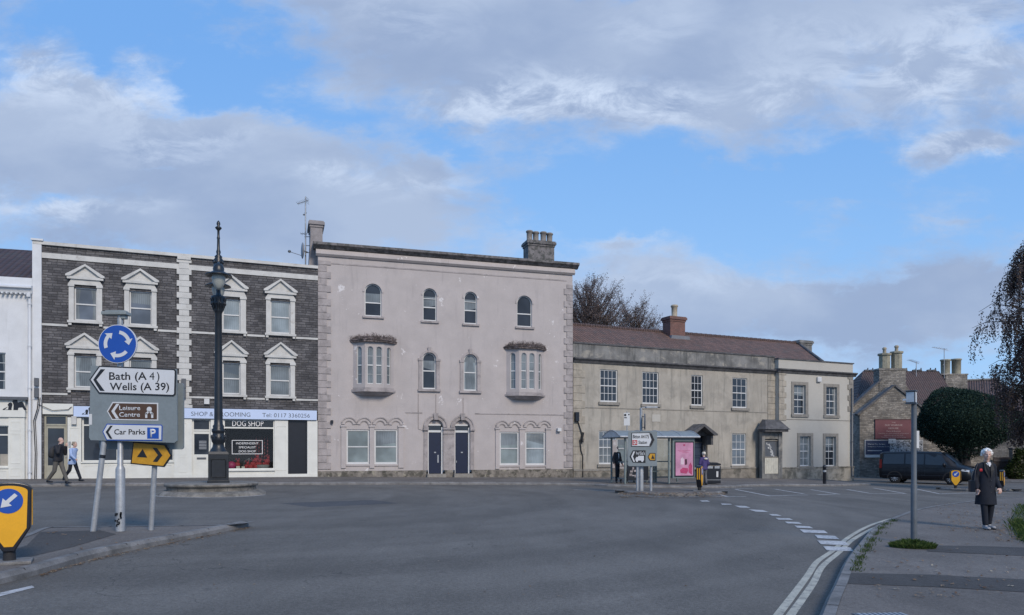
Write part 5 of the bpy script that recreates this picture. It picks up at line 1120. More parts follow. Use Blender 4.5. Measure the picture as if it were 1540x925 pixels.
# back to back board behind it
L2_ = Loc(180, 799, 'direction_sign', 'plain back of a second grey board just behind the Bath and Wells board', 'road sign'); rt2 = L2_.root
MB().prism(rrect(L.x(142), L.x(270.5), L.z(676), L.z(575), .05), .14, .17).build('board', SGREY, rt2)
s = MB()
for q in (590, 650): s.box(L.x(150), L.x(262), .1, .139, L.z(q)-.02, L.z(q)+.02)
s.build('rail', GALV, rt2)
# roundabout sign on its lit column
L3_ = Loc(180.5, 799, 'roundabout_sign', 'round blue mini roundabout sign with three white arrows on a grey column', 'road sign'); rr_ = L3_.root
rr_.location.y += .0
k = L.k; s = MB(); s.lathe([(.074, 0), (.074, L.z(706)), (.068, L.z(704)), (.046, L.z(700)), (.045, L.z(480)), (.045, L.z(474))], (L.x(180.5), .0, 0), 16); cpo = s.build('column', GALV, rr_)
s = MB(); rn = random.Random(2)
for i in range(14): a = rn.uniform(-1.2, 1.2); zq_ = rn.uniform(.05, .3); s.box(L.x(180.5)+math.sin(a)*.05-.012, L.x(180.5)+math.sin(a)*.05+.012, -.078, -.06, zq_, zq_+rn.uniform(.02, .06))
s.build('torn_sticker', SB, cpo)
cx, cz = L.x(181), L.z(518.5); rD = 28.8*k
s = MB(); s.prism(discpts(cx, cz, rD, 40), -.1, -.07); dsc = s.build('sign_disc', SW, rr_); MB().prism(discpts(cx, cz, rD*.965, 40), -.105, -.101).build('blue_face', BLUE, dsc)
s = MB()
for a0 in (95, 215, 335):
    n = 10; r0, r1 = rD*.52, rD*.70; p = [R(a0-15-60*i/n) for i in range(n+1)]     # clockwise arrows
    for i in range(n): s.prism([(cx+r0*math.cos(p[i]), cz+r0*math.sin(p[i])), (cx+r1*math.cos(p[i]), cz+r1*math.sin(p[i])), (cx+r1*math.cos(p[i+1]), cz+r1*math.sin(p[i+1])), (cx+r0*math.cos(p[i+1]), cz+r0*math.sin(p[i+1]))], -.11, -.106)
    e = p[-1]; te = e-R(26); s.prism([(cx+r0*.76*math.cos(e), cz+r0*.76*math.sin(e)), (cx+r1*1.2*math.cos(e), cz+r1*1.2*math.sin(e)), (cx+(r0+r1)/2*math.cos(te), cz+(r0+r1)/2*math.sin(te))], -.11, -.106)
s.build('arrows', SW, dsc)
s = MB(); s.hprism([(L.x(156), -.1), (L.x(193), -.1), (L.x(193), .1), (L.x(156), .1)], L.z(474.5), L.z(469.5)); s.hprism([(L.x(160), -.07), (L.x(190), -.07), (L.x(190), .07), (L.x(160), .07)], L.z(469.5)+.001, L.z(467.5)); s.box(L.x(183), L.x(190), -.05, .05, L.z(480), L.z(474.6)); s.build('sign_light', mat('grey green lamp housing', (.22, .25, .25), .5), rr_, bev=.01)
# amber diversion sign
L4_ = Loc(227, 797, 'diversion_sign', 'amber arrow plate with black triangle and chevron on a leaning grey post', 'road sign'); r6 = L4_.root; M_ = L4_
s = MB(); s.tube([(0, 0, 0), (M_.x(236.5), -.09, M_.z(699)), (M_.x(237.5), -.096, M_.z(668))], .043, 12); s.build('post', GALV, r6)
oo = M_.P([(207.5, 664), (255, 668.3), (265.5, 685), (253.5, 702.3), (203.8, 697.7)]); q = MB().prism(oo, -.17, -.14).build('arrow_plate', SB, r6); plate(inset(oo, .022), -.1705, SYEL, 'amber_face', q)
s = MB(); s.prism(M_.P([(214, 687), (229, 688), (222.3, 675.3)]), -.18, -.175); s.prism(M_.P([(237, 673.3), (243.5, 673.9), (251.5, 684.7), (244, 694.5), (237.5, 693.9), (245, 684.2)]), -.18, -.175); s.build('symbols', SB, q)

# keep left bollards
def bollard(loc, rz, label):
    r = empty('keep_left_bollard', loc, rz, label, 'bollard', 'yellow keep left bollards on the islands')
    def prof(w, zt_, zs, zb, wb): 
        top_ = [(w*math.cos(R(a)), zs+(zt_-zs)*math.sin(R(a))) for a in range(0, 181, 15)]
        return [(-wb, zb), (wb, zb), (w*.94, .42)]+top_+[(-w*.94, .42)]
    o_ = MB().prism(prof(.235, .98, .9, .14, .06), -.09, .09).build('body', BLACKP, r, bev=.012)
    f = MB().prism(prof(.195, .94, .87, .2, .045), -.098, -.0905).build('yellow_panel', YEL, r)
    MB().prism(prof(.195, .94, .87, .2, .045), .0905, .098).build('yellow_panel', YEL, r)
    q = MB().prism(discpts(0, .755, .15), -.104, -.0985).build('blue_disc', BLUE, f)
    s = MB(); c, d = math.cos(R(-135)), math.sin(R(-135))
    A = lambda l, t_: (l*c-t_*d, .755+l*d+t_*c)
    s.prism([A(-.11, -.022), A(-.11, .022), A(.015, .022), A(.015, .065), A(.11, .0), A(.015, -.065), A(.015, -.022)], -.109, -.1045); s.build('arrow', SW, q)
    for sg_ in (-1, 1):
        s = MB()
        for yy in (-.055, .02): s.box(sg_*.235-.004*(sg_ < 0)+0, sg_*.235+.004*(sg_ > 0)+.0, yy, yy+.035, .45, .88)
        s.build('side_strip', YEL, r)
    s = MB(); s.lathe([(.07, .0), (.065, .16)], n=14); s.build('neck', RUBBER, r)
    s = MB(); s.box(-.24, .24, -.2, .2, -.01, .03); s.build('base_plate', KERB, r, bev=.01); return r
pb = G(14, 846, KH)
bol = bollard(pb, R(29), 'large yellow keep left bollard in the near left corner')
for px, d, py, rz, lab in ((1052, None, 738.5, R(66), 'edge on black and yellow bollard on the middle island'), (1437, None, 735.5, R(-24), 'small yellow keep left bollard in front of the black van'), (1507, None, 736, R(50), 'yellow striped bollard half hidden behind the white haired woman')):
    c = copy_tree(bol); c.location = G(px, py, KH); c.rotation_euler = (0, 0, rz); c['label'] = lab

# ornate lamp on its stone plinth
p_ = PLC.copy(); p_.z = gz(p_.x); e = empty('lamp_plinth', p_, 0, 'low round stone plinth under the iron lamp', 'plinth')
PST = mat('weathered plinth stone', (.20, .188, .168), .9, .3, 2.5, .12, 25, .012, stain=((.07, .07, .065), 2.2, .48, .68, .8))
MB().lathe([(1.66, -.02), (1.64, .06), (1.5, .13), (1.44, .14)], n=64).build('skirt', PST, e); MB().lathe([(1.34, .141), (1.34, .27), (1.4, .28), (1.42, .34), (1.38, .37), (0, .37)], n=64, cap=False).build('drum', PST, e)
s = MB()
for i in range(22): a = 2*math.pi*i/22; s.add([(1.345*math.cos(a+q), 1.345*math.sin(a+q), z) for q, z in ((-.006, .15), (.006, .15), (.006, .27), (-.006, .27))], [(0, 1, 2, 3)])
s.build('joints', WDARK, e)
lp = Vector(((328.5-CX)/F*PLC.y, PLC.y, p_.z+.37)); e = empty('street_lamp', lp, R(22), 'tall ornate black cast iron lamp with two hooded lanterns and spire', 'street lamp'); kk = PLC.y/F
z_ = lambda py: ZC-(py-HY)*kk-lp.z
s = MB(); w = 14.3*kk; s.box(-w*1.08, w*1.08, -w*1.08, w*1.08, 0, .08); s.box(-w, w, -w, w, .08, z_(683)); 
s.add([(-w*1.03, -w*1.03, z_(683)+.001), (w*1.03, -w*1.03, z_(683)+.001), (w*1.03, w*1.03, z_(683)+.001), (-w*1.03, w*1.03, z_(683)+.001), (-w*.9, -w*.9, z_(679)), (w*.9, -w*.9, z_(679)), (w*.9, w*.9, z_(679)), (-w*.9, w*.9, z_(679))], [(0, 1, 5, 4), (1, 2, 6, 5), (2, 3, 7, 6), (3, 0, 4, 7), (4, 5, 6, 7), (3, 2, 1, 0)])
for sg_ in (-1,):
    for q in (0, 1): panel(s, -w*.75, w*.75, .16, z_(690), -w-.001, .03)
s.build('pedestal', IRON, e, bev=.01)
prof = [(12.5, 679), (11, 676), (8.5, 672), (7.8, 667), (9.6, 664), (10.3, 660), (9.8, 656), (8.2, 653), (8.4, 651), (9.6, 649), (9.6, 646), (7.6, 644), (8.2, 641), (6.4, 638), (6.1, 630), (5.5, 560), (5.0, 472), (6.2, 469), (6.8, 467), (6.6, 464), (8.6, 460), (10.2, 455), (9.2, 453), (10.6, 449), (10.2, 446), (4.2, 444), (3.2, 440), (3.4, 412), (6.5, 406), (7.2, 400), (6.2, 396), (6.8, 391), (4.8, 388), (5.6, 386), (2.6, 383), (3.4, 379), (2.2, 375), (1.9, 360), (2.5, 358), (1.8, 356), (1.7, 347), (4.6, 343.5), (4.8, 342.5), (1.8, 340), (2.8, 337), (2.2, 334), (.2, 331.5)]
MB().lathe([(r*kk, z_(py)) for r, py in prof], n=20).build('column', IRON, e)
s = MB()
for i in range(10):
    a = 2*math.pi*i/10; ca, sa = math.cos(a), math.sin(a)
    s.ball((9.6*kk*ca, 9.6*kk*sa, z_(657)), (.035, .035, .07), 6, 5); s.tube([(6.2*kk*ca, 6.2*kk*sa, z_(640)), (8*kk*ca, 8*kk*sa, z_(648)), (9.3*kk*ca, 9.3*kk*sa, z_(645))], .018, 5)
    s.ball((9.6*kk*ca, 9.6*kk*sa, z_(457)), (.035, .035, .06), 6, 5); s.tube([(6*kk*ca, 6*kk*sa, z_(468)), (8.6*kk*ca, 8.6*kk*sa, z_(461)), (10.6*kk*ca, 10.6*kk*sa, z_(449))], .022, 5)
    s.ball((6.6*kk*ca, 6.6*kk*sa, z_(395)), (.03, .03, .05), 6, 4)
s.build('acanthus_ornament', IRON, e)
LGLASS = mat('frosted lantern glass', (.34, .36, .34), .25, .1, 5)
for i, (dy, lab) in enumerate(((-.82, None), (.82, None))):
    zh = 7.02-lp.z; s = MB(); s.lathe([(.09, zh+.34), (.13, zh+.3), (.17, zh+.2), (.16, zh+.12), (.22, zh+.08), (.39, zh+.0), (.4, zh-.03), (.36, zh-.03), (.18, zh+.03)], (0, dy, 0), 28); la = s.build('lantern', IRON, e)
    MB().lathe([(.2, zh+.01), (.205, zh-.1), (.18, zh-.26), (.11, zh-.4), (.03, zh-.46), (0, zh-.465)], (0, dy, 0), 24, cap=False).build('glass_bowl', LGLASS, la)
    s = MB(); s.tube([(0, dy*.05, zh-.25), (0, dy*.5, zh+.28), (0, dy*.85, zh+.42), (0, dy, zh+.34)], .03, 8); s.build('bracket', IRON, e)

# middle island direction sign
L5 = Loc(964, 738, 'direction_sign', 'grey direction board for Bitton and Station on the middle island before the shelter', 'road sign'); r7 = L5.root; X, Z = L5.x, L5.z; k = L5.k
bd = MB().prism(rrect(X(944), X(987.5), Z(701), Z(649), .05), -.1, -.07).build('board', SGREY, r7)
o1 = L5.P([(949, 651), (977, 650.5), (983.5, 661.5), (977.5, 672), (948.5, 671.5)]); pl = plate(o1, -.101, SB, 'main_panel', r7, .01); plate(inset(o1, .025), -.1115, SW, 'white_face', pl)
plate(L5.P([(975.6, 652), (979, 652), (983.2, 661.5), (978.8, 670.5), (975.3, 670.5), (979, 661.5)]), -.1165, SB, 'chevron', pl)
t5 = lambda s_, a, c, pb_, pt_, m, par_, y=-.1165, bo=.02: text(s_, X(a), Z(pb_), X(c)-X(a), Z(pt_)-Z(pb_), y, m, par_, bold=bo)
t5('Bitton A4175', 951, 975, 659.2, 654, SB, pl); t5('Station', 959.5, 972.3, 667.7, 662.8, SB, pl)
REDS = mat('station red', (.4, .04, .04), .5); q = plate(L5.P([(950.2, 662), (957.6, 662), (957.6, 669.3), (950.2, 669.3)]), -.1165, REDS, 'rail_emblem', pl)
s = MB(); s.box(X(951), X(957), -.124, -.121, Z(665), Z(664.3)); s.box(X(951), X(957), -.124, -.121, Z(667.2), Z(666.5)); s.prism(L5.P([(952.5, 662.9), (953.6, 662.9), (955.4, 665.6), (954.2, 665.6)]), -.1275, -.1245); s.prism(L5.P([(954.2, 665.8), (955.4, 665.8), (953.4, 668.6), (952.2, 668.6)]), -.1275, -.1245); s.build('rail_arrows', SW, q)
o2 = L5.P([(946.3, 686.5), (951, 677.3), (970, 677.3), (970, 696), (951, 695.5)]); pl = plate(o2, -.101, SB, 'lorry_panel', r7, .01)
plate(L5.P([(948.5, 686.5), (952, 679), (954.3, 679), (951, 686.5), (954.3, 694.5), (952, 694.5)]), -.1115, SW, 'chevron', pl); t5("Ind Est's", 956, 969, 684, 679.3, SW, pl, -.1115)
s = MB(); s.prism(L5.P([(959, 685.5), (967.6, 685.5), (967.6, 692.5), (954.8, 692.5), (955, 689.5), (956.3, 687.3), (958.9, 687.3)]), -.116, -.1115); s.prism(discpts(X(957.2), Z(693), .04, 12), -.12, -.1165); s.prism(discpts(X(965), Z(693), .04, 12), -.12, -.1165); s.build('lorry_symbol', SW, pl)
o3 = L5.P([(973.3, 687), (976.5, 681.3), (985, 681.3), (985, 693), (976.5, 692.7)]); pl = plate(o3, -.101, SB, 'amber_plate', r7, .01); plate(inset(o3, .025), -.1115, SYEL, 'amber_face', pl)
s = MB(); s.prism(L5.P([(978.3, 690), (983.4, 690), (980.8, 683.6)]), -.12, -.1165); s.build('triangle', SB, pl)
for a in (958.5, 979): MB().tube([(X(a), 0, -.05), (X(a), 0, Z(652))], .05, 10).build('post', GALV, r7)
s = MB(); s.lathe([(.1, -.05), (.095, .15), (.085, Z(702)), (.05, Z(698)), (.05, Z(612))], (X(964), .0, 0), 12); s.build('post', GALV, r7) if False else None
s = MB(); s.lathe([(.095, -.05), (.09, Z(702)), (.055, Z(697)), (.05, Z(613))], (X(965), .13, 0), 12)
e = empty('lit_sign_column', L5.p, 0, 'tall grey column with side facing disc behind the Bitton board', 'sign column'); s.build('column', GALV, e)
s = MB(); s.lathe([(.3, -.02), (.3, .02)], n=28); o = s.build('sign_disc', DGREY, e); o.rotation_euler = (0, R(90), R(-12)); o.location = (X(970.5), .1, Z(634)); s = MB(); s.box(X(966), X(971), .08, .12, Z(627), Z(626)); s.box(X(966), X(971), .08, .12, Z(643), Z(642)); s.build('bracket', DGREY, e)
s = MB(); s.box(X(966), X(973), .1, .16, Z(613.5), Z(612)); s.hprism([(X(972), 0), (X(989), .0), (X(990), .24), (X(971), .24)], Z(613.8), Z(611.2)); s.build('sign_light', GALV, e, bev=.01)

# bus shelter
SHG = mat('shelter grey green steel', (.16, .2, .2), .45, .08, 4); A_ = at(940, HY, 33.2); rz = R(16); bs = empty('bus_shelter', (A_.x, 33.2, gz(A_.x)+KH), rz, 'grey glazed bus shelter with curved roof before the cream house', 'bus shelter')
lx = lambda px, y=0: ((px-CX)/F*(33.2+y*math.cos(rz))-A_.x+y*math.sin(rz))/(math.cos(rz)-(px-CX)/F*math.sin(rz))
Wd = lx(1044); Dp = 1.5; Hs = ZC-(657.5-HY)/F*33.2-bs.location.z
for x_, y_ in ((0, 0), (lx(1006), 0), (-.0, Dp), (lx(1006), Dp), (Wd*.33, Dp), (Wd*.66, Dp), (Wd-.06, Dp)): MB().box(x_-.035, x_+.035, y_-.035, y_+.035, 0, Hs).build('post', SHG, bs)
s = MB(); n = 10; arc = [(-.25+(Dp+.45)*i/n, Hs+.02+.27*math.sin(math.pi*i/n)) for i in range(n+1)]
for i in range(n): s.add([(x_, arc[j][0], arc[j][1]+q) for q in (0, .03) for x_ in (-.35, Wd+.15) for j in (i, i+1)], [(0, 1, 3, 2), (4, 6, 7, 5), (0, 2, 6, 4), (1, 5, 7, 3), (0, 4, 5, 1), (2, 3, 7, 6)])
ROOFG = mat('translucent shelter roof', (.20, .22, .215), .35, .1, 3); rs = s.build('roof', ROOFG, bs)
s = MB()
for x_ in (-.36, Wd*.26, Wd*.52, Wd*.78, Wd+.13): s.tube([(x_, p[0], p[1]+.03) for p in arc], .028, 6)
s.tube([(-.36, -.25, Hs+.02), (Wd+.15, -.25, Hs+.02)], .05, 8); s.tube([(-.36, Dp+.2, Hs+.02), (Wd+.15, Dp+.2, Hs+.02)], .05, 8); s.build('roof_rib', GALV, rs)
s = MB(); s.add([(-.37, -.25, Hs)]+[(-.37, p[0], p[1]) for p in arc]+[(-.37, Dp+.2, Hs)], [tuple(range(n+3))]); s.build('roof_end', mat('milky acrylic', (.42, .46, .48), .3), rs)
SG = clear_glass('shelter glass', (.80, .86, .86)); s = MB(); s.quad((0, .05, .22), (0, Dp-.05, .22), (0, Dp-.05, Hs-.1), (0, .05, Hs-.1)); s.build('end_glass', SG, bs)
for i in range(3): x0_ = (0, Wd*.33, Wd*.66)[i]+.04; x1_ = (Wd*.33, Wd*.66, Wd-.06)[i]-.04; MB().quad((x0_, Dp, .25), (x1_, Dp, .25), (x1_, Dp, Hs-.08), (x0_, Dp, Hs-.08)).build('back_glass', SG, bs)
s = MB(); s.box(.04, Wd-.1, Dp-.03, Dp+.03, .2, .26); s.box(.04, Wd-.1, Dp-.03, Dp+.03, .95, 1.0); s.box(-.02, .02, .04, Dp-.04, .2, .26); s.box(-.02, .02, .04, Dp-.04, .95, 1.01); s.box(0.03, lx(1006), Dp-.5, Dp-.2, .5, .54)
for x_ in (.6, 1.6): s.box(x_, x_+.05, Dp-.4, Dp-.35, 0, .5)
s.build('rails_and_bench', SHG, bs)
# low poster case
a0, a1 = lx(944.5, .9), lx(976, .9); s = MB(); s.box(a0, a1, .95, 1.0, .12, .82); lc = s.build('low_poster', BLACKP, bs); s = MB(); rn = random.Random(8)
for i in range(9): xx = a0+.08+rn.random()*(a1-a0-.35); zz_ = .2+rn.random()*.45; s.box(xx, xx+rn.uniform(.06, .25), .94, .949, zz_, zz_+rn.uniform(.03, .12))
s.build('poster_print', mat('poster greys', (.3, .28, .3), .5, .4, 8), lc)
# pink advertisement case
a0, a1 = lx(1010, 0), lx(1043, 0); zb_, zt_ = ZC-(719.5-HY)/F*33.2-bs.location.z, Hs-.02
s = MB(); s.box(a0, a1, -.1, .08, zb_-.02, zt_); ac = s.build('advert_case', SHG, bs, bev=.01); z0_, z1_ = ZC-(718-HY)/F*33.2-bs.location.z, ZC-(663.5-HY)/F*33.2-bs.location.z; f0, f1 = lx(1012.7), lx(1041.7)
MB().box(f0, f1, -.115, -.101, z0_, z1_).build('black_frame', BLACKP, ac)
PNK = mat('pink poster print', (.50, .24, .36), .4, .15, 2.5, .02, 20); DPK = mat('deep pink print', (.42, .05, .14), .4, .2, 6); LPK = mat('pale print', (.62, .48, .55), .4)
g0, g1, h0, h1 = f0+.05, f1-.05, z0_+.06, z1_-.06; po = MB().box(g0, g1, -.122, -.1155, h0, h1).build('poster', PNK, ac); gw_, gh = g1-g0, h1-h0
s = MB(); s.prism([(g0+gw_*.28, h0+gh*.08), (g0+gw_*.62, h0+gh*.06), (g0+gw_*.72, h0+gh*.14), (g0+gw_*.7, h0+gh*.22), (g0+gw_*.4, h0+gh*.24), (g0+gw_*.25, h0+gh*.17)], -.128, -.1225); s.prism([(g0+gw_*.74, h0+gh*.1), (g0+gw_*.93, h0+gh*.02), (g0+gw_*.95, h0+gh*.3), (g0+gw_*.86, h0+gh*.4), (g0+gw_*.75, h0+gh*.3)], -.128, -.1225); s.box(g0+gw_*.44, g0+gw_*.54, -.128, -.1225, h0+gh*.9, h0+gh*.95); s.build('poster_shapes', DPK, po)
s = MB(); s.prism([(g0+gw_*.28, h0+gh*.34), (g0+gw_*.46, h0+gh*.33), (g0+gw_*.48, h0+gh*.5), (g0+gw_*.38, h0+gh*.56), (g0+gw_*.29, h0+gh*.5)], -.128, -.1225); s.build('poster_bottle', LPK, po); MB().prism([(g0+gw_*.53, h0+gh*.32), (g0+gw_*.66, h0+gh*.34), (g0+gw_*.64, h0+gh*.5), (g0+gw_*.53, h0+gh*.5)], -.128, -.1225).build('poster_jar', mat('dark plum print', (.08, .02, .04), .4), po)
s = MB(); 
for i, (a, c) in enumerate(((.12, .85), (.2, .6), (.35, .75))): s.box(g0+gw_*a, g0+gw_*c, -.125, -.1225, h0+gh*(.76-.035*i), h0+gh*(.768-.035*i))
s.build('poster_lines', DPK, po)
# timetable flag on the shelter: pole with notice
e = Loc(943, 727, 'bus_stop_flag', 'tall thin pole with white timetable plates left of the shelter', 'bus stop', d=36.5); X, Z = e.x, e.z; er = e.root
MB().tube([(0, 0, 0), (0, 0, Z(619))], .03, 8).build('pole', GALV, er); pl = MB().box(X(938), X(947), -.05, -.032, Z(640), Z(621)).build('notice_plate', UPVC, er)
s = MB(); s.prism(discpts(X(940), Z(624.3), .06, 10), -.056, -.051); s.box(X(938.5), X(942.5), -.056, -.051, Z(629), Z(627.6)); s.box(X(944.6), X(946.5), -.056, -.051, Z(624.5), Z(622.5)); s.build('notice_print', SB, pl)
# litter bin
e = Loc(1073.5, 728, 'litter_bin', 'black double litter bin with domed lid beside the shelter', 'litter bin'); X, Z = e.x, e.z; w = X(1084.5)-X(1063); w /= 2; h = Z(695)
s = MB(); s.box(-w, w, 0, .6, .03, h-.16); s.build('body', BLACKP, e.root, bev=.03); s = MB(); s.prism([(-w-.02, h-.15), (w+.02, h-.15), (w-.02, h-.06), (w*.5, h), (-w*.5, h), (-w+.02, h-.06)], -.02, .62); s.build('lid', BLACKP, e.root, bev=.02)
s = MB(); s.box(-w*.85, -w*.15, -.012, -.002, h-.3, h-.18); s.box(w*.12, w*.8, -.012, -.002, h-.3, h-.18); s.build('opening_label', GALV, e.root); MB().box(w*.35, w*.62, -.012, -.002, h*.32, h*.58).build('sticker', UPVC, e.root); MB().box(-w-.01, w+.01, -.015, -.003, h*.18, h*.2).build('band', GALV, e.root)
# small post by the cream wall
e = Loc(1240, 727.5, 'bollard_post', 'short black post with pale band on the footway by the end bay', 'bollard'); s = MB(); s.lathe([(.085, 0), (.085, .82), (.1, .84), (.1, .92), (.06, .98), (0, 1.0)], n=14, cap=False); s.build('post', BLACKP, e.root); MB().lathe([(.09, .62), (.09, .72)], n=14).build('band', GALV, e.root)
# bus stop pole, near right
e = Loc(1374.5, 816, 'bus_stop_pole', 'grey bus stop pole with small white flag on the near footway', 'bus stop'); X, Z = e.x, e.z; er = e.root
s = MB(); s.lathe([(.052, -.02), (.05, .98), (.043, 1.0), (.042, Z(606))], n=16); s.build('pole', mat('weathered grey pole', (.09, .105, .12), .55, .15, 4, .05, 30), er)
s = MB(); s.hprism([(X(1363), .02), (X(1371), -.1), (X(1380), .04), (X(1372), .14)], Z(606), Z(589)); fl = s.build('flag_case', DGREY, er, bev=.006); s = MB(); s.hprism([(X(1361), .0), (X(1371), -.13), (X(1382), .04), (X(1372), .17)], Z(589)+.001, Z(587.3)); s.hprism([(X(1361), .0), (X(1371), -.13), (X(1382), .04), (X(1372), .17)], Z(607.5), Z(606)-.001); s.build('rim', DGREY, fl)
p0, p1 = Vector((X(1363), .02, 0)), Vector((X(1371), -.1, 0)); 
def onface(p0, p1, a, c, z0, z1, off, mname, m, par_):
    d_ = (p1-p0); n_ = Vector((d_.y, -d_.x, 0)).normalized()*off; A, B = p0+d_*a+n_, p0+d_*c+n_
    MB().quad((A.x, A.y, z0), (B.x, B.y, z0), (B.x, B.y, z1), (A.x, A.y, z1)).build(mname, m, par_)
onface(p0, p1, .08, .95, Z(605), Z(590), .008, 'flag_face', UPVC, fl)
p2 = Vector((X(1380), .04, 0)); onface(p1, p2, .05, .95, Z(605), Z(590), .008, 'flag_face', UPVC, fl)
t_ = text('Bus', 0, 0, .085, .05, 0, DGREY, fl, bold=.02); t_.location = ((p1.x+p2.x)/2-.04, (p1.y+p2.y)/2-.03, Z(600)); t_.rotation_euler = (0, 0, math.atan2(p2.y-p1.y, p2.x-p1.x))
s = MB(); s.box(X(1376), X(1381), -.03, .0, Z(674), Z(648)); s.build('timetable', UPVC, er)
onface(Vector((X(1357.5), -.0, 0)), Vector((X(1362), -.06, 0)), 0, 1, Z(602.5), Z(600), 0, 'bracket_end', UPVC, er)

# ================================================================ VEHICLES
CARB = mat('black car paint', (.007, .009, .014), .38, .05, 2, .02, 30, spec=.3, coat=.12); CGL = mat('tinted car glass', (.02, .026, .034), .08, .1, 1, spec=.6); RIM = mat('alloy wheel', (.45, .46, .48), .35, metal=.6); LAMPC = mat('headlamp', (.55, .58, .62), .15, spec=.8); TAIL = mat('tail lamp', (.2, .01, .01), .3)
def vehicle(name, label, stations, wheels, wr, wins, loc, rz, front, cat_, wid):
    e = empty(name, loc, rz, label, cat_)
    s = MB(); rings = []
    for (x, z0, zb, zr, w0, w1) in stations:
        half = [(w0*.9, z0), (w0, z0+.12), (w0*1.0, (z0+zb)*.55), (w0*.985, zb), (w1, zr-.1), (w1-.12, zr-.015), (0, zr)]
        rings.append([(x, -a, z) for a, z in half]+[(x, a, z) for a, z in half[-2::-1]])
    n = len(rings[0]); vs = [p for r in rings for p in r]
    s.add(vs, [(j*n+i, j*n+i+1, (j+1)*n+i+1, (j+1)*n+i) for j in range(len(rings)-1) for i in range(n-1)], True)
    s.add(rings[0], [tuple(range(n))]); s.add(rings[-1], [tuple(range(n-1, -1, -1))]); s.add([p for r in rings for p in (r[0], r[-1])], [(2*j, 2*j+1, 2*j+3, 2*j+2) for j in range(len(rings)-1)])
    body = s.build('body', CARB, e)
    for px in wheels:
        for sy in (-1, 1):
            t_ = MB(); t_.lathe([(wr*.62, -.11), (wr*.95, -.11), (wr, -.06), (wr, .06), (wr*.95, .11), (wr*.62, .11)], n=28); w = t_.build('wheel', RUBBER, e); w.rotation_euler = (R(90), 0, 0); w.location = (px, sy*(wid-.13), wr)
            t_ = MB(); t_.lathe([(wr*.62, -.1), (wr*.6, -.1), (wr*.58, -.08), (wr*.58, .08), (wr*.6, .1), (wr*.62, .1)], n=28, cap=False)
            for k_ in range(10):
                a = R(36*k_)
                for sz in (-.112, .1): t_.add([(r_*math.cos(a+q)-0, r_*math.sin(a+q), sz+dz) for dz in (0, .012) for r_, q in ((wr*.12, -.25), (wr*.6, -.07), (wr*.6, .07), (wr*.12, .25))], [(0, 1, 2, 3), (7, 6, 5, 4), (0, 4, 5, 1), (2, 6, 7, 3)])
            t_.lathe([(wr*.15, -.118), (wr*.15, .118)], n=12); rm = t_.build('rim', RIM, w)
            MB().lathe([(wr*.57, -.085), (wr*.57, .085)], n=20).build('brake_disc', RUBBER, w)
            a_ = MB(); arc_band(a_, px, wr, wr+.03, wr+.09, sy*wid-.03 if sy > 0 else -wid-.012, sy*wid+.012 if sy > 0 else -wid+.03, -5, 185, 16); a_.build('wheel_arch', RUBBER, e)
    for nm, poly, m in wins: q = MB(); q.add(poly, [tuple(range(len(poly)))]); q.build(nm, m, e)
    return e, body
# stations: x (nose = +), underside, belt, roof, half widths low / high
vs_ = [(-2.55, .5, 1.15, 1.55, .88, .80), (-2.5, .36, 1.15, 1.92, .96, .83), (-2.3, .3, 1.15, 1.99, .98, .84), (-1, .28, 1.15, 2.02, .98, .84), (.6, .28, 1.12, 2.0, .98, .83), (.95, .28, 1.12, 1.93, .98, .8), (1.3, .28, 1.1, 1.72, .98, .76), (1.72, .28, 1.06, 1.30, .97, .76), (1.8, .28, 1.03, 1.2, .97, .8), (2.2, .28, .93, 1.1, .95, .8), (2.42, .3, .8, .98, .9, .75), (2.52, .38, .68, .85, .78, .62)]
sy = -.985
vw = [('side_window', [(.1, -.975, 1.2), (1.32, -.965, 1.16), (.98, -.83, 1.75), (.75, -.83, 1.83), (.1, -.845, 1.85)], CGL), ('side_window', [(-1.0, -.98, 1.22), (.02, -.975, 1.2), (.02, -.85, 1.85), (-1.0, -.855, 1.86)], CGL), ('side_window', [(-2.3, -.975, 1.22), (-1.08, -.98, 1.22), (-1.08, -.86, 1.86), (-2.25, -.86, 1.84)], CGL),
      ('windscreen', [(1.70, -.73, 1.31), (1.70, .73, 1.31), (.98, .72, 1.94), (.98, -.72, 1.94)], CGL), ('headlight', [(2.02, -.985, .84), (2.44, -.925, .78), (2.44, -.87, .9), (2.06, -.975, .94)], LAMPC), ('headlight', [(2.05, .965, .86), (2.43, .89, .78), (2.44, .78, .92), (2.1, .9, .99)], LAMPC),
      ('grille', [(2.535, -.5, .48), (2.535, .5, .48), (2.5, .5, .78), (2.5, -.5, .78)], RUBBER), ('number_plate', [(2.55, -.26, .42), (2.55, .26, .42), (2.55, .26, .53), (2.55, -.26, .53)], UPVC), ('tail_light', [(-2.53, -.955, .95), (-2.36, -.995, .95), (-2.36, -.94, 1.5), (-2.52, -.9, 1.5)], TAIL)]
for nm in (1.62,):
    pass
vloc = at(1394, HY, 46.3); vloc.z = gz(vloc.x)+.0
van, vb = vehicle('parked_van', 'long black van with alloy wheels parked before the stone gable', vs_, (-1.62, 1.48), .345, vw, vloc, R(-41), 1, 'van', .98)
s = MB(); s.box(-2.1, 2., -.992, -.984, .98, 1.0); s.box(-2.35, 1.1, -.995, -.985, .52, .55)
for x in (-1.04, .06, 1.2): s.box(x, x+.015, -.99, -.982, .5, 1.12)
s.build('side_trim', BLACKP, vb); s = MB(); s.ball((1.15, -1.12, 1.2), (.08, .12, .13)); s.build('wing_mirror', CARB, van); s = MB(); s.box(.15, .3, -1.0, -.985, .98, 1.02); s.box(-.95, -.8, -1.0, -.985, .98, 1.02); s.build('door_handle', CARB, van)
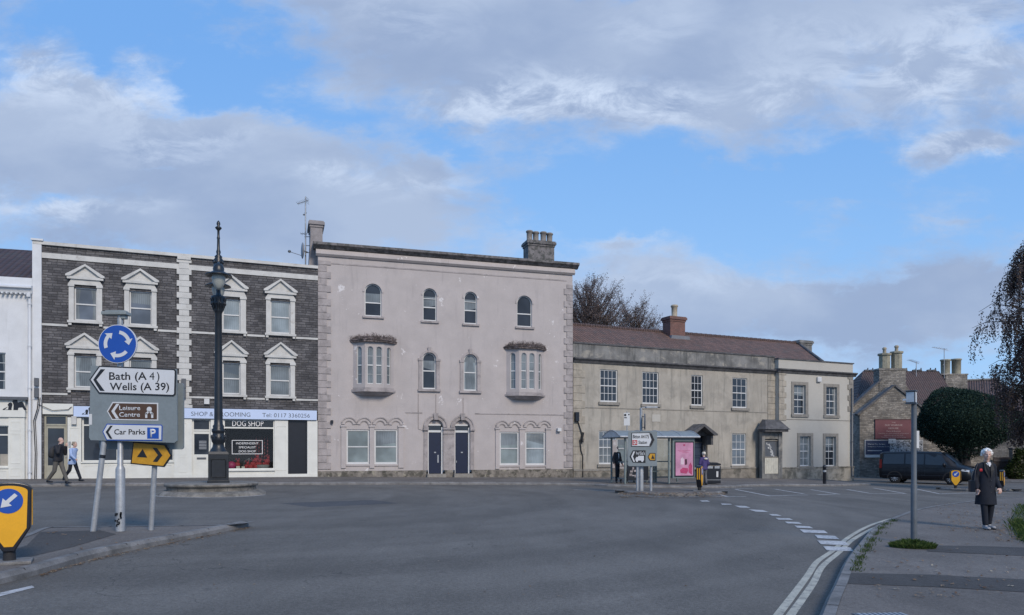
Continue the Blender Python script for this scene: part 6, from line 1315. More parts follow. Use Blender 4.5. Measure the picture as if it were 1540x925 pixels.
cs_ = [(-2.2, .45, .95, 1.2, .80, .6), (-2.1, .3, .98, 1.42, .88, .62), (-1.6, .25, .98, 1.62, .92, .62), (-.4, .22, .96, 1.68, .93, .62), (.3, .22, .95, 1.62, .93, .6), (.8, .22, .95, 1.3, .93, .62), (1.15, .22, .93, 1.05, .93, .72), (1.7, .22, .85, .98, .92, .7), (2.1, .26, .72, .88, .86, .66), (2.25, .36, .6, .74, .74, .55)]
cw = [('side_window', [(-.35, -.93, 1.0), (.85, -.92, .98), (.35, -.67, 1.52), (-.35, -.67, 1.58)], CGL), ('side_window', [(-1.7, -.92, 1.02), (-.42, -.93, 1.0), (-.42, -.67, 1.58), (-1.5, -.67, 1.52)], CGL), ('windscreen', [(1.12, -.66, 1.09), (1.12, .66, 1.09), (.36, .54, 1.62), (.36, -.54, 1.62)], CGL), ('headlight', [(1.8, -.93, .72), (2.15, -.82, .66), (2.15, -.72, .8), (1.85, -.86, .86)], LAMPC)]
cl = at(1420, HY, 51.6); cl.z = gz(cl.x)+.05
vehicle('parked_car', 'dark hatchback mostly hidden behind the black van', cs_, (-1.3, 1.35), .32, cw, cl, R(-41), 1, 'car', .92)
# ================================================================ PEOPLE
def remesh(mb, vox, smooth=2, dec=None):
    me = mb.mesh('tmp', None); o = bpy.data.objects.new('tmp', me); C.objects.link(o)
    m_ = o.modifiers.new('r', 'REMESH'); m_.mode = 'VOXEL'; m_.voxel_size = vox; m_.use_smooth_shade = True
    if smooth: s_ = o.modifiers.new('s', 'SMOOTH'); s_.iterations = smooth; s_.factor = .5
    dg = bpy.context.evaluated_depsgraph_get(); r = bpy.data.meshes.new_from_object(o.evaluated_get(dg)); bpy.data.objects.remove(o)
    for p in r.polygons: p.use_smooth = True
    return r
def piece(name, mb, m, parent, vox=.016, smooth=2, label=None):
    me = remesh(mb, vox, smooth); me.name = name; me.materials.clear(); me.materials.append(m)
    o = bpy.data.objects.new(name, me); C.objects.link(o); o.parent = parent; return tag(o, label)
def lerp(a, b, t_): return tuple(x+(y-x)*t_ for x, y in zip(a, b))
SKIN = mat('skin', (.55, .36, .29), .55, .08, 8)
def hand(b, wr, d, side, curl=.8, s=1.):
    """palm and five unequal bent fingers; d = direction of the hand, side = direction of the thumb, fingers curl toward side x d"""
    d = Vector(d).normalized(); th = Vector(side); th = (th-d*th.dot(d)).normalized(); pn = d.cross(th); w = Vector(wr)
    b.cap(w, w+d*.04*s, .022*s, .026*s)
    for i in range(4): q = w+d*.075*s+th*(.027-.018*i)*s; b.cap(w+d*.025*s+th*(.02-.013*i)*s, q, .015*s, .0115*s)
    for i, l in enumerate((.068, .078, .072, .055)):
        q = w+d*.075*s+th*(.029-.0195*i)*s; d1 = (d+pn*curl*.5).normalized(); d2 = (d+pn*curl*1.6).normalized(); k1 = q+d1*l*.5*s; b.cap(q, k1, .0095*s, .0085*s); b.cap(k1, k1+d2*l*.5*s, .0085*s, .007*s)
    t0 = w+d*.02*s+th*.022*s; t1 = t0+(d*.6+th*.8).normalized()*.04*s; b.cap(t0, t1, .013*s, .0105*s); b.cap(t1, t1+(d+th*.25+pn*.3).normalized()*.032*s, .0105*s, .0085*s)
def head(b, c, f, up=(0, 0, 1), s=1.):
    """skull, face with brow, nose, mouth, chin, ears; f = facing direction"""
    f = Vector(f).normalized(); up = Vector(up).normalized(); r = f.cross(up).normalized(); up = r.cross(f); c = Vector(c); M = Matrix((r, f, up)).transposed()
    P = lambda x, y, z: c+(r*x+f*y+up*z)*s
    b.ball(P(0, -.01, .025), (.074*s, .092*s, .092*s), 18, 12, M); b.ball(P(0, .022, -.04), (.058*s, .066*s, .07*s), 14, 10, M); b.ball(P(0, .055, -.09), (.026*s, .022*s, .02*s), 10, 7, M)
    b.cap(P(0, .083, .015), P(0, .106, -.022), .009*s, .014*s); b.ball(P(0, .088, -.028), (.018*s, .012*s, .01*s), 8, 6, M)
    for sg_ in (-1, 1): b.ball(P(sg_*.03, .078, .022), (.018*s, .008*s, .006*s), 8, 6, M); b.ball(P(sg_*.034, .064, -.03), (.02*s, .02*s, .02*s), 8, 6, M); b.ball(P(sg_*.075, -.005, -.005), (.01*s, .018*s, .03*s), 8, 6, M)
    b.ball(P(0, .084, -.054), (.022*s, .01*s, .006*s), 8, 5, M); b.ball(P(0, .082, -.064), (.019*s, .01*s, .006*s), 8, 5, M)
    return P, M
def shoe(b, ankle, d, l=.26, lift=0.):
    d = Vector((d[0], d[1], 0)).normalized(); a = Vector(ankle); pit = Vector((d.x, d.y, lift)).normalized(); z0 = a.z-.055
    h = Vector((a.x, a.y, z0))-d*.045; t_ = h+pit*l*.78
    b.cap(h, t_, .038, .032); b.ball(t_, (.043, .043, .03)); b.cap(a, h+Vector((0, 0, .03)), .044, .04)
def eyes(P, s, parent, dark=None):
    b = MB()
    for sg_ in (-1, 1): b.ball(P(sg_*.029, .084, .004), (.0085*s, .0045*s, .0035*s), 8, 6)
    b.build('eyes', dark or BLACKP, parent)
# ---- foreground woman, walking towards the camera, looking to her right
WP = G(1483, 795, KH); woman = empty('person', WP, 0, 'white haired woman in a long black coat with a red poppy on the near footway', 'person')
def wl_(px, py, y=0): k_ = (WP.y+y)/F; return (((px-CX)*k_)-WP.x, y, ZC-(py-HY)*k_-WP.z)
hips = .86; f_ = Vector((-.38, -1, -.05)).normalized()
neck = (.0, .0, 1.36); hd = Vector((-.012, -.05, 1.535))
b = MB(); P, M = head(b, hd, f_, (.03, -.08, 1), .98)
b.cap((.0, .0, 1.33), (-.005, -.03, 1.45), .055, .05); b.cap((0, .0, 1.05), (0, 0, 1.28), .085, .075); b.cap((-.13, .01, 1.29), (.13, .01, 1.29), .045, .045); b.cap((0, 0, .88), (0, 0, 1.05), .09, .085)
Lsh, Rsh = (.155, .01, 1.30), (-.155, .01, 1.30); Lel, Rel = (.20, .04, 1.05), (-.215, .03, 1.05); Lwr, Rwr = (.20, -.12, .86), (-.235, -.06, .84)
for sh, el, wr_ in ((Lsh, Lel, Lwr), (Rsh, Rel, Rwr)): b.cap(sh, el, .048, .038); b.cap(el, wr_, .038, .026)
hand(b, (.20, -.13, .845), (-.25, -.55, -.75), (-.9, -.1, .2), 1.4, 1.0); hand(b, (-.235, -.07, .825), (.05, -.3, -.95), (.25, -1, 0), .9, 1.0)
Lh, Rh = (.085, 0, .86), (-.085, 0, .86); Lk, Rk = (.085, -.03, .46), (-.088, -.075, .46); La, Ra = (.075, .03, .09), (-.085, -.11, .085)
for h_, k_, a_ in ((Lh, Lk, La), (Rh, Rk, Ra)): b.cap(h_, k_, .07, .05); b.cap(k_, a_, .048, .034)
piece('body', b, SKIN, woman, .0075, 4)
eyes(P, 1, woman)
HAIR = mat('fluffy white hair', (.78, .77, .74), .8, .12, 30, .15, 90, .01, 60); b = MB(); rn = random.Random(4)
b.ball(P(0, -.03, .042), (.09, .094, .086), 16, 10, M)
for i in range(330):
    a = rn.uniform(0, 2*math.pi); e_ = rn.uniform(-.5, 1.5); x, y, z = math.cos(a)*math.cos(e_), math.sin(a)*math.cos(e_), math.sin(e_)
    if y > .3 and z < .42: continue
    if y > .1 and z < -.12: continue
    k9 = rn.uniform(.93, 1.1); p_ = P(x*.098*k9, y*.094*k9-.024, z*.088*k9+.032+(-.02 if y < 0 else 0)); b.ball(p_, rn.uniform(.009, .019), 6, 4)
piece('hair', b, HAIR, woman, .0055, 1)
COAT = mat('black wool coat', (.006, .009, .018), .9, .2, 8, .1, 60, .003, 60); b = MB()
n = 28; rings = [(.50, .205, .175), (.62, .195, .165), (.8, .18, .145), (.95, .163, .128), (1.1, .158, .118), (1.22, .165, .112), (1.31, .15, .09), (1.37, .08, .062)]
vs = [(rx*math.cos(2*math.pi*i/n)*(1+.05*math.sin(5*2*math.pi*i/n+z*3)*max(0, 1.15-z)), .005+ry*math.sin(2*math.pi*i/n)*(1+.09*math.sin(4*2*math.pi*i/n+1+z*4)*max(0, 1.15-z)), z) for z, rx, ry in rings for i in range(n)]
b.add(vs, [(j*n+i, j*n+(i+1) % n, (j+1)*n+(i+1) % n, (j+1)*n+i) for j in range(len(rings)-1) for i in range(n)]+[tuple(range(n-1, -1, -1)), tuple(range((len(rings)-1)*n, len(rings)*n))], True)
for sh, el, wr_ in ((Lsh, Lel, Lwr), (Rsh, Rel, Rwr)): s2 = (sh[0]*.95, sh[1], sh[2]-.01); b.cap(s2, el, .063, .056); b.cap(el, lerp(el, wr_, .98), .056, .046); b.cap((sh[0]*.4, 0, sh[2]+.02), s2, .062, .06)
co_ = piece('coat', b, COAT, woman, .011, 2)
b = MB()
for sg_ in (-1, 1): b.add([(sg_*.035, -.075, 1.40), (sg_*.085, -.06, 1.385), (sg_*.10, -.115, 1.22), (sg_*.02, -.137, 1.05), (sg_*.015, -.128, 1.2)], [(0, 1, 2, 3, 4)])
b.build('lapel', mat('black lapel', (.006, .007, .010), .7), co_)
b = MB(); [b.ball((0.015, -.137, z), (.012, .006, .012), 8, 5) for z in (1.0, .88, .76)]; b.build('button', BLACKP, co_)
b = MB()
for sg_ in (-1, 1): b.add([(sg_*.012, -.088, 1.36), (sg_*.048, -.06, 1.405), (sg_*.058, -.075, 1.36), (sg_*.026, -.112, 1.31)], [(0, 1, 2, 3)])
b.add([(-.03, -.1, 1.38), (.03, -.1, 1.38), (.010, -.118, 1.29), (-.010, -.118, 1.29)], [(0, 1, 2, 3)]); b.build('shirt_collar', mat('white shirt', (.6, .6, .62), .7), woman)
b = MB(); px_, _, pz_ = wl_(1476, 707, -.14)
for i in range(4): a = R(45+90*i); b.ball((px_+.014*math.cos(a), -.126, pz_+.014*math.sin(a)), (.019, .008, .019), 10, 6)
po_ = b.build('poppy', mat('red paper poppy', (.6, .02, .03), .6), woman); MB().ball((px_, -.138, pz_), (.01, .006, .01), 8, 5).build('poppy_centre', BLACKP, po_)
TRO = mat('black trousers', (.006, .009, .017), .9, .2, 8); b = MB()
for h_, k_, a_ in ((Lh, Lk, La), (Rh, Rk, Ra)): b.cap(h_, k_, .082, .064); b.cap(k_, (a_[0], a_[1], a_[2]+.03), .064, .055)
b.ball((0, 0, .85), (.15, .11, .1)); piece('trousers', b, TRO, woman, .012, 2)
SHO = mat('pale grey shoes', (.3, .3, .31), .7, .1, 9)
for a_, d_, nm in ((La, (.05, -1), 0), (Ra, (-.2, -1), .0)): b = MB(); shoe(b, (a_[0], a_[1], a_[2]), d_, .25, nm); sh_ = piece('shoe', b, SHO, woman, .009, 2); b = MB(); d3 = Vector((*d_, 0)).normalized(); q = Vector((a_[0], a_[1], .012)); b.cap(q-d3*.04, q+d3*.17, .034, .036); s_ = b.build('sole', BLACKP, sh_); s_.scale = (1, 1, .6)
b = MB(); b.hprism([(-.325, .0), (-.29, -.11), (-.25, -.02), (-.27, .1), (-.31, .1)], .76, 1.0); b.tube([(-.29, -.08, .99), (-.26, -.06, 1.2), (-.17, .0, 1.36)], .012, 6); bg_ = b.build('shoulder_bag', mat('black leather bag', (.014, .014, .018), .5), None, loc=WP, bev=.015); tag(bg_, 'black shoulder bag under the right arm of the white haired woman', 'bag')

# ---- generic walker for the distant people
def walker(loc, rz, h, lab, coat, trous, hair, coat_len, stride=.32, hairlong=False, bald=False, arm='swing', lean=.03, shoes=None, still=False, glow=None):
    e = empty('person', loc, rz, lab, 'person'); s = h/1.7; V = lambda x, y, z: (x*s, y*s, z*s)      # local: walks towards -y
    b = MB(); f = Vector((0, -1, -.05)); P, M = head(b, V(0, -.03-lean*1.6, 1.585), f, (0, 0, 1), s*1.02)
    b.cap(V(0, -lean, 1.38), V(0, -.02-lean*1.4, 1.5), .055*s, .05*s); b.cap(V(0, 0, .95), V(0, -lean, 1.3), .09*s, .08*s)
    st = 0.02 if still else stride
    legs = [((.085, 0, .92), (.085, -.14*st/.32-.02, .5), (.085, -st, .09)), ((-.085, 0, .92), (-.085, .07*st/.32, .48), (-.085, st*1.05, .13 if not still else .09))]
    if still: legs = [((.085, 0, .92), (.09, -.02, .5), (.1, 0, .09)), ((-.085, 0, .92), (-.09, -.02, .5), (-.1, .03, .09))]
    if arm == 'phone': arms = [((.19, -lean, 1.36), (.25, -.1, 1.1), (.17, -.2, 1.38)), ((-.19, -lean, 1.36), (-.24, -.2, 1.14), (-.1, -.18, 1.45))]
    elif still: arms = [((.19, -lean, 1.36), (.25, .0, 1.09), (.22, -.14, .9)), ((-.19, -lean, 1.36), (-.25, .0, 1.09), (-.22, -.14, .9))]
    else: arms = [((.19, -lean, 1.36), (.24, .12, 1.11), (.24, .12, .86)), ((-.19, -lean, 1.36), (-.24, -.12, 1.12), (-.22, -.3, .96))]
    for a, k_, c in legs: b.cap(V(*a), V(*k_), .075*s, .052*s); b.cap(V(*k_), V(*c), .052*s, .036*s)
    for a, k_, c in arms:
        b.cap(V(*a), V(*k_), .05*s, .04*s); b.cap(V(*k_), V(*c), .04*s, .028*s); d_ = Vector(c)-Vector(k_); hand(b, V(*c), d_, (0, -1, .3), .9, s)
    piece('body', b, SKIN, e, .011, 1); eyes(P, s, e)
    b = MB(); n = 20; zb_ = coat_len; rg = [(zb_, .185, .15), (zb_+.12, .18, .145), (.95, .17, .135), (1.12, .165, .125), (1.28, .18, .12), (1.38, .16, .095), (1.44, .075, .06)]; rg = [r_ for r_ in rg if r_[0] <= .951 or r_[0] > 1] 
    rg = sorted(set(rg)); rg = [r_ for i, r_ in enumerate(rg) if r_[0] >= zb_]
    vs = [V(rx*math.cos(2*math.pi*i/n), -lean*(z-.9)/.45+ry*math.sin(2*math.pi*i/n), z) for z, rx, ry in rg for i in range(n)]
    b.add(vs, [(j*n+i, j*n+(i+1) % n, (j+1)*n+(i+1) % n, (j+1)*n+i) for j in range(len(rg)-1) for i in range(n)]+[tuple(range(n-1, -1, -1)), tuple(range((len(rg)-1)*n, len(rg)*n))], True)
    for a, k_, c in arms: b.cap(V(a[0]*.9, a[1], a[2]), V(*k_), .07*s, .062*s); b.cap(V(*k_), V(*lerp(k_, c, .93)), .062*s, .05*s)
    piece('coat', b, coat, e, .016, 2)
    b = MB(); b.ball(V(0, 0, .92), (.15*s, .12*s, .1*s))
    for a, k_, c in legs: b.cap(V(*a), V(*k_), .095*s, .072*s); b.cap(V(*k_), V(c[0], c[1], c[2]+.04), .072*s, .06*s)
    piece('trousers', b, trous, e, .016, 2)
    for a, k_, c in legs: b = MB(); shoe(b, V(*c), (0, -1), .25*s, 0.); piece('shoe', b, shoes or BLACKP, e, .014, 1)
    b = MB()
    if bald:
        for i in range(40):
            a = rn.uniform(0, 2*math.pi); 
            if math.sin(a) > .3: continue
            b.ball(P(math.cos(a)*.078, math.sin(a)*.095-.01, rn.uniform(-.04, .03)), .016*s, 6, 4)
    else:
        b.ball(P(0, -.03, .035), (.09*s, .1*s, .088*s), 14, 9, M)
        for i in range(50):
            a = rn.uniform(0, 2*math.pi); z = rn.uniform(-.9 if hairlong else -.4, 1.2); y = math.sin(a)*math.cos(z)
            if y > .4 and z < .5: continue
            b.ball(P(math.cos(a)*math.cos(z)*.085, y*.095-.03, math.sin(z)*.09+.03), rn.uniform(.015, .028)*s, 6, 4)
    piece('hair', b, hair, e, .011, 1)
    return e, P
GREYH = mat('grey hair', (.18, .16, .14), .8, .2, 30); BLOND = mat('grey blonde hair', (.24, .20, .15), .8, .2, 30); WH = mat('pale hair', (.62, .58, .5), .8, .1, 30)
DJ = mat('black padded jacket', (.012, .013, .018), .75, .15, 9); KHAKI = mat('grey brown trousers', (.10, .095, .085), .85, .1, 7); BLUEJ = mat('pale blue raincoat', (.30, .40, .62), .6, .08, 5); PURP = mat('purple coat', (.05, .035, .14), .75, .1, 6); GRT = mat('grey trousers', (.12, .12, .13), .8)
pm_ = G(87, 727.5, KH); man, PM = walker(pm_, R(82), 1.72, 'balding man in black jacket with rucksack walking right past the tan door', DJ, KHAKI, GREYH, .82, .3, bald=True, arm='phone', lean=.06)
b = MB(); b.ball((0, .2, 1.18), (.17, .13, .24), 14, 10); b.ball((0, .3, 1.08), (.12, .06, .12), 10, 7); rk = b.build('rucksack', mat('dark grey rucksack', (.03, .032, .038), .8, .2, 8)); rk.location = pm_; rk.rotation_euler = (0, 0, R(82)); tag(rk, 'dark grey rucksack on the back of the balding man', 'rucksack')
pw_ = G(109, 723.5, KH); walker(pw_, R(84), 1.58, 'woman in pale blue raincoat and dark leggings walking ahead of the man', BLUEJ, TRO, BLOND, .72, .3, hairlong=True, lean=.05)
pp_ = G(1059, 729, KH); walker(pp_, R(195), 1.50, 'pale haired person in a purple coat beside the litter bin', PURP, GRT, WH, .78, .1, still=True, lean=.02)
b = MB(); b.ball((0, 0, .0), (.09, .06, .05), 10, 6); o = b.build('scarf', WH); o.location = (pp_.x+.05, pp_.y-.1, pp_.z+1.19); tag(o, 'pale scarf round the neck of the person in purple', 'scarf')
ps_ = Vector(((930.5-CX)/F*34.0, 34.0, 0)); ps_.z = gz(ps_.x)+KH
ps, _ = walker(ps_, R(0), 1.70, 'person in dark suit and white shirt waiting inside the shelter', DJ, TRO, GREYH, .85, .1, still=True, lean=.0)
MB().add([(-.05, -.15, 1.36), (.05, -.15, 1.36), (0.015, -.16, 1.1), (-.015, -.16, 1.1)], [(0, 1, 2, 3)]).build('shirt', UPVC, ps)
# ================================================================ TREES AND SMALL PLANTS
def leafmat(name, c1, c2, c3=None):
    m = bpy.data.materials.new(name); m.use_nodes = True; t = NT(m.node_tree)
    g = t.n('ShaderNodeNewGeometry').outputs['Random Per Island']
    cr = t.n('ShaderNodeValToRGB', {0: g}); cr.color_ramp.elements[0].color = (*c1, 1); cr.color_ramp.elements[1].color = (*c2, 1)
    if c3: e = cr.color_ramp.elements.new(.85); e.color = (*c2, 1); cr.color_ramp.elements[-1].color = (*c3, 1)
    b = t.n('ShaderNodeBsdfPrincipled', {'Base Color': cr.outputs[0], 'Roughness': .75, 'Specular IOR Level': .12}); tr = t.n('ShaderNodeBsdfTranslucent', {0: cr.outputs[0]})
    mx = t.n('ShaderNodeMixShader', {0: .25, 1: b.outputs[0], 2: tr.outputs[0]}); t.n('ShaderNodeOutputMaterial', {0: mx.outputs[0]}); return m
BARK = mat('birch bark', (.16, .14, .13), .85, .4, 4, .2, 20); BARKD = mat('dark bark', (.06, .05, .045), .9, .3, 5)
def leaf(b, p, s, rn, down=False):
    a = Vector((rn.uniform(-1, 1), rn.uniform(-1, 1), rn.uniform(-.6, .6) if not down else rn.uniform(-1.6, -.5))).normalized(); c = a.cross(Vector((rn.uniform(-1, 1), rn.uniform(-1, 1), rn.uniform(-1, 1)))).normalized()
    p = Vector(p); b.add([p, p+a*s*.5+c*s*.32, p+a*s, p+a*s*.5-c*s*.32], [(0, 1, 2, 3)])
def branchy(rn, p, d, L, r, lvl, br, tips, droop, nl):
    pts = [p.copy()]; rs = [r]; dd = d.copy(); n = 6
    for i in range(n):
        dd = (dd+Vector((rn.gauss(0, .14), rn.gauss(0, .14), rn.gauss(0, .1)-droop*(i/n)*(1 if lvl > 1 else .25)))).normalized(); pts.append(pts[-1]+dd*L/n); rs.append(max(r*(1-.75*(i+1)/n), .006))
        if lvl < nl and i >= (1 if lvl else 2):
            for _ in range(2 if lvl else 3):
                a = rn.uniform(0, 2*math.pi); o_ = dd.orthogonal().normalized(); o2 = dd.cross(o_); nd = (dd*rn.uniform(.5, .9)+(o_*math.cos(a)+o2*math.sin(a))*rn.uniform(.6, 1.)).normalized()
                branchy(rn, pts[-1], nd, L*rn.uniform(.42, .62), rs[-1]*.6, lvl+1, br, tips, droop, nl)
    br.tube(pts, rs, 5 if lvl else 10)
    if lvl >= nl-1: tips += [(q, lvl) for q in pts[2:]]
def tree(name, label, loc, H, spread, seed, lm, bark, droop=.0, nl=3, leafn=6, ls=.12, lvl_sc=1., trunk_r=.2, keep=1., cluster=.28, down=False, hang=0):
    rn = random.Random(seed); e = empty(name, loc, 0, label, 'tree'); br = MB(); tips = []
    branchy(rn, Vector((0, 0, 0)), Vector((0, 0, 1)), H*.72, trunk_r, 0, br, tips, droop, nl)
    for i in range(spread):        # extra scaffold limbs
        a = 2*math.pi*i/spread+rn.uniform(-.3, .3); z = H*rn.uniform(.25, .5); branchy(rn, Vector((0, 0, z)), Vector((math.cos(a), math.sin(a), rn.uniform(.5, 1.1))).normalized(), H*rn.uniform(.32, .45), trunk_r*.5, 1, br, tips, droop, nl)
    br.build('trunk', bark, e); lv = MB()
    for q, l_ in tips:
        if rn.random() > keep: continue
        for _ in range(leafn):
            o_ = Vector((rn.gauss(0, cluster), rn.gauss(0, cluster), rn.gauss(0, cluster*.8)-(abs(rn.gauss(0, hang)) if hang else 0))); leaf(lv, q+o_, ls*rn.uniform(.6, 1.3), rn, down)
    lv.build('crown', lm, e); return e
PURL = leafmat('dark autumn birch leaves', (.05, .042, .048), (.12, .09, .08), (.19, .14, .08)); GRL = leafmat('grey brown autumn leaves', (.11, .085, .085), (.22, .17, .155), (.32, .22, .14)); GREENL = leafmat('dull green leaves', (.02, .035, .012), (.05, .07, .025), (.09, .09, .03))
# sparse trees behind the cream house
def twiggy(name, label, p, H, cz, rx, rz_, seed, lm, nbr, nl_, ls):
    rn = random.Random(seed); e = empty(name, p, 0, label, 'tree'); br = MB(); lv = MB()
    br.tube([(0, 0, -.2), (.1, 0, cz*.5), (-.1, 0, cz), (0, 0, H-.8)], [.24, .18, .11, .03], 8)
    for i in range(nbr):
        v_ = Vector((rn.gauss(0, 1), rn.gauss(0, 1), rn.gauss(.35, .8))).normalized(); k_ = rn.uniform(.55, 1.12)*(1+.14*math.sin(v_.x*7+seed)*math.cos(v_.z*6)); q = Vector((v_.x*rx*k_, v_.y*rx*k_, cz+v_.z*rz_*k_)); s0 = Vector((0, 0, max(1.5, min(H-1.2, q.z-(abs(q.x)+abs(q.y))*.8-.6))))
        m1 = s0.lerp(q, .5)+Vector((rn.gauss(0, .15), rn.gauss(0, .15), -.25)); br.tube([s0, m1, q], [.05, .03, .009], 5)
        for k in range(7):
            a_ = m1.lerp(q, rn.uniform(.0, 1)); d_ = (v_+Vector((rn.gauss(0, .6), rn.gauss(0, .6), rn.gauss(.25, .5)))).normalized(); L_ = rn.uniform(.4, 1.0); z_ = a_+d_*L_; br.tube([a_, a_.lerp(z_, .5)+Vector((0, 0, .04)), z_], [.012, .008, .004], 3)
            for _ in range(nl_): leaf(lv, a_.lerp(z_, rn.uniform(.2, 1.1))+Vector((rn.gauss(0, .09), rn.gauss(0, .09), rn.gauss(0, .09))), ls*rn.uniform(.6, 1.3), rn)
    br.build('trunk', BARKD, e); lv.build('crown', lm, e); return e
for px, d, top_, w_, seed, lab in ((884, 60, 414, 68, 11, 'sparse autumn tree behind the cream roof next to the pink house'), (955, 64, 455, 44, 12, 'lower sparse autumn tree behind the cream roof near the brick chimney')):
    p = at(px, HY, d); p.z = gz(p.x); H = ZC-(top_-HY)/F*d-p.z; rz2 = H*.36; twiggy('autumn_tree', lab, p, H, H-rz2*1.02, w_/F*d, rz2, seed, GRL, 460 if w_ > 50 else 300, 22, .085)
# hanging birch at the right edge
p = at(1572, HY, 36); p.z = gz(p.x)
def birch():
    rn = random.Random(21); e = empty('weeping_birch', p, 0, 'tall weeping birch with dark autumn leaves hanging in from the right edge', 'tree'); br = MB(); lv = MB()
    H = 13.2; br.tube([(0, 0, -.2), (.05, .05, 3), (-.1, 0, 6.5), (.05, .1, 10), (0, 0, H-.6)], [.26, .22, .16, .09, .03], 10)
    def env(z): # crown half width by height
        K = ((0, .8), (2.5, 1.3), (4, 1.7), (6.6, 2.5), (9, 2.8), (11.5, 1.9), (13, .6), (20, .3))
        for (za, wa), (zb, wb) in zip(K, K[1:]):
            if za <= z <= zb: return (wa+(wb-wa)*(z-za)/(zb-za))*(.9+.12*math.sin(z*5.3+1))
        return .5
    for i in range(210):
        z = rn.uniform(2.9, H-.2); a = rn.uniform(0, 2*math.pi); w = env(z)*rn.choice((rn.uniform(.35, 1.0), rn.uniform(.5, 1.22))); c, s_ = math.cos(a), math.sin(a)
        up = rn.uniform(.3, 1.1)*min(1, w/2); pts = [Vector((0, 0, z-up*.7)), Vector((c*w*.45, s_*w*.45, z)), Vector((c*w*.8, s_*w*.8, z+up*.2)), Vector((c*w, s_*w, z-.15))]
        br.tube(pts, [.04, .028, .016, .008], 5)
        for k in range(rn.randint(6, 9)):      # hanging twigs
            t_ = rn.uniform(.25, 1); q = pts[1].lerp(pts[3], t_)+Vector((rn.gauss(0, .12), rn.gauss(0, .12), 0)); Lh_ = min(rn.uniform(.5, 1.9), max(.3, q.z-2.3)); q2 = q+Vector((rn.gauss(0, .15)+c*.1, rn.gauss(0, .15)+s_*.1, -Lh_)); m_ = q.lerp(q2, .5)+Vector((c*.12, s_*.12, 0)); br.tube([q, m_, q2], [.007, .005, .003], 3)
            nn_ = int(Lh_*34)
            for j in range(nn_): u_ = j/nn_; r_ = (q.lerp(m_, u_*2) if u_ < .5 else m_.lerp(q2, u_*2-1)); leaf(lv, r_+Vector((rn.gauss(0, .05), rn.gauss(0, .05), rn.gauss(0, .04))), rn.uniform(.06, .125), rn, True)
    br.build('trunk', BARKD, e); lv.build('crown', PURL, e)
birch()
# clipped yew
YEW = leafmat('yew needles', (.014, .03, .026), (.036, .065, .048), (.055, .09, .06))
d = 51.5; yp = at(1450, HY, d); yp.z = gz(yp.x); e = empty('yew_tree', yp, 0, 'big rounded dark green yew behind the black van', 'tree'); k = d/F; rn = random.Random(9)
rx, rz_, cz = 62*k, 49*k, ZC-(634-HY)*k-yp.z; b = MB(); b.tube([(0, 0, -.2), (.1, 0, 1.2), (0, 0, cz)], [.4, .32, .2], 10)
for i in range(7): a = i*.9; b.tube([(0, 0, .9), (math.cos(a)*.8, math.sin(a)*.8, cz-1.0), (math.cos(a)*1.9, math.sin(a)*1.5, cz)], [.16, .1, .04], 7)
b.build('trunk', BARKD, e); b = MB(); lumps = [(Vector((rn.gauss(0, 1), rn.gauss(0, 1), rn.gauss(0, 1))).normalized(), rn.uniform(.03, .10)) for _ in range(60)]
for i in range(46000):
    v_ = Vector((rn.gauss(0, 1), rn.gauss(0, 1), rn.gauss(0, 1))).normalized()
    if v_.z < -.55 and rn.random() < .5: continue
    bump = 1+sum(h_*max(0, (v_.dot(c)-.88)/.12) for c, h_ in lumps)-.05; r_ = bump*(1-abs(rn.gauss(0, .06))); r_ += .06*rn.random()*(rn.random() < .15)
    zf = v_.z if v_.z > 0 else v_.z*.92; tp = 1-.16*max(0, v_.z)**2+.05*max(0, -v_.z); leaf(b, (v_.x*rx*r_*tp, v_.y*rx*.85*r_*tp, cz+zf*rz_*r_), rn.uniform(.07, .16), rn)
b.ball((0, 0, cz), (rx*.86, rx*.72, rz_*.84), 24, 14); b.build('crown', YEW, e)
# background bush/tree tops over the roofs, ivy at the right
p = at(1472, HY, 74); p.z = gz(p.x); tree('evergreen_tree', 'dull green tree top showing above the far brown roof', p, 8.2, 6, 31, GREENL, BARKD, .0, 3, 9, .22, trunk_r=.22, cluster=.35)
p = at(1533, HY, 53.2); p.z = gz(p.x); e = empty('ivy_bush', p, 0, 'tall dull green ivy bush in front of the right garden wall', 'bush'); b = MB(); rn = random.Random(5)
for i in range(3500): v_ = Vector((rn.gauss(0, 1), rn.gauss(0, 1), rn.gauss(0, 1))).normalized()*rn.uniform(.75, 1.05); leaf(b, (v_.x*.75+.3*math.sin(v_.z*3), v_.y*.5, 1.15+v_.z*1.2), rn.uniform(.1, .2), rn)
b.build('foliage', GREENL, e); MB().tube([(0, 0, -.1), (0, 0, 1.2)], .05, 6).build('stem', BARKD, e)
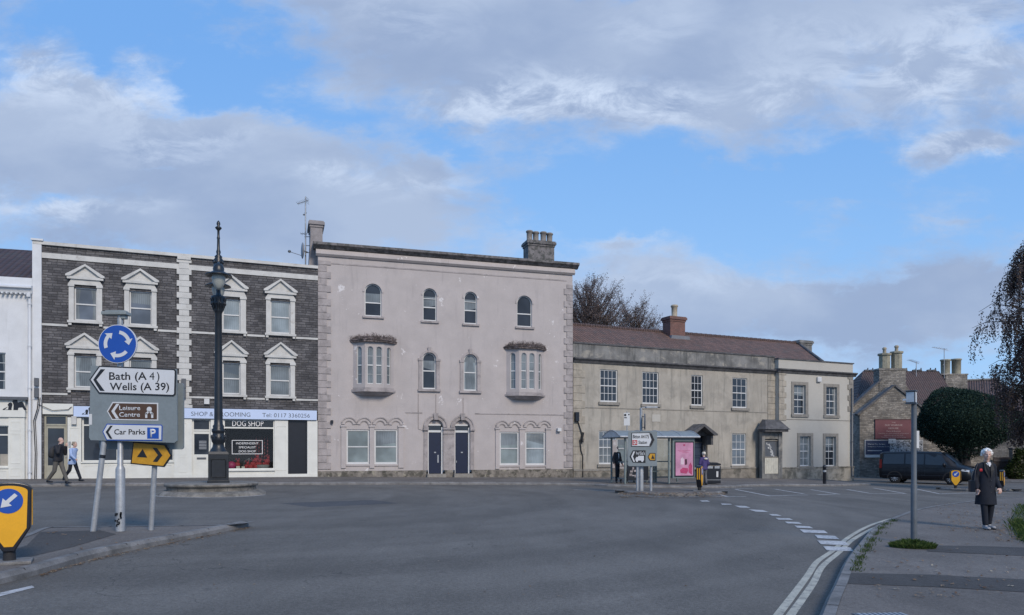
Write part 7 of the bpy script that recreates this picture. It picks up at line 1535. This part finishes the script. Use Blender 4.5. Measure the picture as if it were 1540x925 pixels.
# grass verge, tufts and kerb weeds
GRASS = leafmat('grass blades', (.035, .06, .015), (.07, .11, .03), (.12, .13, .05))
def blades(b, x, y, z, h, rn, w=.006):
    a = rn.uniform(0, 6.28); dx, dy = math.cos(a), math.sin(a); l = rn.uniform(.2, .9)*h; b.add([(x-dy*w, y+dx*w, z), (x+dy*w, y-dx*w, z), (x+dx*l*.4, y+dy*l*.4, z+h*.7), (x+dx*l, y+dy*l, z+h)], [(0, 1, 2), (2, 3, 0)])
rn = random.Random(77)
verge = [G(*q, KH) for q in ((1531, 760), (1524, 777), (1524, 795), (1535, 812), (1560, 822), (1700, 840), (1700, 762), (1560, 757))]
drape('verge_soil', [verge], KH+.01, mat('verge soil', (.04, .05, .022), .9, .3, 5), label='grass verge ground at the right edge')
b = MB(); xs = [q.x for q in verge]; ys = [q.y for q in verge]
def inside(x, y, poly):
    c = False; j = len(poly)-1
    for i in range(len(poly)):
        if (poly[i].y > y) != (poly[j].y > y) and x < (poly[j].x-poly[i].x)*(y-poly[i].y)/(poly[j].y-poly[i].y)+poly[i].x: c = not c
        j = i
    return c
for i in range(42000):
    x, y = rn.uniform(min(xs)-.1, min(xs)+3.0) if i % 3 else rn.uniform(min(xs), max(xs)), rn.uniform(min(ys), max(ys))
    if inside(x+rn.gauss(0, .07), y+rn.gauss(0, .07), verge): blades(b, x, y, gz(x)+KH, rn.uniform(.05, .14), rn)
b.build('grass', GRASS, kind='stuff', label='short green grass of the verge at the right edge')
b = MB(); c = G(1370, 823, KH)
for i in range(2600):
    a, r_ = rn.uniform(0, 6.28), rn.random()**.6; x, y = c.x+math.cos(a)*r_*.36+.03, c.y+math.sin(a)*r_*.22; blades(b, x, y, gz(x)+KH, rn.uniform(.04, .15)*(1.15-r_*.6), rn, .005)
b.build('grass_tuft', GRASS, kind='stuff', label='grass tuft round the foot of the bus stop pole')
b = MB(); kin = offs(krc, .19)
for i in range(1500):
    j = rn.uniform(27, 46); i0 = int(j); q = kin[i0].lerp(kin[i0+1], j-i0)
    if math.sin(j*3.1)+math.sin(j*7.3+1)*.6 < -.3: continue
    x, y = q.x+rn.gauss(0, .045), q.y+rn.gauss(0, .045); blades(b, x, y, gz(x)+KH-.01, rn.uniform(.015, .06), rn, .005)
b.build('kerb_weeds', GRASS, kind='stuff', label='low weeds growing along the back of the near kerb')
# fallen leaves
LV = leafmat('fallen leaves', (.12, .07, .045), (.32, .23, .15), (.50, .43, .32)); b = MB()
def fall(x, y, dz, s):
    a = rn.uniform(0, 6.28); c, s_ = math.cos(a)*s, math.sin(a)*s; z = gz(x)+dz+.006; l = [(c, s_, rn.uniform(0, .5)*s), (.25*c-.5*s_, .25*s_+.5*c, .1*s), (-.3*c-.25*s_, -.3*s_+.25*c, .3*s), (-c, -s_, 0), (-.3*c+.3*s_, -.3*s_-.3*c, .25*s), (.3*c+.5*s_, .3*s_-.5*c, .05*s)]
    b.add([(x+p_[0], y+p_[1], z+p_[2]) for p_ in l], [tuple(range(6))])
def scatter(n, fx, fy, dz, s0, s1, px=True):
    for _ in range(n): q = G(fx(), fy(), dz); fall(q.x, q.y, dz, rn.uniform(s0, s1))
U = rn.uniform
scatter(420, lambda: U(1400, 1560), lambda: U(757, 800), KH, .02, .05); scatter(190, lambda: U(1495, 1545), lambda: U(770, 815), KH, .02, .055); scatter(130, lambda: U(1310, 1540), lambda: U(800, 900), KH, .015, .045)
scatter(26, lambda: U(60, 260), lambda: U(800, 828), KH, .02, .05); scatter(60, lambda: U(300, 1150), lambda: U(760, 900), 0, .012, .03)
for _ in range(330):    # gutter of the near island
    i = U(0, 1); a_, c_ = (G(60, 866), G(374, 795)); q = a_.lerp(c_, i); q += Vector((abs(rn.gauss(0, .06)), -abs(rn.gauss(0, .05))-.02, 0))
    kx = 60+314*i; ky = 863.5-.293*(kx-60) if kx < 140 else (840-.2095*(kx-140) if kx < 281 else 811-.205*(kx-281)); q2 = G(kx, ky+1.2+abs(rn.gauss(0, 1.8))); fall(q2.x, q2.y, 0, U(.012, .035))
scatter(520, lambda: U(930, 1092), lambda: 741.2+abs(rn.gauss(0, 2.2)), KH, .03, .07); scatter(120, lambda: U(930, 1092), lambda: 746.5+abs(rn.gauss(0, 1.5)), 0, .03, .06); scatter(60, lambda: U(0, 1300), lambda: U(730, 738), 0, .03, .06)
b.build('fallen_leaves', LV, kind='stuff', label='scattered brown fallen leaves')
